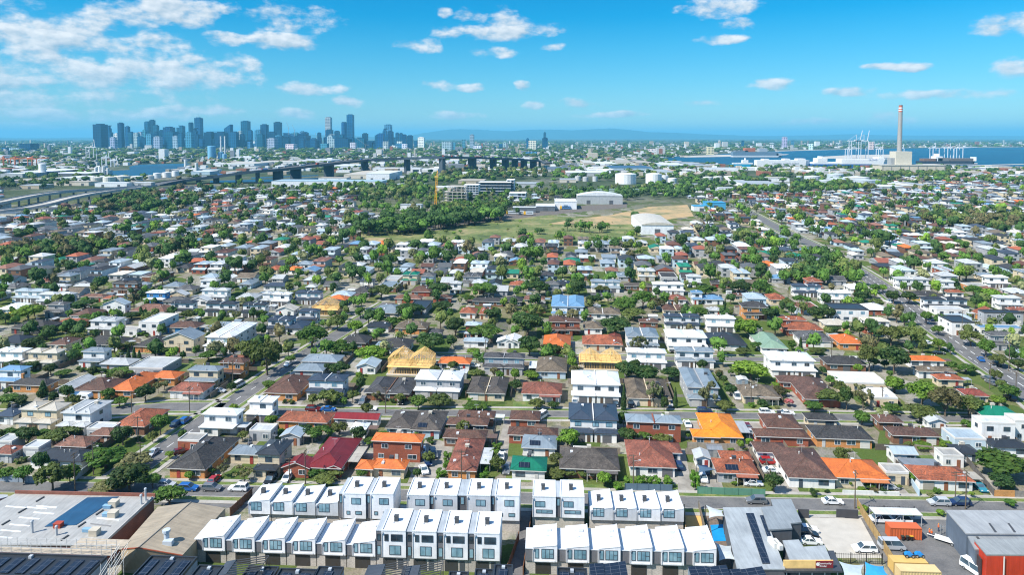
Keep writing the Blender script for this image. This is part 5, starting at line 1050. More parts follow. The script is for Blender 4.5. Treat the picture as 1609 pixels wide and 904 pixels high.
for i,x in enumerate((1418.5,1425.5,1432)):
    c=G(x,850.5); root=empty('wheelie_bin',c); tag(root,f"{['dark','dark','yellow-lidded'][i]} wheelie bin, {['left','middle','right'][i]} of three by orange container",'bin','bins by the orange container'); b=MB(); b.cyl(0,0,.1,1.0,.28,.36,4); b.build('body',M['rubber'],root); b=MB(); b.box(-.33,.33,-.33,.33,1.0,1.1); b.build('lid',M['steel'],root,color=(.5,.3,.03) if i==2 else (.03,.05,.04))
for i,x in enumerate((1428,1444)):
    c=G(x,876,2.42); root=empty('quad_machine',c,R(-3)); tag(root,f"small blue machine with tyres, {['left','right'][i]} one on yellow container",'machine','blue machines on the yellow container')
    b=MB(); b.box(-.8,.8,-.4,.4,.3,.62); b.mesh([(-.8,-.4,.62),(.8,-.4,.62),(.8,.4,.62),(-.8,.4,.62),(-.5,-.3,1.05),(.3,-.3,1.0),(.3,.3,1.0),(-.5,.3,1.05)],[(0,1,5,4),(1,2,6,5),(2,3,7,6),(3,0,4,7),(4,5,6,7)]); b.build('body',M['car'],root,color=(.02,.2,.5))
    for sx in (-1,1):
        for sy in (-1,1): link('wheel',WH,root,(sx*.6,sy*.42,0))
c=G(1390,828); root=empty('lean_to',c,-HT); tag(root,'white lean-to roof behind the orange container','shed'); b=MB(); w=(G(1449,828)-c).length; b.box(-2,w,.3,3.2,2.5,2.62); b.build('roof',M['metal'],root,color=(.66,.68,.68))
for x in (-1.8,w/2,w-.2):
    for y in (.4,3.1):
        b=MB(); b.box(x-.06,x+.06,y-.06,y+.06,0,2.5); b.build('post',M['steel'],root,color=(.4,.4,.4))
c=G(1500,857); root=empty('trailer',c,R(-38)); tag(root,'long low white trailer bed beside the grey sheds','trailer'); b=MB(); b.box(-3.6,3.6,-.9,.9,.55,.72); b.box(3.5,3.6,-.9,.9,.72,1.3); b.bar((-3.6,0,.6),(-5,0,.6),.08,5); b.build('bed',M['steel'],root,color=(.68,.68,.65))
for s in (-1,1): link('wheel',WH,root,(.4,s*.95,0)); link('wheel',WH,root,(-.4,s*.95,0))
# people in the yard
def person(px,py,label,rz,top,mat_leg=(.03,.04,.08)):
    c=G(px,py); c.z=.03; root=empty('person',c,rz); tag(root,label,'person')
    V=[(0,0,.95),(0,0,1.15),(0,0,1.38),(0,.0,1.5),(0,-.01,1.6),(0,-.02,1.72),(.11,0,.9),(.12,-.06,.5),(.13,.05,.06),(.14,-.12,.03),(-.11,0,.9),(-.12,.05,.5),(-.13,.12,.06),(-.14,-.03,.03),(.2,0,1.42),(.26,-.02,1.15),(.25,-.16,.93),(-.2,0,1.42),(-.26,0,1.15),(-.24,-.12,.92)]
    E=[(0,1),(1,2),(2,3),(3,4),(4,5),(0,6),(6,7),(7,8),(8,9),(0,10),(10,11),(11,12),(12,13),(2,14),(14,15),(15,16),(2,17),(17,18),(18,19)]
    rad=[.14,.14,.15,.06,.095,.085,.095,.065,.05,.045,.095,.065,.05,.045,.065,.05,.035,.065,.05,.035]
    me=bpy.data.meshes.new('person'); me.from_pydata(V,E,[]); o=link('body',me,root,color=(.35,.2,.14))
    md=o.modifiers.new('skin','SKIN'); 
    for i,sv in enumerate(me.skin_vertices[0].data): sv.radius=(rad[i],rad[i]); sv.use_root=(i==0)
    o.modifiers.new('sub','SUBSURF').levels=1; o.modifiers['sub'].render_levels=1
    t=NT('skin_and_trousers'); sx=t.nd('ShaderNodeSeparateXYZ'); t.L.new(t.tc('Object'),sx.inputs[0]); t.base(t.mix(t.m('GREATER_THAN',sx.outputs[2],.98),mat_leg,(.36,.2,.14))); me.materials.append(t.mat)
    b=MB(); b.cyl(0,0,.98,1.44,.185,.2,10); b.build('vest',M['steel'],root,color=top)
    b=MB(); b.cyl(0,-.01,1.7,1.82,.115,.08,10); b.build('hat',M['steel'],root,color=(.7,.25,.03))
person(1460,844,'person in an orange top standing in the asphalt yard',R(20),(.75,.14,.03)); person(1463.5,845.5,'person in orange beside another in the yard, nearer of two',R(160),(.75,.14,.03)); person(1474.5,836,'person in orange by the grey gate of the yard',R(90),(.6,.13,.04))
# ================================================================= skyline towers: photo columns, top row, depth, colour
GB=(.008,.07,.155); GD=(.004,.038,.09); GL=(.06,.21,.32); GC=(.30,.36,.39); GW=(.60,.62,.62)
TW=[(151.5,166,195.5,4700,GD,'broad dark'),(170.5,177,198,5100,GB,'slim stepped'),(174.5,182.5,216,4600,GC,'short grey'),(181,187.5,210,4800,GW,'pale'),(187.5,194.5,193.5,4700,GD,'slim dark'),(198.5,204,199,5200,GB,'slender'),(203.5,210,208,5000,GB,'dark'),(212,219,209,4900,GC,'pale grey'),(217,225,208,5000,GC,'grey'),
 (229,236,191.5,5300,GB,'tall glass'),(226,231,204,4900,GL,'narrow pale'),(232,241,211,4700,GL,'pale wide'),(237,244,188.8,5400,GD,'tall dark slab'),(243,249.5,197,5200,GB,'dark slab'),(243,254,215,4600,GC,'pale concrete'),(251,259.5,205,5000,GD,'dark square'),(260,273,200,5000,GB,'crowned dark'),(262,277,207,4800,GB,'dark wide'),(273,281,214,4700,GC,'white topped'),(280,290,198,5200,GB,'dark twin topped'),
 (293.5,304,208,4700,GL,'blue glass'),(297,305,193.2,5300,GD,'rounded dark'),(305,313,202,4900,GD,'dark stepped'),(308.5,318,185.3,5100,GB,'tallest left'),(324,337,208,5000,GD,'wide dark'),(340,356,208,5000,GD,'broad'),(354.5,365,195.5,5100,GB,'slant topped'),(364,374,207.5,4900,GB,'dark'),(375,381,206,5000,GC,'pinkish'),(381,392.5,190.5,5200,GB,'tall square dark'),(391,397,205,5000,GB,'mid'),
 (402,410.5,204.5,5200,GL,'pale blue'),(405,415,211,4900,GB,'dark low'),(411.5,421,196,5100,GD,'dark slab'),(422,434,207.5,5000,GD,'squat dark'),(432,442.5,192.2,5200,GD,'tall dark slab'),(433,447,215,4700,GD,'dark'),(422,435,217.5,4600,GC,'gridded pale'),(451,465,226.5,4500,GW,'white slab'),(449,470,208.5,5000,GD,'wedge-roofed'),(466,486,213,4900,GD,'low wide'),(482,500,221,4800,GD,'low dark'),(505,516,225.5,4600,GL,'pale twin'),
 (512.3,521.3,184.5,5100,GC,'tall latticed pale'),(513,523,204,4900,GD,'dark podium'),(516,531,212,4800,GC,'grey stepped'),(536.5,546,192.5,5200,GB,'rounded'),(546.3,556,180.5,5000,GB,'tallest right-hand'),(528,551,218,4700,GD,'dark broad'),(534,540,212,4900,GB,'dark'),(551,560,224,4400,GW,'white low'),(559,575,217,4800,GB,'dark low block'),(570,578,210,5000,GD,'dark slab'),(577,588,221,4800,GB,'mid'),(590,599,212.5,5000,GB,'dark'),(590,602,222,4700,GB,'lower dark'),(602,611,203,5100,GB,'stepped'),(605.5,615.5,196.3,5300,GL,'flat topped'),(610,618,206.5,4900,GD,'dark'),(602,611,222,4500,GC,'pale low'),(616,625,228,4500,GW,'white stepped'),
 (622,627,209,5100,GB,'thin'),(628,633,209.5,5200,GB,'dark thin'),(631.5,639,212,5000,GD,'dark mid'),(624,632,222,4700,GW,'white'),(632,640,226,4500,GW,'pale'),(640.3,648.8,213.3,4800,GD,'dark isolated'),(657,667,216,4700,GW,'white gridded'),(651,656,221,5200,GB,'low dark'),(695,711,222.5,4400,GC,'grey apartment'),(711,716,224,4500,GL,'pale blue apartment'),(726,731.5,219,4700,GL,'pale slim'),(738.5,745,212,4900,GC,'brown'),(744,757,229,4300,GW,'low white'),(775,780,230,4600,GB,'low dark'),(784,790,226,4600,GB,'dark low'),(790,798,224,4700,GC,'mid grey'),(830.5,843,221,4200,(.60,.52,.42),'cream'),(854,858,208.5,5200,GB,'lone slim dark'),(827,831,218,4900,GB,'thin dark'),(852,861,217,5000,GD,'base dark'),(826,844,238.5,3000,GL,'blue grey'),(1018,1034,234.5,3400,GW,'white apartment'),(1033,1040,234,3500,GW,'white'),(1110,1121,231,3300,(.6,.5,.36),'cream apartment'),(1229,1236,215.5,5200,GC,'grey seaside'),(1210,1215,227.5,4800,GW,'white seaside'),(1243,1247,220,5000,GL,'pale seaside'),(1271,1277,226,4500,GW,'low white seaside'),(1365,1372,223,4600,(.6,.52,.42),'cream seaside'),(1165,1169,220.5,5300,GB,'dark seaside'),(37,56,225.5,4200,GD,'squat dark glass'),(19,36,232.5,4100,GC,'low grey'),(4,12,232,4300,GB,'low dark')]
def tower(x0,x1,yt,D,col,word):
    cx=(x0+x1)/2; X=(cx-CX)/F*D*math.cos(TILT)*1.0
    # depth-corrected
    for _ in range(3): X=(cx-CX)/F*(D*math.cos(TILT)+H*math.sin(TILT))
    c=Vector((X,D,0)); w=(x1-x0)/scale_at(c); h=zrow(c,yt); root=empty('office_tower' if h>60 else 'apartment_block',c,-R(6)); dp=w*rnd.uniform(.7,1.1)
    a=R(6); w2=w/(math.cos(a)+math.sin(a)*dp/w*.6)
    b=MB(); k=rnd.random()
    if 'slant' in word or 'wedge' in word:
        s=.82 if 'slant' in word else .72
        pts=[(-w2/2,0),(w2/2,0),(w2/2,h if 'slant' in word else h*s),(-w2/2,h*s if 'slant' in word else h)]
        A=[(x,-dp/2,z) for x,z in pts]+[(x,dp/2,z) for x,z in pts]; b.mesh(A,[(0,1,2,3),(7,6,5,4),(1,5,6,2),(4,0,3,7),(3,2,6,7)],0)
    elif 'rounded' in word or 'cylind' in word: b.cyl(0,0,0,h,w2/2,w2/2,20)
    elif 'stepped' in word: b.box(-w2/2,w2/2,-dp/2,dp/2,0,h*.72); b.box(-w2/2,w2*.12,-dp/2+1,dp/2-1,h*.72,h*.9); b.box(-w2*.4,-w2*.05,-dp/3,dp/3,h*.9,h)
    elif 'crowned' in word:
        b.box(-w2/2,w2/2,-dp/2,dp/2,0,h*.86)
        for i in range(5): b.box(-w2/2+w2*i/5+.8,-w2/2+w2*(i+1)/5-.8,-dp/2,dp/2,h*.86,h)
    elif 'twin topped' in word: b.box(-w2/2,w2/2,-dp/2,dp/2,0,h*.93); b.box(0,w2/2,-dp/2,dp/2,h*.93,h)
    else: b.box(-w2/2,w2/2,-dp/2,dp/2,0,h)
    b.build('facade',M['tower'],root,color=tuple(v*rnd.uniform(.85,1.15) for v in col))
    if h>70 and 'slant' not in word and 'wedge' not in word:
        b=MB(); b.box(-w2*.3,w2*.3,-dp*.3,dp*.3,h+.01,h+5); b.build('plant_room',M['steel'],root,color=tuple(v*.8 for v in col))
        if rnd.random()<.25: b=MB(); b.cyl(0,0,h+5,h+28,.6,.3,5); b.build('mast',M['steel'],root,color=(.3,.3,.3))
    queue(root,f"{word} {'tower' if h>60 else 'block'} on the city skyline" if x0<660 and x0>100 else f"{word.replace(' seaside','').replace(' apartment','')} {'tower' if h>60 else 'block'} {'by the far bay shore' if x0>1000 else 'far beyond the bridge' if x0>660 else 'beyond the docks'}",(c.x,c.y,h*.6),'tower' if h>60 else 'building','city towers on the skyline' if 100<x0<660 else 'scattered far buildings')
for t in TW: tower(*t)
for i in range(84):
    x=rnd.choice((rnd.uniform(196,490),rnd.uniform(196,490),rnd.uniform(495,640))); w_=rnd.uniform(6,13); tower(x,x+w_*.8,rnd.choice((rnd.uniform(216,230),rnd.uniform(206,220))),rnd.uniform(4500,5600),rnd.choice((GD,GD,GB,GB,GB,GL)),rnd.choice(('lower dark','squat blue','plain mid-height','broad low','slim low')))
# construction cranes on towers
def tower_crane(px,yb,yt,D,lab,jib):
    X=(px-CX)/F*(D*math.cos(TILT)+H*math.sin(TILT)); c=Vector((X,D,0)); h=zrow(c,yt); h0=max(0,zrow(c,yb)); root=empty('tower_crane',c,0); tag(root,lab,'crane','tower cranes over the skyline')
    b=MB(); b.bar((0,0,h0-20),(0,0,h0+(h-h0)*.45),1.2,4); b.build('mast',M['steel'],root,color=(.35,.34,.3)); b=MB(); b.bar((0,0,h0+(h-h0)*.45),(jib,0,h),.9,4); b.bar((0,0,h0+(h-h0)*.45),(-jib*.35,0,h0+(h-h0)*.4),1.2,4); b.build('jib',M['steel'],root,color=(.35,.34,.3))
tower_crane(454,208,192,4950,'left one of two lattice cranes above the wedge-roofed tower',-14); tower_crane(463,210,196,4950,'right one of two lattice cranes above the wedge-roofed tower',-14); tower_crane(498,222,208,4800,'small lattice crane over low dark towers',-12)
tower_crane(574,240,216,4300,'crane with long yellow jib in front of skyline',-60)
# ================================================================= pale blue silo with two chimneys (power plant by the docks)
def cyls(name,label,cat,px,yb,items,mat,group=None):
    c=G(px,yb); sc=scale_at(c); root=empty(name,c,0); tag(root,label,cat,group)
    for (nm,dx,dw,yt,col,yo) in items:
        x=dx/sc; r=dw/sc/2; h=zrow(c,yt); b=MB(); b.cyl(x,yo,0,h,r,r,20); 
        b.mesh([(x+r*math.cos(6.2832*i/20),yo+r*math.sin(6.2832*i/20),h+.01) for i in range(20)]+[(x,yo,h+r*.12)],[(i,(i+1)%20,20) for i in range(20)])
        b.build(nm,M['paint'],root,color=col)
    return root
cyls('silo','tall pale blue cylinder building below the skyline with two thin white chimneys','silo',333,253,[('tank',0,12,229.5,(.16,.42,.62),0),('tank',12,8,239,(.22,.45,.62),10),('tank',18,7,242,(.22,.45,.62),10),('chimney',7,2.2,214,(.6,.63,.65),40),('chimney',13.5,2.2,214,(.6,.63,.65),40)],None)
cyls('silo','tall plain white tower silo in front of orange cranes','silo',67,276,[('tank',0,10,257.5,(.70,.71,.70),0)],None)
for i,(px,yb,dw,yt,l) in enumerate([(292,262,5,251,'thin pale silo right of the dock water'),(309,270,5,256,'narrow pale silo beside the dock'),(151,276,4.5,263,'first of the clustered white silos left of dock'),(157,277,4.5,262,'second of the clustered white silos left of dock'),(163,277,5,262,'third of the clustered white silos left of dock'),(170,277,4,264,'last of the clustered white silos left of dock')]): cyls('silo',l,'silo',px,yb,[('tank',0,dw,yt,(.62,.63,.61),0)],None,'white silos around the dock')
# storage tanks
TK_=[(152,287,17,279,(.68,.66,.58)),(172,288,18,278,(.68,.66,.58)),(192,287,22,276.5,(.66,.63,.55)),(215,284,17,277,(.62,.62,.58)),(247,280,11,272,(.70,.71,.70)),(262,279,12,271,(.70,.71,.70)),(276,277,10,268.5,(.70,.71,.70)),(236,282,12,276,(.66,.66,.62)),
 (983,288.5,33,273,(.74,.75,.75)),(1027,288,25,273,(.74,.75,.75)),(1043,287,14,276,(.72,.73,.72)),(1056,288,14,280,(.72,.73,.72)),(1112,285,15,278,(.66,.66,.62)),(1128,284,14,277.5,(.66,.66,.62)),(1146,285,17,277,(.68,.68,.66)),(1256,284,9,276.5,(.40,.46,.50)),(1276,287,24,277,(.52,.55,.56)),(1312,286,24,273.5,(.44,.50,.54)),(1316,291,34,280.8,(.44,.50,.54)),(1345,291,38,278.5,(.52,.55,.56)),(1357,297,32,282.5,(.40,.46,.50)),(1376,291,16,282.5,(.44,.49,.53)),(920,285,9,278,(.45,.46,.45)),(908,284,9,277,(.5,.5,.48)),(1297,292,20,283,(.42,.47,.5)),(935,285,8,277.5,(.5,.52,.53))]
for (px,yb,dw,yt,col) in TK_:
    r=cyls('storage_tank',None,None,px,yb,[('tank',0,dw,yt,col,0)],None); sc=scale_at(r.location); h=zrow(r.location,yt)
    b=MB(); rr=dw/sc/2*1.012; b.cyl(0,0,h-.6,h-.2,rr,rr,20,cap=False); b.build('rim_rail',M['steel'],r,color=(.5,.5,.48))
    queue(r,('cream' if col[2]<.6 and col[0]>.6 else 'white' if col[0]>.6 else 'grey')+f" {'wide ' if dw>20 else 'small ' if dw<11 else ''}round storage tank",(r.location.x,r.location.y,3),'tank','round storage tanks')
# ================================================================= high bridge and its ramps
BR=[(238,291.5,292),(262,286.5,290),(290,282.5,289),(312,279.5,288.5),(340,276.5,288),(375,271.5,287.8),(405,268,287.5),(437,265,286.8),(465,262,283),(517,256,278),(573,251,272.5),(640,248,272),(695,246.3,275),(742,247.2,269.5),(775,248.2,268.5),(794,249,267.5),(809,249.8,267),(823,250.6,266.5),(838,251.6,266),(848,252.6,265.5),(862,256,266)]
nodes=[]
for (x,yd,yb) in BR:
    c=G(x,yb); nodes.append(Vector((c.x,c.y,max(zrow(c,yd),.6))))
c0=nodes[12].copy(); c0.z=0
br=empty('bridge',c0,0); tag(br,'long high road bridge on tall piers crossing before the skyline','bridge')
def deck(parent,nodes,w,th,c0,name,mat,col,par=True):
    b=MB(); n=len(nodes); L=[];Rr=[]
    for i,p in enumerate(nodes):
        d=(nodes[min(i+1,n-1)]-nodes[max(i-1,0)]); d.z=0; d.normalize(); s=Vector((d.y,-d.x,0))*w/2; L.append(p-s-c0); Rr.append(p+s-c0)
    up=Vector((0,0,1))
    for i in range(n-1):
        a,b_,c_,d_=L[i],Rr[i],Rr[i+1],L[i+1]
        b.face([a,b_,c_,d_],1)
        for (p,q,o) in ((b_,c_,1),(d_,a,1)): b.face([p,p-up*th,q-up*th,q] if o else [p,q],0)
        b.face([d_-up*th,c_-up*th,b_-up*th,a-up*th],0)
        if par:
            for (p,q) in ((a,d_),(b_,c_)): b.face([p+up*.01,q+up*.01,q+up*1.3,p+up*1.3],0)
    return b.build(name,mat,parent,color=col)
deck(br,nodes,36,3.6,c0,'deck',[M['steel'],plain('bridge_asphalt',(.09,.095,.10),.9)],(.04,.06,.08))
for i in range(2,len(nodes)-1):
    p=nodes[i]-c0; b=MB(); w=5.5 if i not in (12,) else 7.5
    if p.z<4: continue
    d=(nodes[i+1]-nodes[i-1]); d.z=0; d.normalize(); s=Vector((d.y,-d.x,0))
    b.obox((p.x,p.y,0),d*(w/2),s*11,0,p.z-3.62); b.build('pier',M['paint'],br,color=(.055,.075,.095))
for i in (11,14):   # stay towers
    p=nodes[i]-c0; q=nodes[i-1]-c0; r_=nodes[i+1]-c0; b=MB(); b.bar((p.x,p.y,p.z),(p.x,p.y,p.z+26),1.0,4); 
    for t in (.5,.9): b.bar((p.x,p.y,p.z+24),tuple(p.lerp(q,t)),.25,3); b.bar((p.x,p.y,p.z+24),tuple(p.lerp(r_,t)),.25,3)
    b.build('stay_tower',M['steel'],br,color=(.35,.37,.38))
for k,(lab,pts) in enumerate([('upper curved freeway ramp leading to the bridge at left',[(-60,328,337),(0,318,330),(30,311.5,324),(60,306,318),(95,301.5,311),(135,298.4,305),(170,296.5,300.5),(205,294,296.5),(240,291.3,292)]),('lower curved freeway ramp leading to the bridge at left',[(-60,341,348),(0,331.5,341),(40,327,337),(75,320,331),(105,312,324),(140,304.8,315),(175,299.8,306),(205,296.5,300),(240,292,293)])]):
    nd=[]
    for (x,yd,yb) in pts:
        c=G(x,yb); nd.append(Vector((c.x,c.y,max(zrow(c,yd),.5))))
    o=nd[3].copy(); o.z=0; root=empty('freeway_ramp',o,0); tag(root,lab,'freeway ramp'); deck(root,nd,15,1.8,o,'deck',[M['steel'],M['pale_concrete']],(.36,.37,.38))
    for i in range(len(nd)-2):
        for t in (0,.5):
            p=nd[i].lerp(nd[i+1],t)-o
            if p.z>3: b=MB(); b.cyl(p.x,p.y,0,p.z-1.82,1.3,1.3,8); b.build('pier',M['paint'],root,color=(.32,.33,.34))
# vehicles on the ramp and deck (a few pixels each)
bm=MB(); bm.box(-3.5,3.5,-1.2,1.2,.5,3.4); bm.box(3.5,5.2,-1.15,1.15,.5,2.6); 
for sx in (-2.5,2.8): bm.box(sx-.5,sx+.5,-1.25,1.25,0,1)
truckm=bm.data('truck',M['steel'])
for i in range(34):
    t=rnd.random()*(len(nodes)-4)+.0; k=int(t); a,e=nodes[k],nodes[k+1]; d=(e-a).normalized(); s=Vector((d.y,-d.x,0)); p=a.lerp(e,t-k)+s*rnd.choice((-13,-9,-5,5,9,13)); 
    o=link('truck',truckm,None,p,(0,0,math.atan2(d.y,d.x)),rnd.choice([(.7,.7,.7),(.6,.6,.6),(.4,.42,.45),(.5,.08,.05),(.1,.2,.4)])); o['group']='trucks on the bridge'; queue(o,'truck driving on the high bridge deck',(p.x,p.y,p.z),'truck','trucks on the bridge')
# ================================================================= power station with the tall chimney
c=G(1431,275); sc=scale_at(c); root=empty('power_station',c,-R(2)); tag(root,'cream power station hall with tall grey chimney banded red and white','power station')
PC=(.56,.50,.39)
b=MB(); x0,x1=(1386-1431)/sc,(1484-1431)/sc; h=zrow(c,260); n=7
b.box(x0,x1,0,42,0,h); b.build('hall',M['paint'],root,color=PC); b=MB(); b.box(x0-1,x1+1,-1,43,h+.01,h+1.2); b.build('hall_roof',M['steel'],root,color=(.5,.48,.42))
for i in range(n+1):
    x=x0+(x1-x0)*(i+.1)/(n+.2); b=MB(); b.box(x-.5,x+.5,-.7,-.003,0,h); b.build('fin',M['paint'],root,color=(.25,.24,.22))
b=MB(); xa,xb=(1406-1431)/sc+8,8; h2=zrow(c+Vector((0,20,0)),238); b.box(xa,xb,12,40,h+1.3,h2); b.build('boiler_house',M['paint'],root,color=(.60,.55,.44)); b=MB(); b.box(xa-8,xa-.01,16,34,h+1.3,h2*.72); b.build('boiler_annexe',M['paint'],root,color=(.30,.31,.31))
xc=(1411-1431)/sc+27; cb=c+Vector((xc,48,0)); ht=zrow(cb,165); b=MB(); b.cyl(xc,48,0,ht*.90,5.9,4.2,24); b.build('chimney',M['paint'],root,color=(.33,.32,.30))
for i in range(6):
    z0=ht*(.90+.1*i/6); z1=ht*(.90+.1*(i+1)/6); b=MB(); b.cyl(xc,48,z0,z1-.01,4.32-.06*i,4.27-.06*i,24); b.build('chimney_band',M['paint'],root,color=(.55,.12,.05) if i%2==0 and i<5 else ((.72,.72,.70) if i<5 else (.30,.12,.08)))
# ================================================================= ships
def ship(x0,x1,yb,parts,label,name='ship',cat='ship',texts=(),flip=1):
    c=G((x0+x1)/2,yb); c.z=.3; sc=scale_at(c); L=(x1-x0)/sc; root=empty(name,c,0); tag(root,label,cat)
    Wd=min(32,L*.16)
    def hullpts(xa,xb,z,bow): return [(xa,-Wd/2,z),(xb-L*.09*bow,-Wd/2,z),(xb,0,z),(xb-L*.09*bow,Wd/2,z),(xa,Wd/2,z)]
    for (nm,a,e,y0,y1,col,bow) in parts:
        xa,xb=-L/2+L*a,-L/2+L*e; z0=max(0,zrow(c,y0)-.3); z1=zrow(c,y1)-.3; b=MB()
        if bow:
            lo=hullpts(xa,xb-L*.02,z0,1); up=hullpts(xa,xb,z1,1); b.mesh(lo+up,[(i,(i+1)%5,5+(i+1)%5,5+i) for i in range(5)]+[(5,6,7,8,9)],0)
        else:
            k=Wd*.46; b.box(xa,xb,-k,k,z0+.02,z1)
        b.build(nm,M['paint'],root,color=col)
    for (t,a,y,size,col) in texts:
        m_=NT('lettering_paint'); m_.base(col); text(root,t,(-L/2+L*a,-Wd/2-.35,zrow(c,y)),(R(90),0,0),size,m_.mat)
    return root,L,c,sc
W8=(.76,.77,.77)
ship(1187,1273,264,[('hull',0,1,264,262.3,(.30,.33,.36),1),('superstructure',0.0,.985,262.25,251.5,W8,1),('deck_house',.12,.22,251.4,249.6,W8,0),('deck_house',.5,.6,251.4,249.2,W8,0),('deck_house',.74,.88,251.4,249.,W8,0),('stern_ramp',0.02,.13,263.5,255,(.24,.26,.28),0)],'big white car-carrier ship with grey lettering moored left of the power station',texts=[('HOEGH AUTOLINERS',.52,258.6,7.5,(.35,.37,.4))])
ship(1272,1398,264,[('hull',0,1,264,257.5,(.015,.12,.34),1),('superstructure',.36,.99,257.45,249.5,W8,1),('foredeck',.03,.36,257.45,254.5,W8,0),('bridge_house',.07,.19,254.4,248.5,W8,0),('mast',.125,.135,248.4,245.5,W8,0),('funnel',.82,.89,249.4,247,W8,0),('door_panel',.40,.44,257.4,251.5,(.015,.12,.34),0),('door_panel',.565,.595,257.4,251.5,(.015,.12,.34),0)],'long white and blue car-carrier ship in front of white gantry cranes',texts=[('GLOVIS',.75,252.4,7.,(.02,.1,.3))])
ship(1147,1184,265,[('hull',0,1,265,257.8,(.01,.30,.48),1),('deck_house',.1,.95,257.7,255.8,W8,0),('bridge_house',.5,.75,255.7,251.5,W8,0),('mast',.62,.65,251.4,248.5,W8,0)],'small turquoise-hulled ferry with white bridge house',cat='ferry',name='ferry')
ship(1150,1229,246.8,[('hull',0,1,246.8,244.4,(.60,.63,.64),1),('decks',.0,.90,244.35,238.6,(.14,.22,.29),0),('decks',.86,.97,244.35,241,(.45,.5,.53),0),('deck_house',.05,.3,238.5,236.4,(.16,.2,.25),0),('funnel',.24,.44,238.5,232.5,(.45,.14,.06),0),('bridge_house',.52,.68,238.5,233,(.35,.4,.44),0)],'large dark cruise liner with white hull line and red-brown funnel',name='cruise_ship')
ship(1443,1532,257.5,[('hull',0,1,257.5,253,(.02,.035,.06),1),('containers',.06,.28,252.9,249,(.20,.12,.09),0),('containers',.30,.50,252.9,248.,(.17,.16,.15),0),('containers',.53,.92,252.9,248.6,(.15,.13,.12),0),('bridge_house',.26,.38,252.95,245.5,W8,0),('mast',.31,.33,245.4,241.5,W8,0),('foremast',.96,.975,252.95,246.5,W8,0)],'dark container ship stacked with containers under white gantry cranes')
# ================================================================= gantry cranes
def gantry(px,yb,yt,up,col,label,group,boom=30,jx=1):
    c=G(px,yb); h=zrow(c,yt); root=empty('gantry_crane',c,0); tag(root,label,'crane',group); hb=h*.62 if up else h*.72; w=h*.17
    for x in (-w,w):
        for y in (-9,9): b=MB(); b.box(x-.9,x+.9,y-.9,y+.9,0,hb); b.build('leg',M['steel'],root,color=col)
    b=MB(); b.box(-w-boom*.3,w+4,-2.2,2.2,hb,hb+3)
    b.build('girder',M['steel'],root,color=col)
    b=MB(); b.bar((w*.3,0,hb+3),(w*.3,0,h*(.86 if up else 1.)),.9,4); b.bar((w*.3,0,h*(.86 if up else 1.)),(-w-boom*.25,0,hb+3),.4,4); b.build('apex_frame',M['steel'],root,color=col)
    b=MB()
    if up: b.bar((w,0,hb+2),(w+jx*h*.16,0,h),1.3,4)
    else: b.bar((w+3.9,0,hb+1.5),(w+boom*1.6,0,hb+4.5),1.2,4); b.bar((w*.3,0,h),(w+boom*1.3,0,hb+4.5),.35,4)
    b.build('boom',M['steel'],root,color=col)
    b=MB(); b.box(-2.5,2.5,-2.1,2.1,hb+3.01,hb+6.5); b.build('machine_house',M['steel'],root,color=col)
cw_=(.66,.68,.70); g2='white gantry cranes at the bay wharf'
gantry(1343,249.5,205,True,cw_,'left one of two tall white cranes with raised booms behind blue ship',g2,34,.5); gantry(1354.5,249.5,205,True,cw_,'right one of two tall white cranes with raised booms behind blue ship',g2,34,.4); gantry(1382,248,227,True,cw_,'short white crane left of the tall chimney',g2,20,.5); gantry(1333,249,229.5,False,cw_,'low white crane left of the two raised booms',g2,22)
gantry(1415,246,226,True,cw_,'white crane just right of the tall chimney',g2,20,.5)
for i,x in enumerate((1468,1491,1505)): gantry(x,253.5,225,False,cw_,f"white lowered-boom crane over container ship, {['left','middle','right'][i]} of three",g2,34)
for i,x in enumerate((6,24,51)): gantry(x,264,245,False,(.50,.15,.06),f"orange gantry crane far at the left docks, {['left','middle','right'][i]} of three",'orange gantry cranes',26)
gantry(144,253,219,True,(.66,.67,.68),'white crane with raised boom before the broad dark tower','white dock cranes at left',30,-.25); gantry(180,262,247,True,cw_,'low white dock crane left of the dock water','white dock cranes at left',24,.9); gantry(167,262,240,True,(.55,.6,.63),'pale lattice crane beside the dock','white dock cranes at left',20,.3)
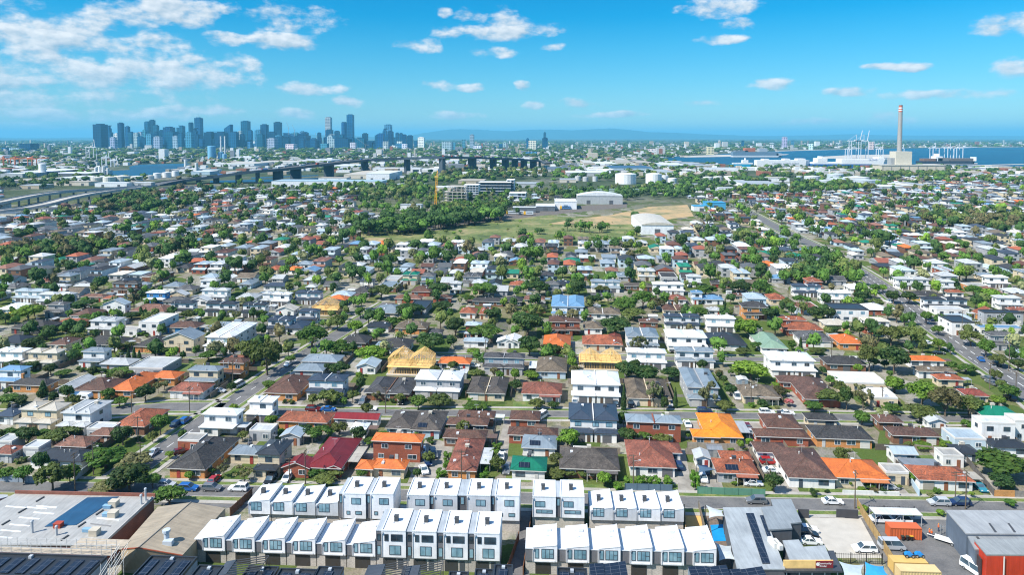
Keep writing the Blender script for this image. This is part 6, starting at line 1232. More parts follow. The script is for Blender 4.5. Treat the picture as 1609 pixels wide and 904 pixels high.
# ================================================================= mid-distance sheds and buildings: outline of the front, top row of roof
SHEDC={'w':(.72,.74,.75),'g':(.40,.42,.42),'b':(.22,.33,.40),'t':(.45,.38,.28),'d':(.12,.14,.16),'c':(.58,.53,.44),'n':(.05,.10,.17),'gr':(.30,.40,.34),'pb':(.38,.50,.56),'lb':(.06,.33,.55)}
SHN={'w':'white','g':'grey','b':'blue grey','t':'tan','d':'dark','c':'cream','n':'navy','gr':'greenish','pb':'pale blue','lb':'bright blue'}
def shed(x0,x1,yt,yb,rc,wc,hgt=8.,kind='f',label=None,curve=False):
    c=G((x0+x1)/2,yb); w=(x1-x0)/scale_at(c); hy=P(c.x,c.y,hgt)[1]
    D=max(10.,(G((x0+x1)/2,yt,hgt+(2 if kind=='g' else 0))-Vector((c.x,c.y,0))).y) if yt<hy-.15 else 12.
    D=min(D,260); root=empty('warehouse',c,-R(3)); b=MB(); b.box(-w/2,w/2,0,D,0,hgt-.3); b.build('wall',M['paint'],root,color=SHEDC[wc]); b=MB()
    if kind=='g': gable(b,None,-w/2,w/2,0,D,hgt,min(.15,5/w),'x' if w>D else 'y',.4,0,.25)
    elif kind=='c':
        n=8; pts=[(-w/2+w*i/n,hgt+math.sin(math.pi*i/n)*w*.07) for i in range(n+1)]
        A=[(x,-.5,z) for x,z in pts]+[(x,D,z) for x,z in pts]; lo=[(p[0],p[1],hgt-.5) for p in A]; b.mesh(A,[(i,i+1,n+2+i,n+1+i) for i in range(n)],0); b.mesh(A+lo,[(2*n+2+i,2*n+3+i,i+1,i) for i in range(n)],0)
    else: b.box(-w/2-.3,w/2+.3,-.3,D+.3,hgt-.29,hgt,0)
    b.build('roof',[M['metal']]*3,root,color=SHEDC[rc])
    k=max(1,min(8,int(w/22)))
    for i in range(k):
        b=MB(); x=-w/2+w*(i+.5)/k; b.box(x-2.4,x+2.4,-.12,-.003,0,min(5,hgt*.6)); b.build('loading_door',M['steel'],root,color=(.10,.11,.12))
    if label: tag(root,label,'warehouse')
    else: queue(root,f"{SHN[rc]}-roofed {'long ' if w>60 else ''}{'curved ' if kind=='c' else ''}shed with {SHN[wc]} walls",(c.x,c.y,hgt),'warehouse','industrial sheds in the distance')
    HOUSES.append((Vector((c.x,c.y+D/2,0)),w/2+2,D/2+3)); return root
shed(907,978,305,321,'w','g',11,'c',label='large white curved-roof train shed beside the dry field'); shed(872,906,312,329,'w','w',9,'f',label='white rail depot workshop with open doors left of curved shed')
shed(1008,1058,338,369,'c','w',9,'c',label='cream curved-roof hall at the edge of houses by the field')
shed(890,1006,297,304,'gr','gr',6,'f',label='very long low green shed behind trees near the railway'); shed(425,600,282,295,'pb','w',11,'f',label='huge pale blue-roofed warehouse below the bridge piers'); shed(806,842,325,334,'w','d',6); shed(842,872,320,332,'w','d',6); shed(628,662,322,331,'g','w',7,'f',label='pale long shed left of the building site')
for a in [(30,75,265,276,'w','n',9),(75,140,270,279,'w','d',9),(86,140,276,286,'w','w',8),(0,36,270,279,'w','g',8),(4,50,280,290,'t','d',7),(100,140,284,292,'t','c',7),(148,200,286,294,'w','w',7),(200,238,287,293,'w','g',7),(60,95,285,291,'t','c',6),(30,62,289,297,'g','t',6),
 (300,330,268,275,'w','pb',8),(318,345,266,271,'pb','w',8),(340,400,254,262,'c','w',9),(400,470,252,259,'c','w',9),(360,395,246,251,'w','w',9),(470,520,250,256,'w','w',9),(520,560,258,266,'w','w',9),(585,660,263,270,'w','w',9),(660,720,252,257,'w','w',9),(540,578,268,281,'c','c',9),(575,612,268,284,'w','w',14),(500,545,278,285,'t','w',7),(612,650,276,281,'w','w',6),
 (720,760,281,289,'t','t',6),(810,848,286,295,'g','g',7),(960,1026,260,271,'n','pb',11),(890,962,268,277,'w','g',8),(1026,1060,266,276,'g','w',8),(918,935,251,261,'c','t',9),(936,970,254,262,'w','g',8),(970,1000,251,260,'t','c',9),(1000,1028,252,261,'t','t',9),(1042,1085,256,264,'w','pb',8),(1086,1120,254,265,'g','t',8),(1102,1160,263,270,'w','w',9),(1090,1130,258,263,'w','c',8),(1130,1155,294,302,'w','w',7),(1150,1175,283,290,'w','w',6),(1175,1230,284,296,'g','w',7),(1200,1240,278,286,'c','w',8),(1095,1130,296,303,'w','w',6),(1060,1100,288,296,'g','w',7),(1195,1225,290,299,'w','n',7),(1240,1270,288,297,'w','g',6),(1030,1062,297,304,'t','w',6),(880,905,280,287,'g','c',6),(860,890,262,270,'d','g',7),
 (0,26,335,344,'d','c',6),(400,420,308,318,'w','c',6),(1260,1300,264,267,'w','g',7),(1300,1345,267,270,'w','w',6),(1110,1140,316,329,'lb','lb',8),(1090,1115,322,332,'lb','w',6),(1385,1420,290,300,'w','g',7),(1420,1447,287,298,'w','t',7),(1448,1466,286,299,'g','o' if False else 't',8),(680,715,292,300,'w','c',6),(620,665,288,296,'g','w',6),(440,500,298,304,'g','d',5)]: shed(*a)
# apartments beside the building site
def flats(x0,x1,yt,yb,col,label,floors,bays,dark=(.03,.05,.07)):
    c=G((x0+x1)/2,yb); w=(x1-x0)/scale_at(c); h=zrow(c,yt); D=22; root=empty('apartment_building',c,-R(4)); tag(root,label,'apartments')
    b=MB(); b.box(-w/2,w/2,0,D,0,h); b.build('wall',M['paint'],root,color=col); b=MB(); b.box(-w/2-.2,w/2+.2,-1.6,D+.2,h+.01,h+.6); b.build('roof',M['steel'],root,color=(.72,.73,.73))
    fh=h/floors
    for f in range(floors):
        for k in range(bays):
            if rnd.random()<.12: continue
            x=-w/2+w*(k+.5)/bays; ww=w/bays*.62; b=MB(); b.box(x-ww/2,x+ww/2,-.3,-.003,f*fh+.7,f*fh+fh*.85); b.build('window',M['glass'],root)
    for f in range(1,floors):
        b=MB(); b.box(-w/2,w/2,-1.3,-.302,f*fh-.1,f*fh+.35); b.build('balcony',M['paint'],root,color=(.72,.73,.74))
flats(729,752,291,313,(.66,.69,.70),'white gridded apartment block right of the building site',6,5); flats(752,803,287,305,(.05,.09,.13),'dark blue and white apartment row with white balconies',4,9); flats(800,826,304,317,(.6,.64,.66),'low pale apartment wing at right end of the row',3,4); flats(796,808,283,304,(.70,.73,.74),'white tower end of the apartment row',5,2)
# open concrete frame under construction + yellow crane
c=G(705,326); sc=scale_at(c); root=empty('building_site',c,-R(4)); tag(root,'unfinished concrete building frame under construction beside yellow crane','building')
for (xa,xb,yt,off) in ((685,738,318,0),(696,732,302,4),(702,730,294,10)):
    w0,w1=(xa-705)/sc,(xb-705)/sc; h=zrow(c,yt); n=max(2,int(h/3.4)); b=MB()
    for f in range(n): z=h*(f+1)/n; b.box(w0,w1,off,off+20,z-.35,z)
    b.build('floor_slab',M['pale_concrete'],root)
    b=MB(); k=int((w1-w0)/5)
    for i in range(k+1):
        x=w0+(w1-w0)*i/k
        for y in (off+.4,off+19): b.box(x-.3,x+.3,y-.3,y+.3,0,h-.36)
    b.build('column',M['pale_concrete'],root)
c=G(684,326); root=empty('tower_crane',c,0); tag(root,'yellow crane tower standing beside the unfinished concrete frame','crane'); h=zrow(c,268); b=MB()
for x in (-1.1,1.1):
    for y in (-1.1,1.1): b.bar((x,y,0),(x*.8+2,y*.8,h*.86),.32,4)
for i in range(14):
    z0=h*.86*i/14; z1=h*.86*(i+1)/14; s=1 if i%2 else -1; dx0,dx1=2*i/14,2*(i+1)/14
    for y in (-1.,1.): b.bar((-s*1.1+dx0,y,z0),(s*1.1+dx1,y,z1),.22,4)
b.bar((2,0,h*.86),(3,0,h),.7,4); b.build('mast',M['steel'],root,color=(.72,.36,.02)); b=MB(); b.box(-.5,3.8,-1.5,1.5,h*.80,h*.86); b.build('cab',M['steel'],root,color=(.6,.42,.1))
# trains at the depot
for i,(x0,x1,y,l) in enumerate([(795,823,337,'white and yellow train by depot roofs'),(823,838,338,'yellow-fronted train beside another train at depot'),(880,896,329,'yellow and blue train inside depot doorway')]):
    c=G((x0+x1)/2,y); w=(x1-x0)/scale_at(c); root=empty('train',c,-R(4)); tag(root,l,'train'); b=MB(); b.box(-w/2,w/2,-1.5,1.5,.8,4.0); b.build('body',M['car'],root,color=(.55,.6,.64) if i<2 else (.08,.2,.4)); b=MB(); b.box(-w/2-.1,-w/2+2.2,-1.55,1.55,.79,4.02); b.build('cab_end',M['car'],root,color=(.75,.42,.02)); b=MB(); b.box(-w/2+3,w/2-1,-1.53,1.53,2.2,3.1); b.build('window_band',M['glass'],root)
    for s in (-.35,.35): b=MB(); b.box(w*s-1.5,w*s+1.5,-1.2,1.2,0,.78); b.build('bogie',M['rubber'],root)
# ================================================================= trees
LEAFK=1.65
SPC={'dark':((.022,.048,.014),'dark green'),'mid':((.04,.085,.016),'green'),'olive':((.058,.080,.024),'olive green'),'bright':((.075,.135,.018),'bright green'),'gum':((.085,.095,.05),'sparse grey-green gum'),'brown':((.062,.060,.03),'brownish'),
 'greyolive':((.11,.125,.065),'pale grey-green'),'yellow':((.34,.30,.02),'yellow'),'pink':((.30,.10,.13),'pink blossoming'),'conifer':((.025,.055,.02),'narrow conifer'),'hedge':((.06,.13,.018),'clipped bright hedge'),'purple':((.05,.02,.025),'dark purple')}
def crown_data(seed,shape):
    r=random.Random(seed); b=MB(); bl=[]
    if shape=='round':
        for i in range(20):
            a=r.uniform(0,6.283); el=r.uniform(-.5,1.); rr=r.uniform(.18,.33); bl.append((.33*math.cos(a)*math.cos(el)*r.uniform(.5,1.1),.33*math.sin(a)*math.cos(el)*r.uniform(.5,1.1),.62+.25*math.sin(el)*r.uniform(.6,1.15),r.uniform(.13,.20)))
        bl.append((0,0,.62,.27))
    elif shape=='spread':
        for i in range(24):
            a=r.uniform(0,6.283); q=math.sqrt(r.random())*.42; bl.append((q*math.cos(a),q*math.sin(a),.72-.32*q*q/.18*.5+r.uniform(-.12,.12),r.uniform(.10,.17)))
    elif shape=='gum':
        for i in range(15):
            a=r.uniform(0,6.283); q=math.sqrt(r.random())*.40; bl.append((q*math.cos(a),q*math.sin(a),r.uniform(.45,.93),r.uniform(.07,.12)))
    elif shape=='cone':
        for i in range(22):
            t=i/21; a=i*2.4; q=.36*(1-t)**.8; bl.append((q*math.cos(a)*.6,q*math.sin(a)*.6,.12+.83*t,.10+.24*(1-t)*.7))
    elif shape=='hedge':
        for i in range(16): bl.append((r.uniform(-.36,.36),r.uniform(-.36,.36),r.uniform(.18,.8),r.uniform(.15,.2)))
    n={'round':85,'spread':75,'gum':75,'cone':75,'hedge':85}[shape]
    ls=.052 if shape!='gum' else .04
    for (x,y,z,rad) in bl:
        zr=rad*(.8 if shape!='cone' else 1.)
        if shape!='gum':   # leafy heart of the clump
            m=[]; 
            for k in range(12):
                u=r.uniform(-1,1); a=r.uniform(0,6.283); s=math.sqrt(1-u*u); m.append((s*math.cos(a),s*math.sin(a),u))
            q=.66; V=[(x+rad*q*vx,y+rad*q*vy,z+zr*q*vz) for vx,vy,vz in ICO]; b.mesh(V,ICOF,0)
        for k in range(n):
            u=r.uniform(-.85,1); a=r.uniform(0,6.283); s=math.sqrt(1-u*u); d=Vector((s*math.cos(a),s*math.sin(a),u)); rr=r.uniform(.72,1.12)
            p=Vector((x+d.x*rad*rr,y+d.y*rad*rr,z+d.z*zr*rr)); nrm=(d+Vector((r.uniform(-.7,.7),r.uniform(-.7,.7),r.uniform(-.3,.9)))).normalized(); t=nrm.orthogonal().normalized(); w=nrm.cross(t); th=r.uniform(0,6.28); t,w=t*math.cos(th)+w*math.sin(th),w*math.cos(th)-t*math.sin(th)
            e=ls*r.uniform(.6,1.3); b.face([p-t*e,p-w*e*.7,p+t*e,p+w*e*.7],0)
    V=np.array(b.v)
    me=bpy.data.meshes.new('crown_'+shape); me.from_pydata(b.v,[],b.f); me.materials.append(M['leaf']); return me,bl
_t=(1+5**.5)/2
ICO=[Vector(v).normalized() for v in [(-1,_t,0),(1,_t,0),(-1,-_t,0),(1,-_t,0),(0,-1,_t),(0,1,_t),(0,-1,-_t),(0,1,-_t),(_t,0,-1),(_t,0,1),(-_t,0,-1),(-_t,0,1)]]
ICOF=[(0,11,5),(0,5,1),(0,1,7),(0,7,10),(0,10,11),(1,5,9),(5,11,4),(11,10,2),(10,7,6),(7,1,8),(3,9,4),(3,4,2),(3,2,6),(3,6,8),(3,8,9),(4,9,5),(2,4,11),(6,2,10),(8,6,7),(9,8,1)]
ICO=[tuple(v) for v in ICO]
SHAPES={}
for sh in ('round','spread','gum','cone','hedge'):
    SHAPES[sh]=[]
    for k in range(4 if sh in('round','spread') else 2):
        me,bl=crown_data(hash((len(sh),k))%1000+k*17+len(sh),sh); tb=MB(); r=random.Random(k)
        top=.5 if sh in('round','spread','hedge') else .75
        tb.bar((0,0,0),(.01,.0,top*.55),.035 if sh!='gum' else .022,6,r1=.026 if sh!='gum' else .016)
        for (x,y,z,rad) in bl[:7 if sh!='gum' else 13]: tb.bar((.01,0,top*r.uniform(.35,.55)),(x*.9,y*.9,z-rad*.2),.014,4,r1=.005)
        SHAPES[sh].append((me,tb.data('trunk_'+sh,M['bark'])))
SHOF={'dark':('round',),'mid':('round','spread'),'olive':('spread',),'bright':('round',),'gum':('gum',),'brown':('spread',),'greyolive':('spread',),'yellow':('round',),'pink':('spread',),'conifer':('cone',),'hedge':('hedge',),'purple':('round',)}
TREES=[]
def tree(c,w,h,sp,group='garden and street trees',what=None):
    sh=rnd.choice(SHOF[sp]); cm,tm=rnd.choice(SHAPES[sh]); root=empty('tree' if sp!='hedge' else 'hedge',c,rnd.uniform(0,6.28))
    col,wd=SPC[sp]; f=rnd.uniform(.75,1.25); cr=link('crown',cm,root,color=(col[0]*f*rnd.uniform(.9,1.1),col[1]*f,col[2]*f)); tr=link('trunk',tm,root)
    ww=w/.95; cr.scale=tr.scale=(ww,ww*rnd.uniform(.85,1.05),h)
    size='large' if w>10.5 else 'small' if w<5 else 'mid-sized'
    TREES.append((c,w/2)); kind={'conifer':'tree','gum':'tree','hedge':'bush'}.get(sp,{'round':'round tree','spread':'spreading tree'}.get(sh,'tree'))
    queue(root,f"{size} {wd} {kind}" if sp!='hedge' else f"{size} {wd}",(c.x,c.y,h*.6),'tree' if sp!='hedge' else 'hedge',group)
    return root
SPC={k:(tuple(x*LEAFK*m for x,m in zip(v[0],(1.06,1.,.85))),v[1]) for k,v in SPC.items()}
HT_=[(83,771,50,720,'olive'),(110,760,26,727,'mid'),(166,737,60,700,'mid'),(203,774,68,728,'dark'),(172,775,50,752,'greyolive'),(209,738,50,710,'greyolive'),(240,768,26,742,'mid'),(252,684,32,650,'mid'),(193,700,34,668,'dark'),(44,702,34,670,'dark'),(100,695,45,670,'olive'),(12,692,28,672,'mid'),(70,690,20,673,'mid'),(37,760,30,731,'mid'),(10,755,28,733,'mid'),(14,640,40,618,'mid'),(34,638,30,620,'dark'),(68,624,20,598,'conifer'),(229,632,32,602,'dark'),(188,640,24,622,'mid'),
(45,505,45,477,'bright'),(76,528,28,510,'dark'),(110,520,32,508,'dark'),(55,550,38,528,'dark'),(118,540,26,522,'olive'),(152,527,20,517,'mid'),(20,582,25,565,'dark'),(53,582,30,566,'dark'),(80,590,24,570,'dark'),(100,592,30,580,'mid'),(187,592,40,577,'mid'),(160,592,20,578,'dark'),(198,550,26,536,'olive'),(202,565,8,547,'conifer'),(211,565,8,546,'conifer'),(219,565,8,550,'conifer'),(328,568,32,550,'mid'),(392,572,42,530,'olive'),(292,505,30,486,'olive'),(312,497,18,484,'bright'),(134,487,40,470,'dark'),(358,465,38,443,'dark'),(369,503,26,486,'gum'),(102,478,16,467,'purple'),(146,505,34,490,'mid'),(206,502,26,490,'dark'),(255,556,28,545,'dark'),(14,505,16,490,'yellow'),
(420,590,48,525,'olive'),(490,548,50,510,'mid'),(530,520,26,492,'olive'),(558,527,26,502,'bright'),(535,560,42,533,'mid'),(583,572,48,541,'bright'),(676,556,54,520,'dark'),(596,528,22,515,'mid'),(617,515,22,496,'mid'),(645,500,44,475,'dark'),(716,530,34,496,'dark'),(762,535,56,507,'mid'),(776,505,32,483,'dark'),(692,468,40,443,'dark'),(760,466,36,440,'mid'),(599,470,36,445,'olive'),(625,462,16,440,'gum'),(534,590,34,567,'dark'),(515,588,16,570,'dark'),(519,638,36,610,'olive'),(592,632,20,612,'gum'),(657,645,30,620,'mid'),(690,640,36,618,'olive'),(750,592,22,580,'olive'),(457,572,20,558,'mid'),(478,688,32,666,'dark'),(503,692,38,668,'mid'),(580,702,20,687,'mid'),(600,690,26,678,'mid'),(748,645,36,630,'mid'),(785,602,16,582,'mid'),(422,612,24,598,'mid'),(736,475,22,462,'mid'),(695,490,36,472,'dark'),(745,562,26,546,'bright'),(452,552,18,538,'yellow'),(566,500,20,482,'mid'),(410,500,24,485,'mid'),
(829,530,54,490,'dark'),(832,560,38,525,'dark'),(865,556,34,540,'dark'),(966,530,54,496,'dark'),(1003,558,30,525,'gum'),(986,600,44,568,'dark'),(1016,602,40,572,'dark'),(1055,598,34,576,'dark'),(1180,598,58,567,'bright'),(1176,532,46,500,'bright'),(1010,485,34,455,'mid'),(1030,488,26,465,'brown'),(980,490,34,468,'mid'),(996,503,36,482,'olive'),(847,465,34,440,'dark'),(910,465,30,440,'dark'),(933,482,26,463,'dark'),(835,596,28,582,'bright'),(877,566,20,556,'mid'),(843,645,24,625,'olive'),(870,642,20,630,'dark'),(1027,640,30,596,'gum'),(1041,640,8,610,'conifer'),(1061,642,9,610,'conifer'),(980,645,10,605,'conifer'),(1110,645,32,595,'gum'),(1140,648,30,627,'olive'),(1139,500,6,470,'conifer'),(1162,462,40,440,'dark'),(1194,465,30,440,'mid'),(1100,497,24,482,'mid'),(1108,465,36,445,'mid'),(892,705,38,672,'bright'),(986,698,38,672,'dark'),(1190,552,20,535,'mid'),(1170,560,26,545,'olive'),(945,460,24,447,'olive'),
(876,735,26,710,'olive'),(878,752,36,735,'olive'),(905,750,36,734,'olive'),(949,765,28,740,'bright'),(968,770,20,758,'hedge'),(990,764,20,748,'hedge'),(1008,765,22,747,'hedge'),(1027,766,22,748,'hedge'),(1048,766,22,748,'hedge'),(1010,695,30,676,'mid'),(1040,695,30,678,'olive'),(1081,692,12,677,'mid'),(1092,772,15,742,'hedge'),(1092,758,14,738,'hedge'),(1177,702,14,688,'bright'),(500,752,30,733,'mid'),(518,758,44,740,'olive'),(568,752,24,734,'mid'),(694,752,18,735,'hedge'),(700,738,17,722,'hedge'),(705,724,16,708,'hedge'),(760,756,18,738,'hedge'),(767,740,17,722,'hedge'),(774,724,17,706,'hedge'),(781,710,16,694,'hedge'),(404,752,12,732,'dark'),(333,748,14,735,'mid'),(298,756,18,740,'bright'),(352,750,26,722,'gum'),(384,758,34,728,'gum'),(267,796,48,762,'mid'),(267,722,16,708,'bright'),(287,693,16,674,'mid'),(323,652,14,643,'mid'),
(1216,775,30,740,'dark'),(1161,762,12,750,'brown'),(1280,648,34,630,'mid'),(1304,640,38,608,'olive'),(1330,645,24,605,'dark'),(1240,640,16,626,'pink'),(1335,765,14,752,'bright'),(1446,662,46,632,'olive'),(1485,655,44,605,'brown'),(1522,654,42,617,'olive'),(1448,640,48,596,'bright'),(1568,752,84,706,'mid'),(1572,772,40,742,'dark'),(1438,760,24,740,'bright'),(1488,708,24,692,'bright'),(1448,706,34,694,'bright'),(1400,650,28,632,'mid'),(1385,655,26,640,'greyolive'),(1354,668,30,644,'mid'),(1356,645,36,602,'gum'),(1406,618,28,596,'bright'),(1567,638,26,620,'bright'),(1585,630,34,602,'mid'),(1366,770,18,758,'mid'),(1374,776,14,765,'brown'),
(1404,588,46,541,'dark'),(1366,585,32,537,'olive'),(1400,545,40,508,'olive'),(1432,545,42,506,'olive'),(1404,618,32,589,'bright'),(1307,608,20,588,'mid'),(1244,552,14,533,'mid'),(1258,552,9,530,'conifer'),(1282,558,22,545,'olive'),(1344,520,20,500,'conifer'),(1282,505,30,480,'dark'),(1302,506,28,482,'dark'),(1310,525,28,512,'dark'),(1490,588,28,578,'bright'),(1518,588,28,570,'mid'),(1476,552,24,532,'bright'),(1479,515,24,492,'mid'),(1474,527,20,510,'mid'),(1455,510,20,488,'mid'),(1525,545,30,515,'olive'),(1549,562,28,530,'mid'),(1570,578,26,553,'olive'),(1533,520,20,500,'gum'),(1600,585,24,562,'dark'),(1530,468,26,447,'mid'),(1557,478,36,453,'bright'),(1375,462,18,445,'mid'),(1355,478,28,455,'dark'),(1404,478,26,455,'dark'),(1428,478,26,457,'dark'),(1387,460,14,446,'bright'),(1238,485,22,468,'olive'),(1212,508,32,482,'dark'),(1258,478,24,463,'mid'),(1376,485,20,467,'olive'),(1256,612,16,597,'mid'),(1217,610,18,600,'bright'),(1353,775,12,764,'bright'),(1527,783,10,773,'bright'),(1588,797,20,784,'mid'),(1356,805,16,796,'bright'),(1478,812,14,806,'bright')]
for (x,yb,w,yt,sp) in HT_:
    c=G(x,yb); sc=scale_at(c); W=w/sc; h=max(zrow(c+Vector((0,W*.15,0)),yt),1.6); tree(c,W,h,sp)
# ================================================================= where things may stand
EXC=[[(556,384),(556,364),(640,352),(760,338),(800,322),(1000,300),(1100,316),(1110,345),(1060,372),(1012,386)],[(640,352),(800,336),(800,280),(560,280),(560,335)],[(150,335),(245,332),(245,305),(160,308)],[(0,345),(0,285),(330,285),(150,320)],[(330,300),(330,240),(1130,240),(1130,312),(860,312),(640,300)],[(1000,310),(1000,262),(1400,262),(1400,300),(1250,303)],[(1370,280),(1370,255),(1495,255),(1495,280)]]
def inpoly(x,y,poly):
    r=False; j=len(poly)-1
    for i in range(len(poly)):
        xi,yi=poly[i]; xj,yj=poly[j]
        if (yi>y)!=(yj>y) and x<(xj-xi)*(y-yi)/(yj-yi)+xi: r=not r
        j=i
    return r
def near_road(p,m):
    for pts,w in ROADS:
        for a,b_ in zip(pts[:-1],pts[1:]):
            A=Vector(a);B_=Vector(b_);d=B_-A;t=max(0,min(1,(Vector((p.x,p.y))-A).dot(d)/d.length_squared))
            if (A+d*t-Vector((p.x,p.y))).length<w+m: return True
    return False
def hits(p,w,d,m=1.):
    for (c,hw,hd) in HOUSES:
        if abs(c.x-p.x)<hw+w+m and abs(c.y-p.y)<hd+d+m: return True
    return False
for (a_,b_,c_,d_) in [(609,679,549,589),(911,976,550,581),(489,531,476,496)]:
    p_=G((a_+b_)/2,d_); HOUSES.append((p_+Vector((0,4,0)),(b_-a_)/scale_at(p_)/2,11))
RAMP=[(-40,356),(0,352),(110,332),(200,308),(330,296),(330,286),(240,286),(100,294),(-40,312)]
WATER=[RAMP,[(160,281),(240,279),(300,262),(300,255),(160,262)],[(320,294),(570,288),(570,273),(320,275)]]
BAYP=[(1040,254),(1096,243.6),(1240,235.8),(1420,232.4),(1700,230),(1900,240),(1800,266),(1485,264.5),(1380,262),(1180,264.5)]
# ================================================================= lean-tos, yard sheds and front bushes that fill the gaps between houses
uY=Vector((math.sin(HD),math.cos(HD),0)); vY=Vector((math.cos(HD),-math.sin(HD),0))
def road_d(p,m): return near_road(p,m)
SHC=[(.50,.52,.52),(.36,.38,.39),(.62,.64,.64),(.22,.24,.26),(.40,.37,.31),(.25,.32,.37),(.16,.10,.07)]
ns=0
for (root,c,w,D,k,near) in RECS:
    q=P(c.x,c.y)
    if k not in 'hdDHg' or q[1]<470: continue
    # rear extension under a low metal roof
    ew=w*rnd.uniform(.4,.75); ed=rnd.uniform(3.,5.5); ex=rnd.uniform(-1,1)*(w-ew)*.45; ctr=c+uY*(D+.6+ed/2)+vY*ex
    if rnd.random()<.75 and not hits(ctr,ew/2,ed/2,.1) and not near_road(ctr,ed/2+1.5):
        b=MB(); b.box(ex-ew/2,ex+ew/2,D-.3,D+.6+ed,0,2.3,0); A=[(ex-ew/2-.2,D-.45,2.62),(ex+ew/2+.2,D-.45,2.62),(ex+ew/2+.2,D+.9+ed,2.36),(ex-ew/2-.2,D+.9+ed,2.36)]; b.mesh(A+[(p[0],p[1],p[2]-.12) for p in A],[(0,1,2,3),(0,4,5,1),(1,5,6,2),(2,6,7,3),(3,7,4,0)],1)
        b.build('rear_extension',[M['metal'],M['metal']],root,color=rnd.choice(SHC)); HOUSES.append((ctr,ew/2,ed/2))
    # side carport
    if rnd.random()<.35 and k in 'hHg':
        s_=rnd.choice((-1,1)); cw=2.9; ctr=c+uY*(D*.5)+vY*s_*(w/2+cw/2+.2)
        if not hits(ctr,cw/2-.3,2.6,-.2) and not near_road(ctr,2.):
            b=MB(); x0=s_*(w/2+.15); x1=s_*(w/2+cw); x0,x1=min(x0,x1),max(x0,x1); b.box(x0,x1,D*.25,D*.75,2.35,2.47,0)
            for xx in (x0+.1,x1-.2):
                for yy in (D*.27,D*.72): b.box(xx,xx+.1,yy,yy+.1,0,2.35,0)
            b.build('carport',M['metal'],root,color=rnd.choice(SHC)); HOUSES.append((ctr,cw/2,2.6))
    # yard shed
    sw,sdp=rnd.uniform(2.4,4.5),rnd.uniform(2.2,4.); sp_=c+uY*(D+rnd.uniform(5,9))+vY*rnd.uniform(-1,1)*(w*.4); ctr=sp_+uY*sdp/2
    if ns<85 and rnd.random()<.7 and not hits(ctr,sw/2,sdp/2,.2) and not near_road(ctr,sdp/2+2) and not any((tc-ctr).length<rr*.6+1.5 for tc,rr in TREES if abs(tc.y-ctr.y)<8):
        rt=empty('garden_shed',sp_,-HD); b=MB(); b.box(-sw/2,sw/2,0,sdp,0,2.1); b.build('wall',M['metal'],rt,color=rnd.choice(SHC)); b=MB(); gable(b,None,-sw/2,sw/2,0,sdp,2.12,.22,'x' if sw>sdp else 'y',.15,0,.08); col=rnd.choice(SHC); b.build('roof',[M['metal']]*3,rt,color=col); add_door(rt,0,0,.95,1.9,(.3,.3,.29),'door',2)
        tone='pale' if col[0]>.45 else 'dark' if col[0]<.26 else 'grey'; queue(rt,f'small {tone}-roofed garden shed',(sp_.x,sp_.y,1),'shed','garden sheds in back yards'); HOUSES.append((ctr,sw/2,sdp/2)); ns+=1
nb=0
bl_=[crown_data(900+i,'hedge')[0] for i in range(3)]
for (root,c,w,D,k,near) in RECS:
    q=P(c.x,c.y)
    if q[1]<500 or nb>150: continue
    for i in range(rnd.choice((1,2,2,3))):
        p=c-uY*rnd.uniform(.8,3.2)+vY*rnd.uniform(-.5,.5)*w; 
        if near_road(p,-1.6) or hits(p,.4,.4,-.5): continue
        z=rnd.uniform(1.1,2.4); sp=rnd.choice(('dark','mid','mid','bright','olive','hedge','greyolive')); f=rnd.uniform(.8,1.2); o=link('bush',rnd.choice(bl_),None,p,(0,0,rnd.uniform(0,6.3)),tuple(v*f for v in SPC[sp][0])); o.scale=(z*rnd.uniform(.9,1.5),z,z*rnd.uniform(.6,.9)); o['group']='bushes in front gardens'; nb+=1
        queue(o,f"{'small' if z<1.6 else 'rounded'} {SPC[sp][1].replace('clipped bright hedge','bright green')} garden bush",(p.x,p.y,.7),'bush','bushes in front gardens')
# ================================================================= the suburb that spreads to the horizon
uH=Vector((math.sin(HD),math.cos(HD),0)); vH=Vector((math.cos(HD),-math.sin(HD),0))
RC=['mw']*4+['ml']*10+['mb2']*6+['mb']*7+['tg']*6+['tk']*5+['md']*4+['mn']*4+['tb']*5+['tb3']*3+['tr']*2+['tr2']*2+['to']*1+['tn']*4+['mblue','mt','mt','mg']
slots=[]
s=322.
row=0
while s<1700:
    t=-1250+rnd.uniform(0,8)
    while t<1250:
        p=uH*s+vH*t+Vector((rnd.uniform(-1.5,1.5),rnd.uniform(-2.5,2.5),0)); t+=rnd.uniform(9.5,13.5)
        q=P(p.x,p.y)
        if not(-40<q[0]<1650) or q[1]<276 or (q[1]<296 and q[0]<640): continue
        if any(inpoly(q[0],q[1],e) for e in EXC): continue
        slots.append((p,q,row))
    row+=1; s+= 18 if row%2 else 25
slots.sort(key=lambda a:a[0].y)
hs=MB(); nind=0; TC_=[]
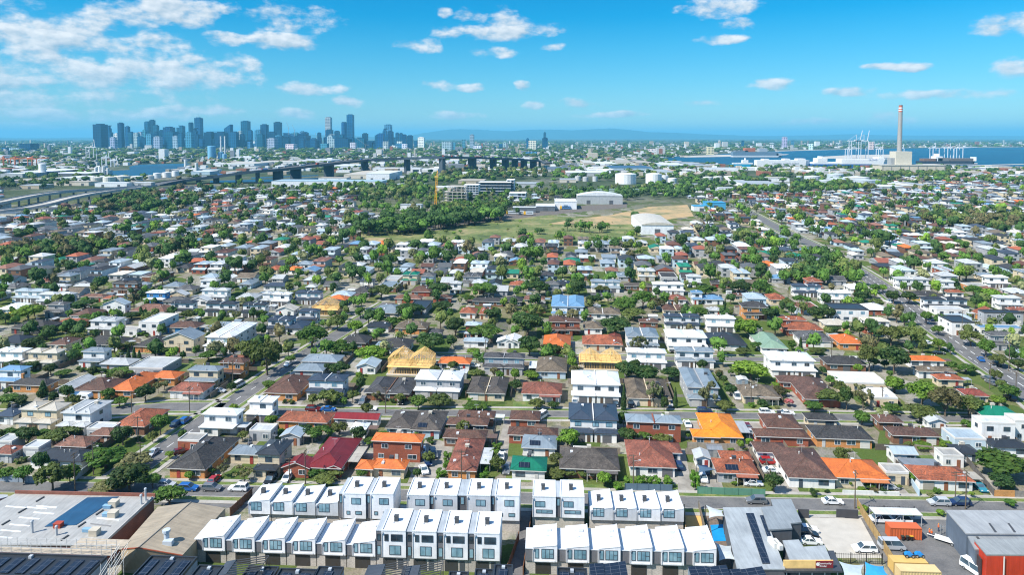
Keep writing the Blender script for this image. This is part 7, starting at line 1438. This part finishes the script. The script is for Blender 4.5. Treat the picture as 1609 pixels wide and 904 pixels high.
for (p,q,rw_) in slots:
    w=rnd.uniform(7.5,11.5); d=rnd.uniform(10,15.5); ctr=p+uH*(d/2)
    if hits(ctr,w/2,d/2,.8) or near_road(ctr,4.5): continue
    if rnd.random()<.10: continue
    if any((tc-ctr).length<rr+4 for tc,rr in TREES if abs(tc.y-ctr.y)<15): continue
    roof=rnd.choice(RC); k=rnd.choice('hhhhhHHHDDgfs'); wall=rnd.choice('wwccccggggggllrbb')
    if roof=='mw' and k=='h' and rnd.random()<.5: k='D'
    sc=scale_at(p)
    if nind<48 and q[1]>415:
        house([(q[0]-w*sc/2,q[0]+w*sc/2,P(*(p+uH*d+Vector((0,0,eave(k)+.6))))[1],q[1],k)],roof,wall); nind+=1; continue
    # one of the countless farther houses: plain walls, roof and a few openings, all in one mass
    HOUSES.append((ctr,w/2,d/2)); he=eave(k); rc=ROOFS[roof][1]; wc=WALLS[wall][1]; f=rnd.uniform(.85,1.1); rc=tuple(v*f for v in rc)
    cs,sn=math.cos(-HD),math.sin(-HD); n0=len(hs.v)
    hs.box(-w/2+.4,w/2-.4,.4,d-.4,0,he,0,wc,False); i1=len(hs.v)
    tnn=.4 if ROOFS[roof][0]!='metal' else .34
    A=[(-w/2,0,he),(w/2,0,he),(w/2,d,he),(-w/2,d,he)]
    if k in 'hHD':
        if k=='D':
            for xa,xb in ((-w/2,0),(0,w/2)):
                h=min(xb-xa,d)/2*tnn; xm=(xa+xb)/2; r_=(xb-xa)/2
                hs.mesh([(xa,0,he),(xb,0,he),(xb,d,he),(xa,d,he),(xm,r_,he+h),(xm,d-r_,he+h)],[(0,1,4),(1,2,5,4),(2,3,5),(3,0,4,5)],0,rc)
            hs.box(-w/2+.2,w/2-.2,-2.2,.39,0,2.7,0,wc,False); hs.mesh([(-w/2,-2.6,2.7),(w/2,-2.6,2.7),(w/2,.4,3.6),(-w/2,.4,3.6)],[(0,1,2,3)],0,rc)
        else:
            m_=min(w,d)/2; h=m_*tnn; Rg=[(-w/2+m_,d/2,he+h),(w/2-m_,d/2,he+h)] if w>d else [(0,m_,he+h),(0,d-m_,he+h)]
            hs.mesh(A+Rg,[(0,1,5,4),(1,2,5),(2,3,4,5),(3,0,4)] if w>d else [(0,1,4),(1,2,5,4),(2,3,5),(3,0,4,5)],0,rc)
    elif k in 'g': h=w/2*tnn; hs.mesh(A+[(0,0,he+h),(0,d,he+h)],[(1,2,5,4),(3,0,4,5)],0,rc); hs.mesh(A+[(0,0,he+h),(0,d,he+h)],[(0,1,4),(2,3,5)],0,wc)
    elif k=='s': h=d/2*tnn*.7; hs.mesh(A+[(-w/2,d/2,he+h),(w/2,d/2,he+h)],[(0,1,5,4),(2,3,4,5)],0,rc); hs.mesh(A+[(-w/2,d/2,he+h),(w/2,d/2,he+h)],[(1,2,5),(3,0,4)],0,wc)
    else: hs.box(-w/2,w/2,0,d,he,he+.3,0,rc,False)
    yw=-2.25 if k=='D' else .36
    for x in (-w*.28,w*.2): hs.mesh([(x-.9,yw,.8),(x+.9,yw,.8),(x+.9,yw,2.2),(x-.9,yw,2.2)],[(0,1,2,3)],0,(.03,.045,.055))
    if k in 'HD':
        for x in (-w*.28,w*.25): hs.mesh([(x-.9,.36,3.6),(x+.9,.36,3.6),(x+.9,.36,4.9),(x-.9,.36,4.9)],[(0,1,2,3)],0,(.03,.045,.055))
    for i in range(n0,len(hs.v)):
        x,y,z=hs.v[i]; hs.v[i]=(p.x+x*cs-y*sn,p.y+x*sn+y*cs,z)
    TC_.append(p)
o=hs.build('distant_houses',M['tint']); tag(o,'countless small houses spreading across the middle distance','houses',kind='stuff')
# ---- extra garden trees near by as things, the rest of the trees as one mass
cand=[]
for k in range(6400):
    s_=150+1000*rnd.random()**1.25; t_=rnd.uniform(-1,1)*(s_*.8+40); p=uH*s_+vH*t_; q=P(p.x,p.y)
    if not(-30<q[0]<1640) or q[1]>762: continue
    cand.append((p,q))
cand.sort(key=lambda a:a[0].y)
lm=MB(); PAL=['dark']*6+['mid']*8+['olive']*5+['bright']*2+['dark']*3+['gum','olive','greyolive','brown']
def lump_tree(m,p,w,h,col,lod):
    r=rnd; z0=h*.22
    tf=r.uniform(.75,1.25)
    def cols():
        f=tf*r.uniform(.75,1.25); return (col[0]*f*r.uniform(.93,1.07),col[1]*f,col[2]*f)
    nl={0:7,1:4,2:1}[lod]; nq={0:90,1:40,2:12}[lod]
    for i in range(nl):
        a=r.uniform(0,6.28); q=w*.26*math.sqrt(r.random()) if nl>1 else 0; rad=w*(r.uniform(.2,.29) if nl>1 else .42); rz=(h-z0)*(r.uniform(.25,.36) if nl>1 else .46); cz=z0+(h-z0)*(r.uniform(.35,.68) if nl>1 else .5); x,y=p.x+q*math.cos(a),p.y+q*math.sin(a); c=cols(); jj=[r.uniform(.72,1.2) for _ in range(12)]
        m.mesh([(x+v[0]*rad*j,y+v[1]*rad*j,cz+v[2]*rz*j) for v,j in zip(ICO,jj)],ICOF,0,c)
    e=w*(.055 if lod==0 else .08 if lod==1 else .13)
    for k in range(nq):
        u=r.uniform(-.5,1); a=r.uniform(0,6.28); s=math.sqrt(1-u*u); f=r.uniform(.75,1.05); x,y,z=p.x+s*math.cos(a)*w*.5*f,p.y+s*math.sin(a)*w*.5*f,z0+(h-z0)*(.45+.52*u*f)
        n=Vector((s*math.cos(a)+r.uniform(-.6,.6),s*math.sin(a)+r.uniform(-.6,.6),u+r.uniform(-.2,.8))).normalized(); t=n.orthogonal().normalized()*e; b_=n.cross(t)
        P0=Vector((x,y,z)); m.face([P0-t,P0-b_*.8,P0+t,P0+b_*.8],0,cols())
    if lod<2: m.bar((p.x,p.y,0),(p.x,p.y,h*.5),w*.035,4,0,(.10,.08,.06))
nt=0
for (p,q) in cand:
    if any(inpoly(q[0],q[1],e) for e in EXC[:1]) or any(inpoly(q[0],q[1],e) for e in WATER): continue
    w=rnd.choice((rnd.uniform(3.5,7),rnd.uniform(5,11),rnd.uniform(7,12.5))); 
    if hits(p,w*.2,w*.2,-.2) or near_road(p,-2.6 if rnd.random()<.6 else 1.): continue
    if q[1]>640 and rnd.random()<.5: continue
    if q[1]>455: w=min(w,rnd.uniform(3,7.5))
    if any((tc-p).length<(rr+w/2)*.62 for tc,rr in TREES[-700:] if abs(tc.y-p.y)<14): continue
    h=w*rnd.uniform(.8,1.2)+1.5; sp=rnd.choice(PAL)
    if len([1 for _ in range(1)]) and nt<96 and q[1]>425:
        if q[1]>560: w=min(w,rnd.uniform(2.2,5)); h=w*rnd.uniform(.8,1.2)+.6
        tree(p,w,h,sp); nt+=1
    else:
        TREES.append((p,w/2)); col=SPC[sp][0]; lump_tree(lm,p,w,h,col,0 if p.y<560 else 1)
# belts, parks and street trees read off the photograph (outline on the ground, number, size)
BELT=[([(545,372),(560,352),(640,345),(700,348),(790,338),(795,348),(700,362),(640,370)],150,(9,16),('dark','mid','dark')),([(700,345),(820,330),(860,322),(840,318),(690,330)],60,(7,12),('mid','dark','olive')),([(1430,345),(1480,338),(1620,352),(1620,372),(1510,362)],120,(8,14),('dark','olive','brown')),([(150,345),(330,330),(335,300),(240,300),(170,325)],150,(9,15),('dark','dark','mid','brown')),([(0,412),(330,404),(330,392),(120,392),(0,400)],110,(8,13),('olive','dark','brown','mid')),
 ([(330,320),(640,312),(700,300),(640,292),(420,302)],170,(8,14),('dark','mid','olive')),([(860,318),(1130,312),(1130,295),(1040,298),(870,304)],110,(8,13),('dark','mid','dark')),([(1130,312),(1400,300),(1500,290),(1620,300),(1620,285),(1480,276),(1340,288),(1180,296)],260,(8,15),('dark','mid','olive')),([(1370,281),(1500,281),(1500,274),(1370,276)],70,(9,15),('dark','olive')),([(690,282),(860,282),(860,268),(690,268)],130,(10,16),('dark','brown','olive')),([(120,305),(330,292),(330,283),(60,298)],90,(8,14),('dark','brown')),
 ([(0,330),(150,312),(40,312),(0,320)],25,(7,11),('dark','olive')),([(620,292),(780,288),(780,276),(640,279)],80,(9,14),('dark','mid','olive')),([(1140,380),(1250,372),(1330,420),(1260,425)],30,(7,11),('mid','dark')),([(1200,420),(1340,415),(1345,440),(1260,450)],40,(7,11),('mid','dark','olive')),([(830,384),(1000,384),(1000,374),(830,376)],16,(4,8),('mid','bright')),([(880,368),(960,366),(960,360),(880,362)],9,(6,10),('mid','dark')),
 ([(1020,300),(1180,292),(1180,284),(1020,292)],60,(8,12),('dark','mid')),([(1180,266),(1380,270),(1380,265),(1180,264)],60,(7,11),('dark','olive')),([(0,300),(120,292),(120,282),(0,288)],50,(8,13),('dark','olive')),([(480,275),(700,262),(700,256),(480,268)],60,(9,14),('dark','olive'))]
for (poly,n,(wa,wb),sps) in BELT:
    xs=[p[0] for p in poly]; ys=[p[1] for p in poly]; k=0; tries=0
    while k<n and tries<n*12:
        tries+=1; x,y=rnd.uniform(min(xs),max(xs)),rnd.uniform(min(ys),max(ys))
        if not inpoly(x,y,poly) or any(inpoly(x,y,w_) for w_ in WATER): continue
        p=G(x,y); w=rnd.uniform(wa,wb)
        if hits(p,w*.2,w*.2,0) or near_road(p,-1.): continue
        lump_tree(lm,p,w,w*rnd.uniform(.8,1.15)+1,SPC[rnd.choice(sps)][0],1 if p.y<900 else 2); k+=1
# lone bushes on the dry field
for k in range(46):
    p=G(rnd.uniform(640,1005),rnd.uniform(345,382)); w=rnd.uniform(1.5,5); lump_tree(lm,p,w,w*.8,SPC[rnd.choice(('mid','bright','olive'))][0],1)
for (x,y,w,h) in [(672,333,10,14),(690,335,9,12),(606,300,7,12),(955,278,9,16),(963,278,9,16),(870,300,8,12),(820,379,9,12),(848,368,10,6),(895,352,9,6),(1000,372,9,10),(812,338,7,9),(998,345,10,9)]: lump_tree(lm,G(x,y),w,h,SPC['dark'][0],0)
o=lm.build('far_trees',M['leafmass']); tag(o,'mass of trees and bushes filling the suburb and parks in the distance','trees',kind='stuff')
# ---- the haze-blue city floor: low buildings and tree cover out to the horizon
db=MB(); dt=MB()
PB=[(.72,.73,.73)]*6+[(.5,.5,.48)]*4+[(.40,.34,.26)]*2+[(.2,.22,.24)]*3+[(.55,.48,.38)]*2+[(.3,.12,.07)]
for k in range(5200):
    Y=1500*(9000/1500)**(rnd.random()**1.1); X=rnd.uniform(-.83,.83)*Y; q=P(X,Y)
    if not(-20<q[0]<1630): continue
    if inpoly(q[0],q[1],BAYP) or any(inpoly(q[0],q[1],w_) for w_ in WATER): continue
    if hits(Vector((X,Y,0)),6,6,0): continue
    if 330<q[0]<880 and 262<q[1]<276 and rnd.random()<.6: continue
    big=rnd.random()<.25; w=rnd.uniform(25,90)*.5 if big else rnd.uniform(7,16); d=rnd.uniform(15,45) if big else rnd.uniform(8,14); h=rnd.uniform(5,10) if rnd.random()<.93 or Y<2500 else rnd.uniform(12,38)
    if Y>4200: h*=1.3
    c=rnd.choice(PB); w/=2;d/=2; db.mesh([(X-w,Y-d,0),(X+w,Y-d,0),(X+w,Y+d,0),(X-w,Y+d,0),(X-w,Y-d,h),(X+w,Y-d,h),(X+w,Y+d,h),(X-w,Y+d,h)],[(0,1,5,4),(1,2,6,5),(2,3,7,6),(3,0,4,7),(4,5,6,7)],0,c)
for k in range(6500):
    Y=1250*(14000/1250)**(rnd.random()); X=rnd.uniform(-.83,.83)*Y; q=P(X,Y)
    if not(-20<q[0]<1630): continue
    if inpoly(q[0],q[1],BAYP) or any(inpoly(q[0],q[1],w_) for w_ in WATER): continue
    if hits(Vector((X,Y,0)),3,3,0): continue
    if any(inpoly(q[0],q[1],e) for e in EXC[:1]): continue
    if 235<q[0]<865 and 262<q[1]<297 and rnd.random()<.85: continue
    w=rnd.uniform(8,15)*(1+Y/5000); 
    if Y>2600: w*=1.6
    lump_tree(dt,Vector((X,Y,0)),w,min(w*.75,16),SPC[rnd.choice(('dark','dark','mid','olive'))][0],2)
o=db.build('far_city_blocks',M['tint']); tag(o,'low roofs and blocks of the far city below the horizon','buildings',kind='stuff')
o=dt.build('far_woodland',M['leafmass']); tag(o,'dark tree cover of the far suburbs below the horizon','trees',kind='stuff')
# ================================================================= fences and walls
def fence(a,e,h,col,label,mat='fence',posts=True,name='fence',rails=False,cat='fence',th=.04,group=None):
    a=G(*a) if not isinstance(a,Vector) else a; e=G(*e) if not isinstance(e,Vector) else e; d=(e-a); L=d.length; root=empty(name,a,math.atan2(d.y,d.x))
    b=MB()
    if rails:
        n=int(L/.35)
        for i in range(n): x=L*(i+.5)/n; b.box(x-.02,x+.02,-.02,.02,.1,h)
        b.box(0,L,-.03,.03,h-.25,h-.2); b.box(0,L,-.03,.03,.2,.25)
    else: b.box(0,L,-th,th,.03,h)
    b.build('panel',M[mat],root,color=col)
    if posts:
        k=max(1,int(L/2.7))
        for i in range(min(k+1,24)):
            x=L*i/k; b=MB(); b.box(x-.06,x+.06,-.1,.1,0,h+.1); b.build('post',M['steel'],root,color=tuple(v*.75 for v in col))
    if label: tag(root,label,cat,group)
    else: queue(root,'weathered timber paling fence',(a.x+d.x/2,a.y+d.y/2,1),'fence',group)
    return root
TMB=(.20,.16,.12)
fence((1096,777),(1202,781),1.8,(.10,.25,.17),'long pale green street fence before the solar-panelled terracotta house','paint'); fence((982,771),(1056,773),1.7,(.10,.16,.22),'dark blue street fence below the clipped hedge','paint'); fence((1324,777),(1413,780),1.0,(.70,.70,.67),'long low white front wall of the orange-tiled bungalow','paint',False,'garden_wall',cat='wall',th=.12); fence((1426,752),(1444,781),1.6,(.42,.54,.62),'pale blue side wall beside bungalow driveway','paint',False,'garden_wall',cat='wall',th=.1)
fence((1437,709),(1499,716),1.8,(.24,.20,.16),'timber back fence behind the small lawn and shed'); fence((1519,728),(1562,781),1.8,(.13,.12,.11),'dark paling fence right of the teal car driveway'); fence((1080,705),(1175,709),1.8,(.30,.26,.21),'pale timber fence behind vivid orange unit block'); fence((1562,781),(1594,782),1.6,(.42,.21,.07),'orange brick front wall near the big round tree','brick',False,'garden_wall',cat='wall',th=.12); fence((1594,782),(1625,783),1.6,(.22,.2,.18),'grey paling fence right of orange brick wall')
fence((362,812),(396,781),2.0,(.12,.06,.035),'dark brown timber fence between tan warehouse and white townhouses'); fence((1347,799),(1412,905),2.2,(.36,.24,.10),'golden timber slat fence between car park and yard'); fence((1365,811),(1436,813.5),2.4,(.02,.02,.022),'tall black steel fence along the yard by the street','steel',True,rails=True); fence((1312,886),(1386,888),2.2,(.02,.02,.022),'black steel fence at the near end of the car park','steel',True,rails=True); fence((1254,814),(1271,815),2.0,(.06,.06,.065),'short dark wall left of the car park entry','paint',False,'wall',cat='wall',th=.1); fence((1314,814),(1348,816),2.0,(.05,.05,.055),'dark wall right of the car park entry','paint',False,'wall',cat='wall',th=.1)
fence((1478,842),(1495,842),2.2,(.3,.32,.33),'grey steel gate beside the wide grey shed','steel',True,'gate',True,'gate'); fence((-4,757),(62,760),1.7,(.25,.30,.35),'blue grey corner fence below navy roof','paint'); fence((118,757),(143,737),1.7,(.45,.50,.55),'pale side fence beside olive tree on corner','paint'); fence((1196,715),(1212,752),1.5,(.12,.1,.08),'dark fence right of the dark-panelled terracotta house'); fence((822,905),(838,800),1.8,(.22,.10,.05),'reddish timber fence right side of the townhouse lane'); fence((796,905),(815,850),1.8,(.22,.10,.05),'reddish timber fence left side of the townhouse lane'); fence((1075,806),(1078,850),1.8,(.3,.2,.1),'timber fence left of the play yard'); fence((1098,800),(1110,850),1.8,(.2,.17,.13),'weathered timber fence right of sand pit')
k=0
for (c,hw,hd) in HOUSES[:170]:
    q=P(c.x,c.y)
    if q[1]<560 or q[1]>770 or rnd.random()<.35 or k>64: continue
    s=1 if rnd.random()<.8 else -1; a=c+vH*s*(hw+.9)-uH*hd*.5; e=c+vH*s*(hw+.9)+uH*(hd+5)
    if near_road(e,1.) or hits((a+e)/2,.2,.2,-.6): continue
    f=rnd.uniform(.6,1.5); fence(a,e,1.75,(.16*f,.13*f,.10*f),None,posts=False,group='paling fences between yards'); k+=1
for (c,hw,hd) in HOUSES[:190]:
    q=P(c.x,c.y)
    if q[1]<540 or q[1]>740 or k>100: continue
    a=c+uH*(hd+2.2)-vH*(hw+.5); e=c+uH*(hd+2.2)+vH*(hw+.5)
    if near_road((a+e)/2,2.) or hits((a+e)/2,hw*.8,.3,-.3): continue
    f=rnd.uniform(.6,1.5); fence(a,e,1.75,(.18*f,.15*f,.12*f),None,posts=False,group='paling fences between yards'); k+=1
# ================================================================= power poles
POLES=[(118,773,712),(147,747,693),(217,697,655),(221,733,700),(1343,800,740),(1501,783,742),(1517,801,740),(455,760,724),(480,762,708),(725,759,708),(995,771,715),(606,650,608),(762,640,601),(495,555,540),(763,560,541),(566,470,446),(581,470,447),(1306,562,541),(1386,640,608),(1511,532,488),(1585,584,527),(1555,612,570),(1596,617,585),(1489,552,527),(283,567,540),(366,610,567),(298,650,608),(207,650,614),(704,470,445),(1238,480,452),(1395,440,418),(1326,420,396),(1180,640,600),(1044,640,595)]
pb=MB(); pb.cyl(0,0,0,1,.15,.10,6); pm=pb.data('pole_mesh',M['bark']); xb=MB(); xb.box(-1.1,1.1,-.06,.06,-.06,.06); xb.box(-.8,.8,-.06,.06,-.8,-.7)
for x in (-1,-.4,.4,1): xb.cyl(x,0,.06,.24,.05,.05,5)
xm=xb.data('crossarm_mesh',M['bark']); WP={}
for (x,yb,yt) in POLES:
    c=G(x,yb); h=min(max(zrow(c,yt),6.5),12); root=empty('power_pole',c,-HD+(R(90) if rnd.random()<.3 else 0)); o=link('pole',pm,root); o.scale=(1,1,h); link('crossarm',xm,root,(0,0,h-.35)); 
    b=MB(); b.bar((0,0,h*.82),(1.3,-.2,h*.86),.035,4); b.box(1.2,1.75,-.3,-.1,h*.85,h*.88); b.build('street_light',M['steel'],root,color=(.45,.46,.46)); WP[x]=Vector((c.x,c.y,h-.3))
    queue(root,'timber power pole with crossarm',(c.x,c.y,h*.6),'pole','power poles along the streets')
def wire(a,b_,lab):
    A,B_=WP[a],WP[b_]; root=empty('power_line',(A.x,A.y,0)); tag(root,lab,'power line','power lines over the streets')
    for i,o in enumerate((-.9,0,.9)):
        b=MB(); pr=None
        for k in range(9):
            t=k/8; p=A.lerp(B_,t)+Vector((0,o*.8,-1.1*4*t*(1-t))); p=p-Vector((A.x,A.y,0))
            if pr is not None: b.bar(pr,p,.018,3)
            pr=p
        b.build('wire',M['rubber'],root)
for a,b_,l in [(118,455,'sagging wires from corner olive tree pole to the maroon house'),(480,725,'sagging wires over orange gabled house to brick units'),(725,995,'sagging wires over green-roofed cottage along cross street'),(1343,1517,'sagging wires along the street at the right before white bungalow'),(606,762,'sagging wires over the second street before charcoal twin'),(147,217,'wires along the side street near the corner')]: wire(a,b_,l)
# ================================================================= timber house frames under construction
def frame_house(x0,x1,yt,yb,lab,peaks=2,h=5.6):
    c=G((x0+x1)/2,yb); w=(x1-x0)/scale_at(c); D=max(7,backdepth(c,h,yt+6,(x0+x1)/2)*.8); root=empty('timber_skeleton',c,-HD); tag(root,lab,'house frame')
    b=MB()
    for z in (0.05,2.7,2.95,h):
        for y in (0,D): b.box(-w/2,w/2,y-.07,y+.07,z,z+.12)
        for x in (-w/2,0,w/2): b.box(x-.07,x+.07,0,D,z,z+.12)
    n=int(w/.6)
    for i in range(n+1):
        x=-w/2+w*i/n
        for y in (0,D*.5,D): b.box(x-.05,x+.05,y-.05,y+.05,0,h)
    m=int(D/.7)
    for i in range(m+1):
        for x in (-w/2,0,w/2): b.box(x-.05,x+.05,D*i/m-.05,D*i/m+.05,0,h)
    b.build('stud_wall',M['timber'],root)
    b=MB(); pw=w/peaks; hh=pw/2*.62
    for k in range(peaks):
        xm=-w/2+pw*(k+.5)
        for i in range(int(D/.75)+1):
            y=-.3+(D+.6)*i/int(D/.75); b.bar((xm-pw/2,y,h+.1),(xm,y,h+.1+hh),.07,4); b.bar((xm+pw/2,y,h+.1),(xm,y,h+.1+hh),.07,4); b.bar((xm,y,h),(xm,y,h+hh),.05,4); b.bar((xm-pw/4,y,h+.1),(xm-pw/8,y,h+hh*.75),.05,4); b.bar((xm+pw/4,y,h+.1),(xm+pw/8,y,h+hh*.75),.05,4)
        b.bar((xm,-.3,h+.1+hh),(xm,D+.3,h+.1+hh),.07,4)
        for t in (.33,.66):
            for s in (-1,1): b.bar((xm+s*pw/2*(1-t),-.3,h+.15+hh*t),(xm+s*pw/2*(1-t),D+.3,h+.15+hh*t),.05,4)
    b.build('roof_truss',M['timber'],root)
    b=MB(); b.box(-w/2-.3,w/2+.3,-.8,D,2.82,2.94); b.build('floor_deck',M['timber'],root)
    b=MB(); b.box(-w/2-.5,w/2+.5,-1.2,D+.3,.0,.12); b.build('floor_slab',M['pale_concrete'],root)
frame_house(609,679,549,589,'twin-gabled raw timber house frame standing left of orange-red roof',2); frame_house(911,976,550,581,'low raw timber frame with pale decking between white twin houses',2,3.4); frame_house(489,531,476,496,'small yellow timber house frame in the trees at centre left',1,4.)
# ================================================================= make every label single out one thing
LMK=[('the vivid orange roof',1135,690),('the orange-tiled bungalow',1355,745),('the terracotta house with solar panels',1155,745),('the red tiled house and hedge',1025,725),('the wide dark brown bungalow',930,740),('the green-roofed cottage',830,735),('the brick unit block',735,730),('the tall orange-tiled house',640,715),('the maroon gabled house',500,725),('the black-tiled corner house',310,715),('the white house with skylights',350,670),('the corner house with terracotta roof',215,665),('the long white twin house',150,660),('the cream twin house',60,670),('the navy corner house',90,730),('the caravan',128,627),('the long terracotta L-shaped block',220,605),('the bungalow with tall chimney',50,610),('the tall white house with blue base',238,512),('the cream gabled townhouse',285,530),('the white stepped-roof row',360,525),('the twin timber house frame',643,570),('the charcoal low twin house',610,620),('the orange-red bungalow',710,575),('the white twin house in the centre',937,620),('the low timber frame',943,566),('the grey arched twin townhouse',1105,610),('the blue-roofed white house',892,485),('the bright orange roof by the dark tree',875,540),('the long low white house with lawn',1145,540),('the white and dark grey twin house',1248,580),('the L-shaped reddish brown house',1280,620),('the olive brown bungalow',1200,625),('the pale green roof',1218,545),('the house with white columns',1340,490),('the yellow-walled house',1458,468),('the light blue warehouse roof',1575,518),('the green metal roof',1560,660),('the big round tree at right',1568,730),('the white modern house',1370,600),('the cream curved hall',1033,355),('the dry field',800,365),('the train shed',940,315),('the building site',705,312),('the wide grey-blue roof',610,485),('the white townhouse rows',700,800),('the grey childcare roof',1190,840),('the power station',1430,265),('the storage tanks',1010,282),('the bridge piers',700,262),('the dock water',230,268),('the freeway ramps',100,315),('the blue ship',1330,258),('the broad dark tower',159,220),('the tallest right-hand tower',551,215),('the slant topped tower',360,220),('the wedge-roofed tower',460,225),('the white gridded tower',662,228),('the orange cranes',40,262),('the park trees at far left',250,320),('the dark tree belt',640,350),('the left tree line',160,400),('the gum trees at far right',1540,355),('the main road bend',1420,500),('the main road far end',1250,370),('the white shop awning',1510,520),('the side street mouth',235,705),('the far end of side street',600,480)]
def relword(dx,dy):
    if abs(dx)<14 and abs(dy)<10: return 'beside'
    if abs(dx)>abs(dy)*1.6: return 'right of' if dx>0 else 'left of'
    return ('in front of' if dy>0 else 'behind') if abs(dx)<abs(dy)*.6 else (('front right of' if dx>0 else 'front left of') if dy>0 else ('back right of' if dx>0 else 'back left of'))
used=set(o['label'] for o in bpy.data.objects if 'label' in o.keys()); cnt={}
def cands(q):
    L=sorted(LMK,key=lambda l:(l[1]-q[0])**2+((l[2]-q[1])*1.8)**2)
    return [f"{relword(q[0]-l[1],q[1]-l[2])} {l[0]}" for l in L[:3]]
bk={}
for (o,base,q) in LABELQ:
    c=cands(q); bk.setdefault((base,c[0]),[]).append((o,q,c))
NTH=['leftmost','second from left','third from left','fourth from left','fifth from left','sixth from left','seventh from left','eighth from left','ninth from left','tenth from left']
for (base,rel),L in bk.items():
    L.sort(key=lambda t:t[1][0])
    for i,(o,q,c) in enumerate(L):
        opts=[f"{base} {rel}"] if len(L)==1 else ([f"{base} {rel}, {NTH[i] if i<len(L)-1 or i>9 else 'rightmost'}"] if i<10 else [])
        opts+= [f"{base} {x}" for x in c[1:]]+[f"{base} {x}, {z}" for x in c for z in ('nearer one','farther one','upper one','lower one')]+[f"{base} {x}, {z}" for x in c for z in NTH]
        sh=base.split(' with ')[0]; opts+= [f'{sh} {x}' for x in c]+[f'{sh} {x}, {z}' for x in c for z in ('nearer one','farther one','upper one','lower one')]
        pick=next((x for x in opts if x not in used and len(x.split())<=16),None) or f"{base} {c[0]}"
        used.add(pick); o['label']=pick
# ---------------------------------------------------------------- the air
def air():
    b=MB(); b.box(-58000,58000,-420,58000,-1,520); m=bpy.data.materials.new('air'); m.use_nodes=True; nt=m.node_tree; nt.nodes.clear()
    v=nt.nodes.new('ShaderNodeVolumePrincipled'); v.inputs['Density'].default_value=HAZE; v.inputs['Color'].default_value=HAZEC+(1,); v.inputs['Anisotropy'].default_value=.0
    out=nt.nodes.new('ShaderNodeOutputMaterial'); nt.links.new(v.outputs[0],out.inputs['Volume'])
    o=b.build('haze',m); o['kind']='stuff'; m.cycles.homogeneous_volume=True
HAZE=5.5e-5; HAZEC=(.20,.70,1.)
air()
print('objects',len(bpy.data.objects),'left out of frame',0)
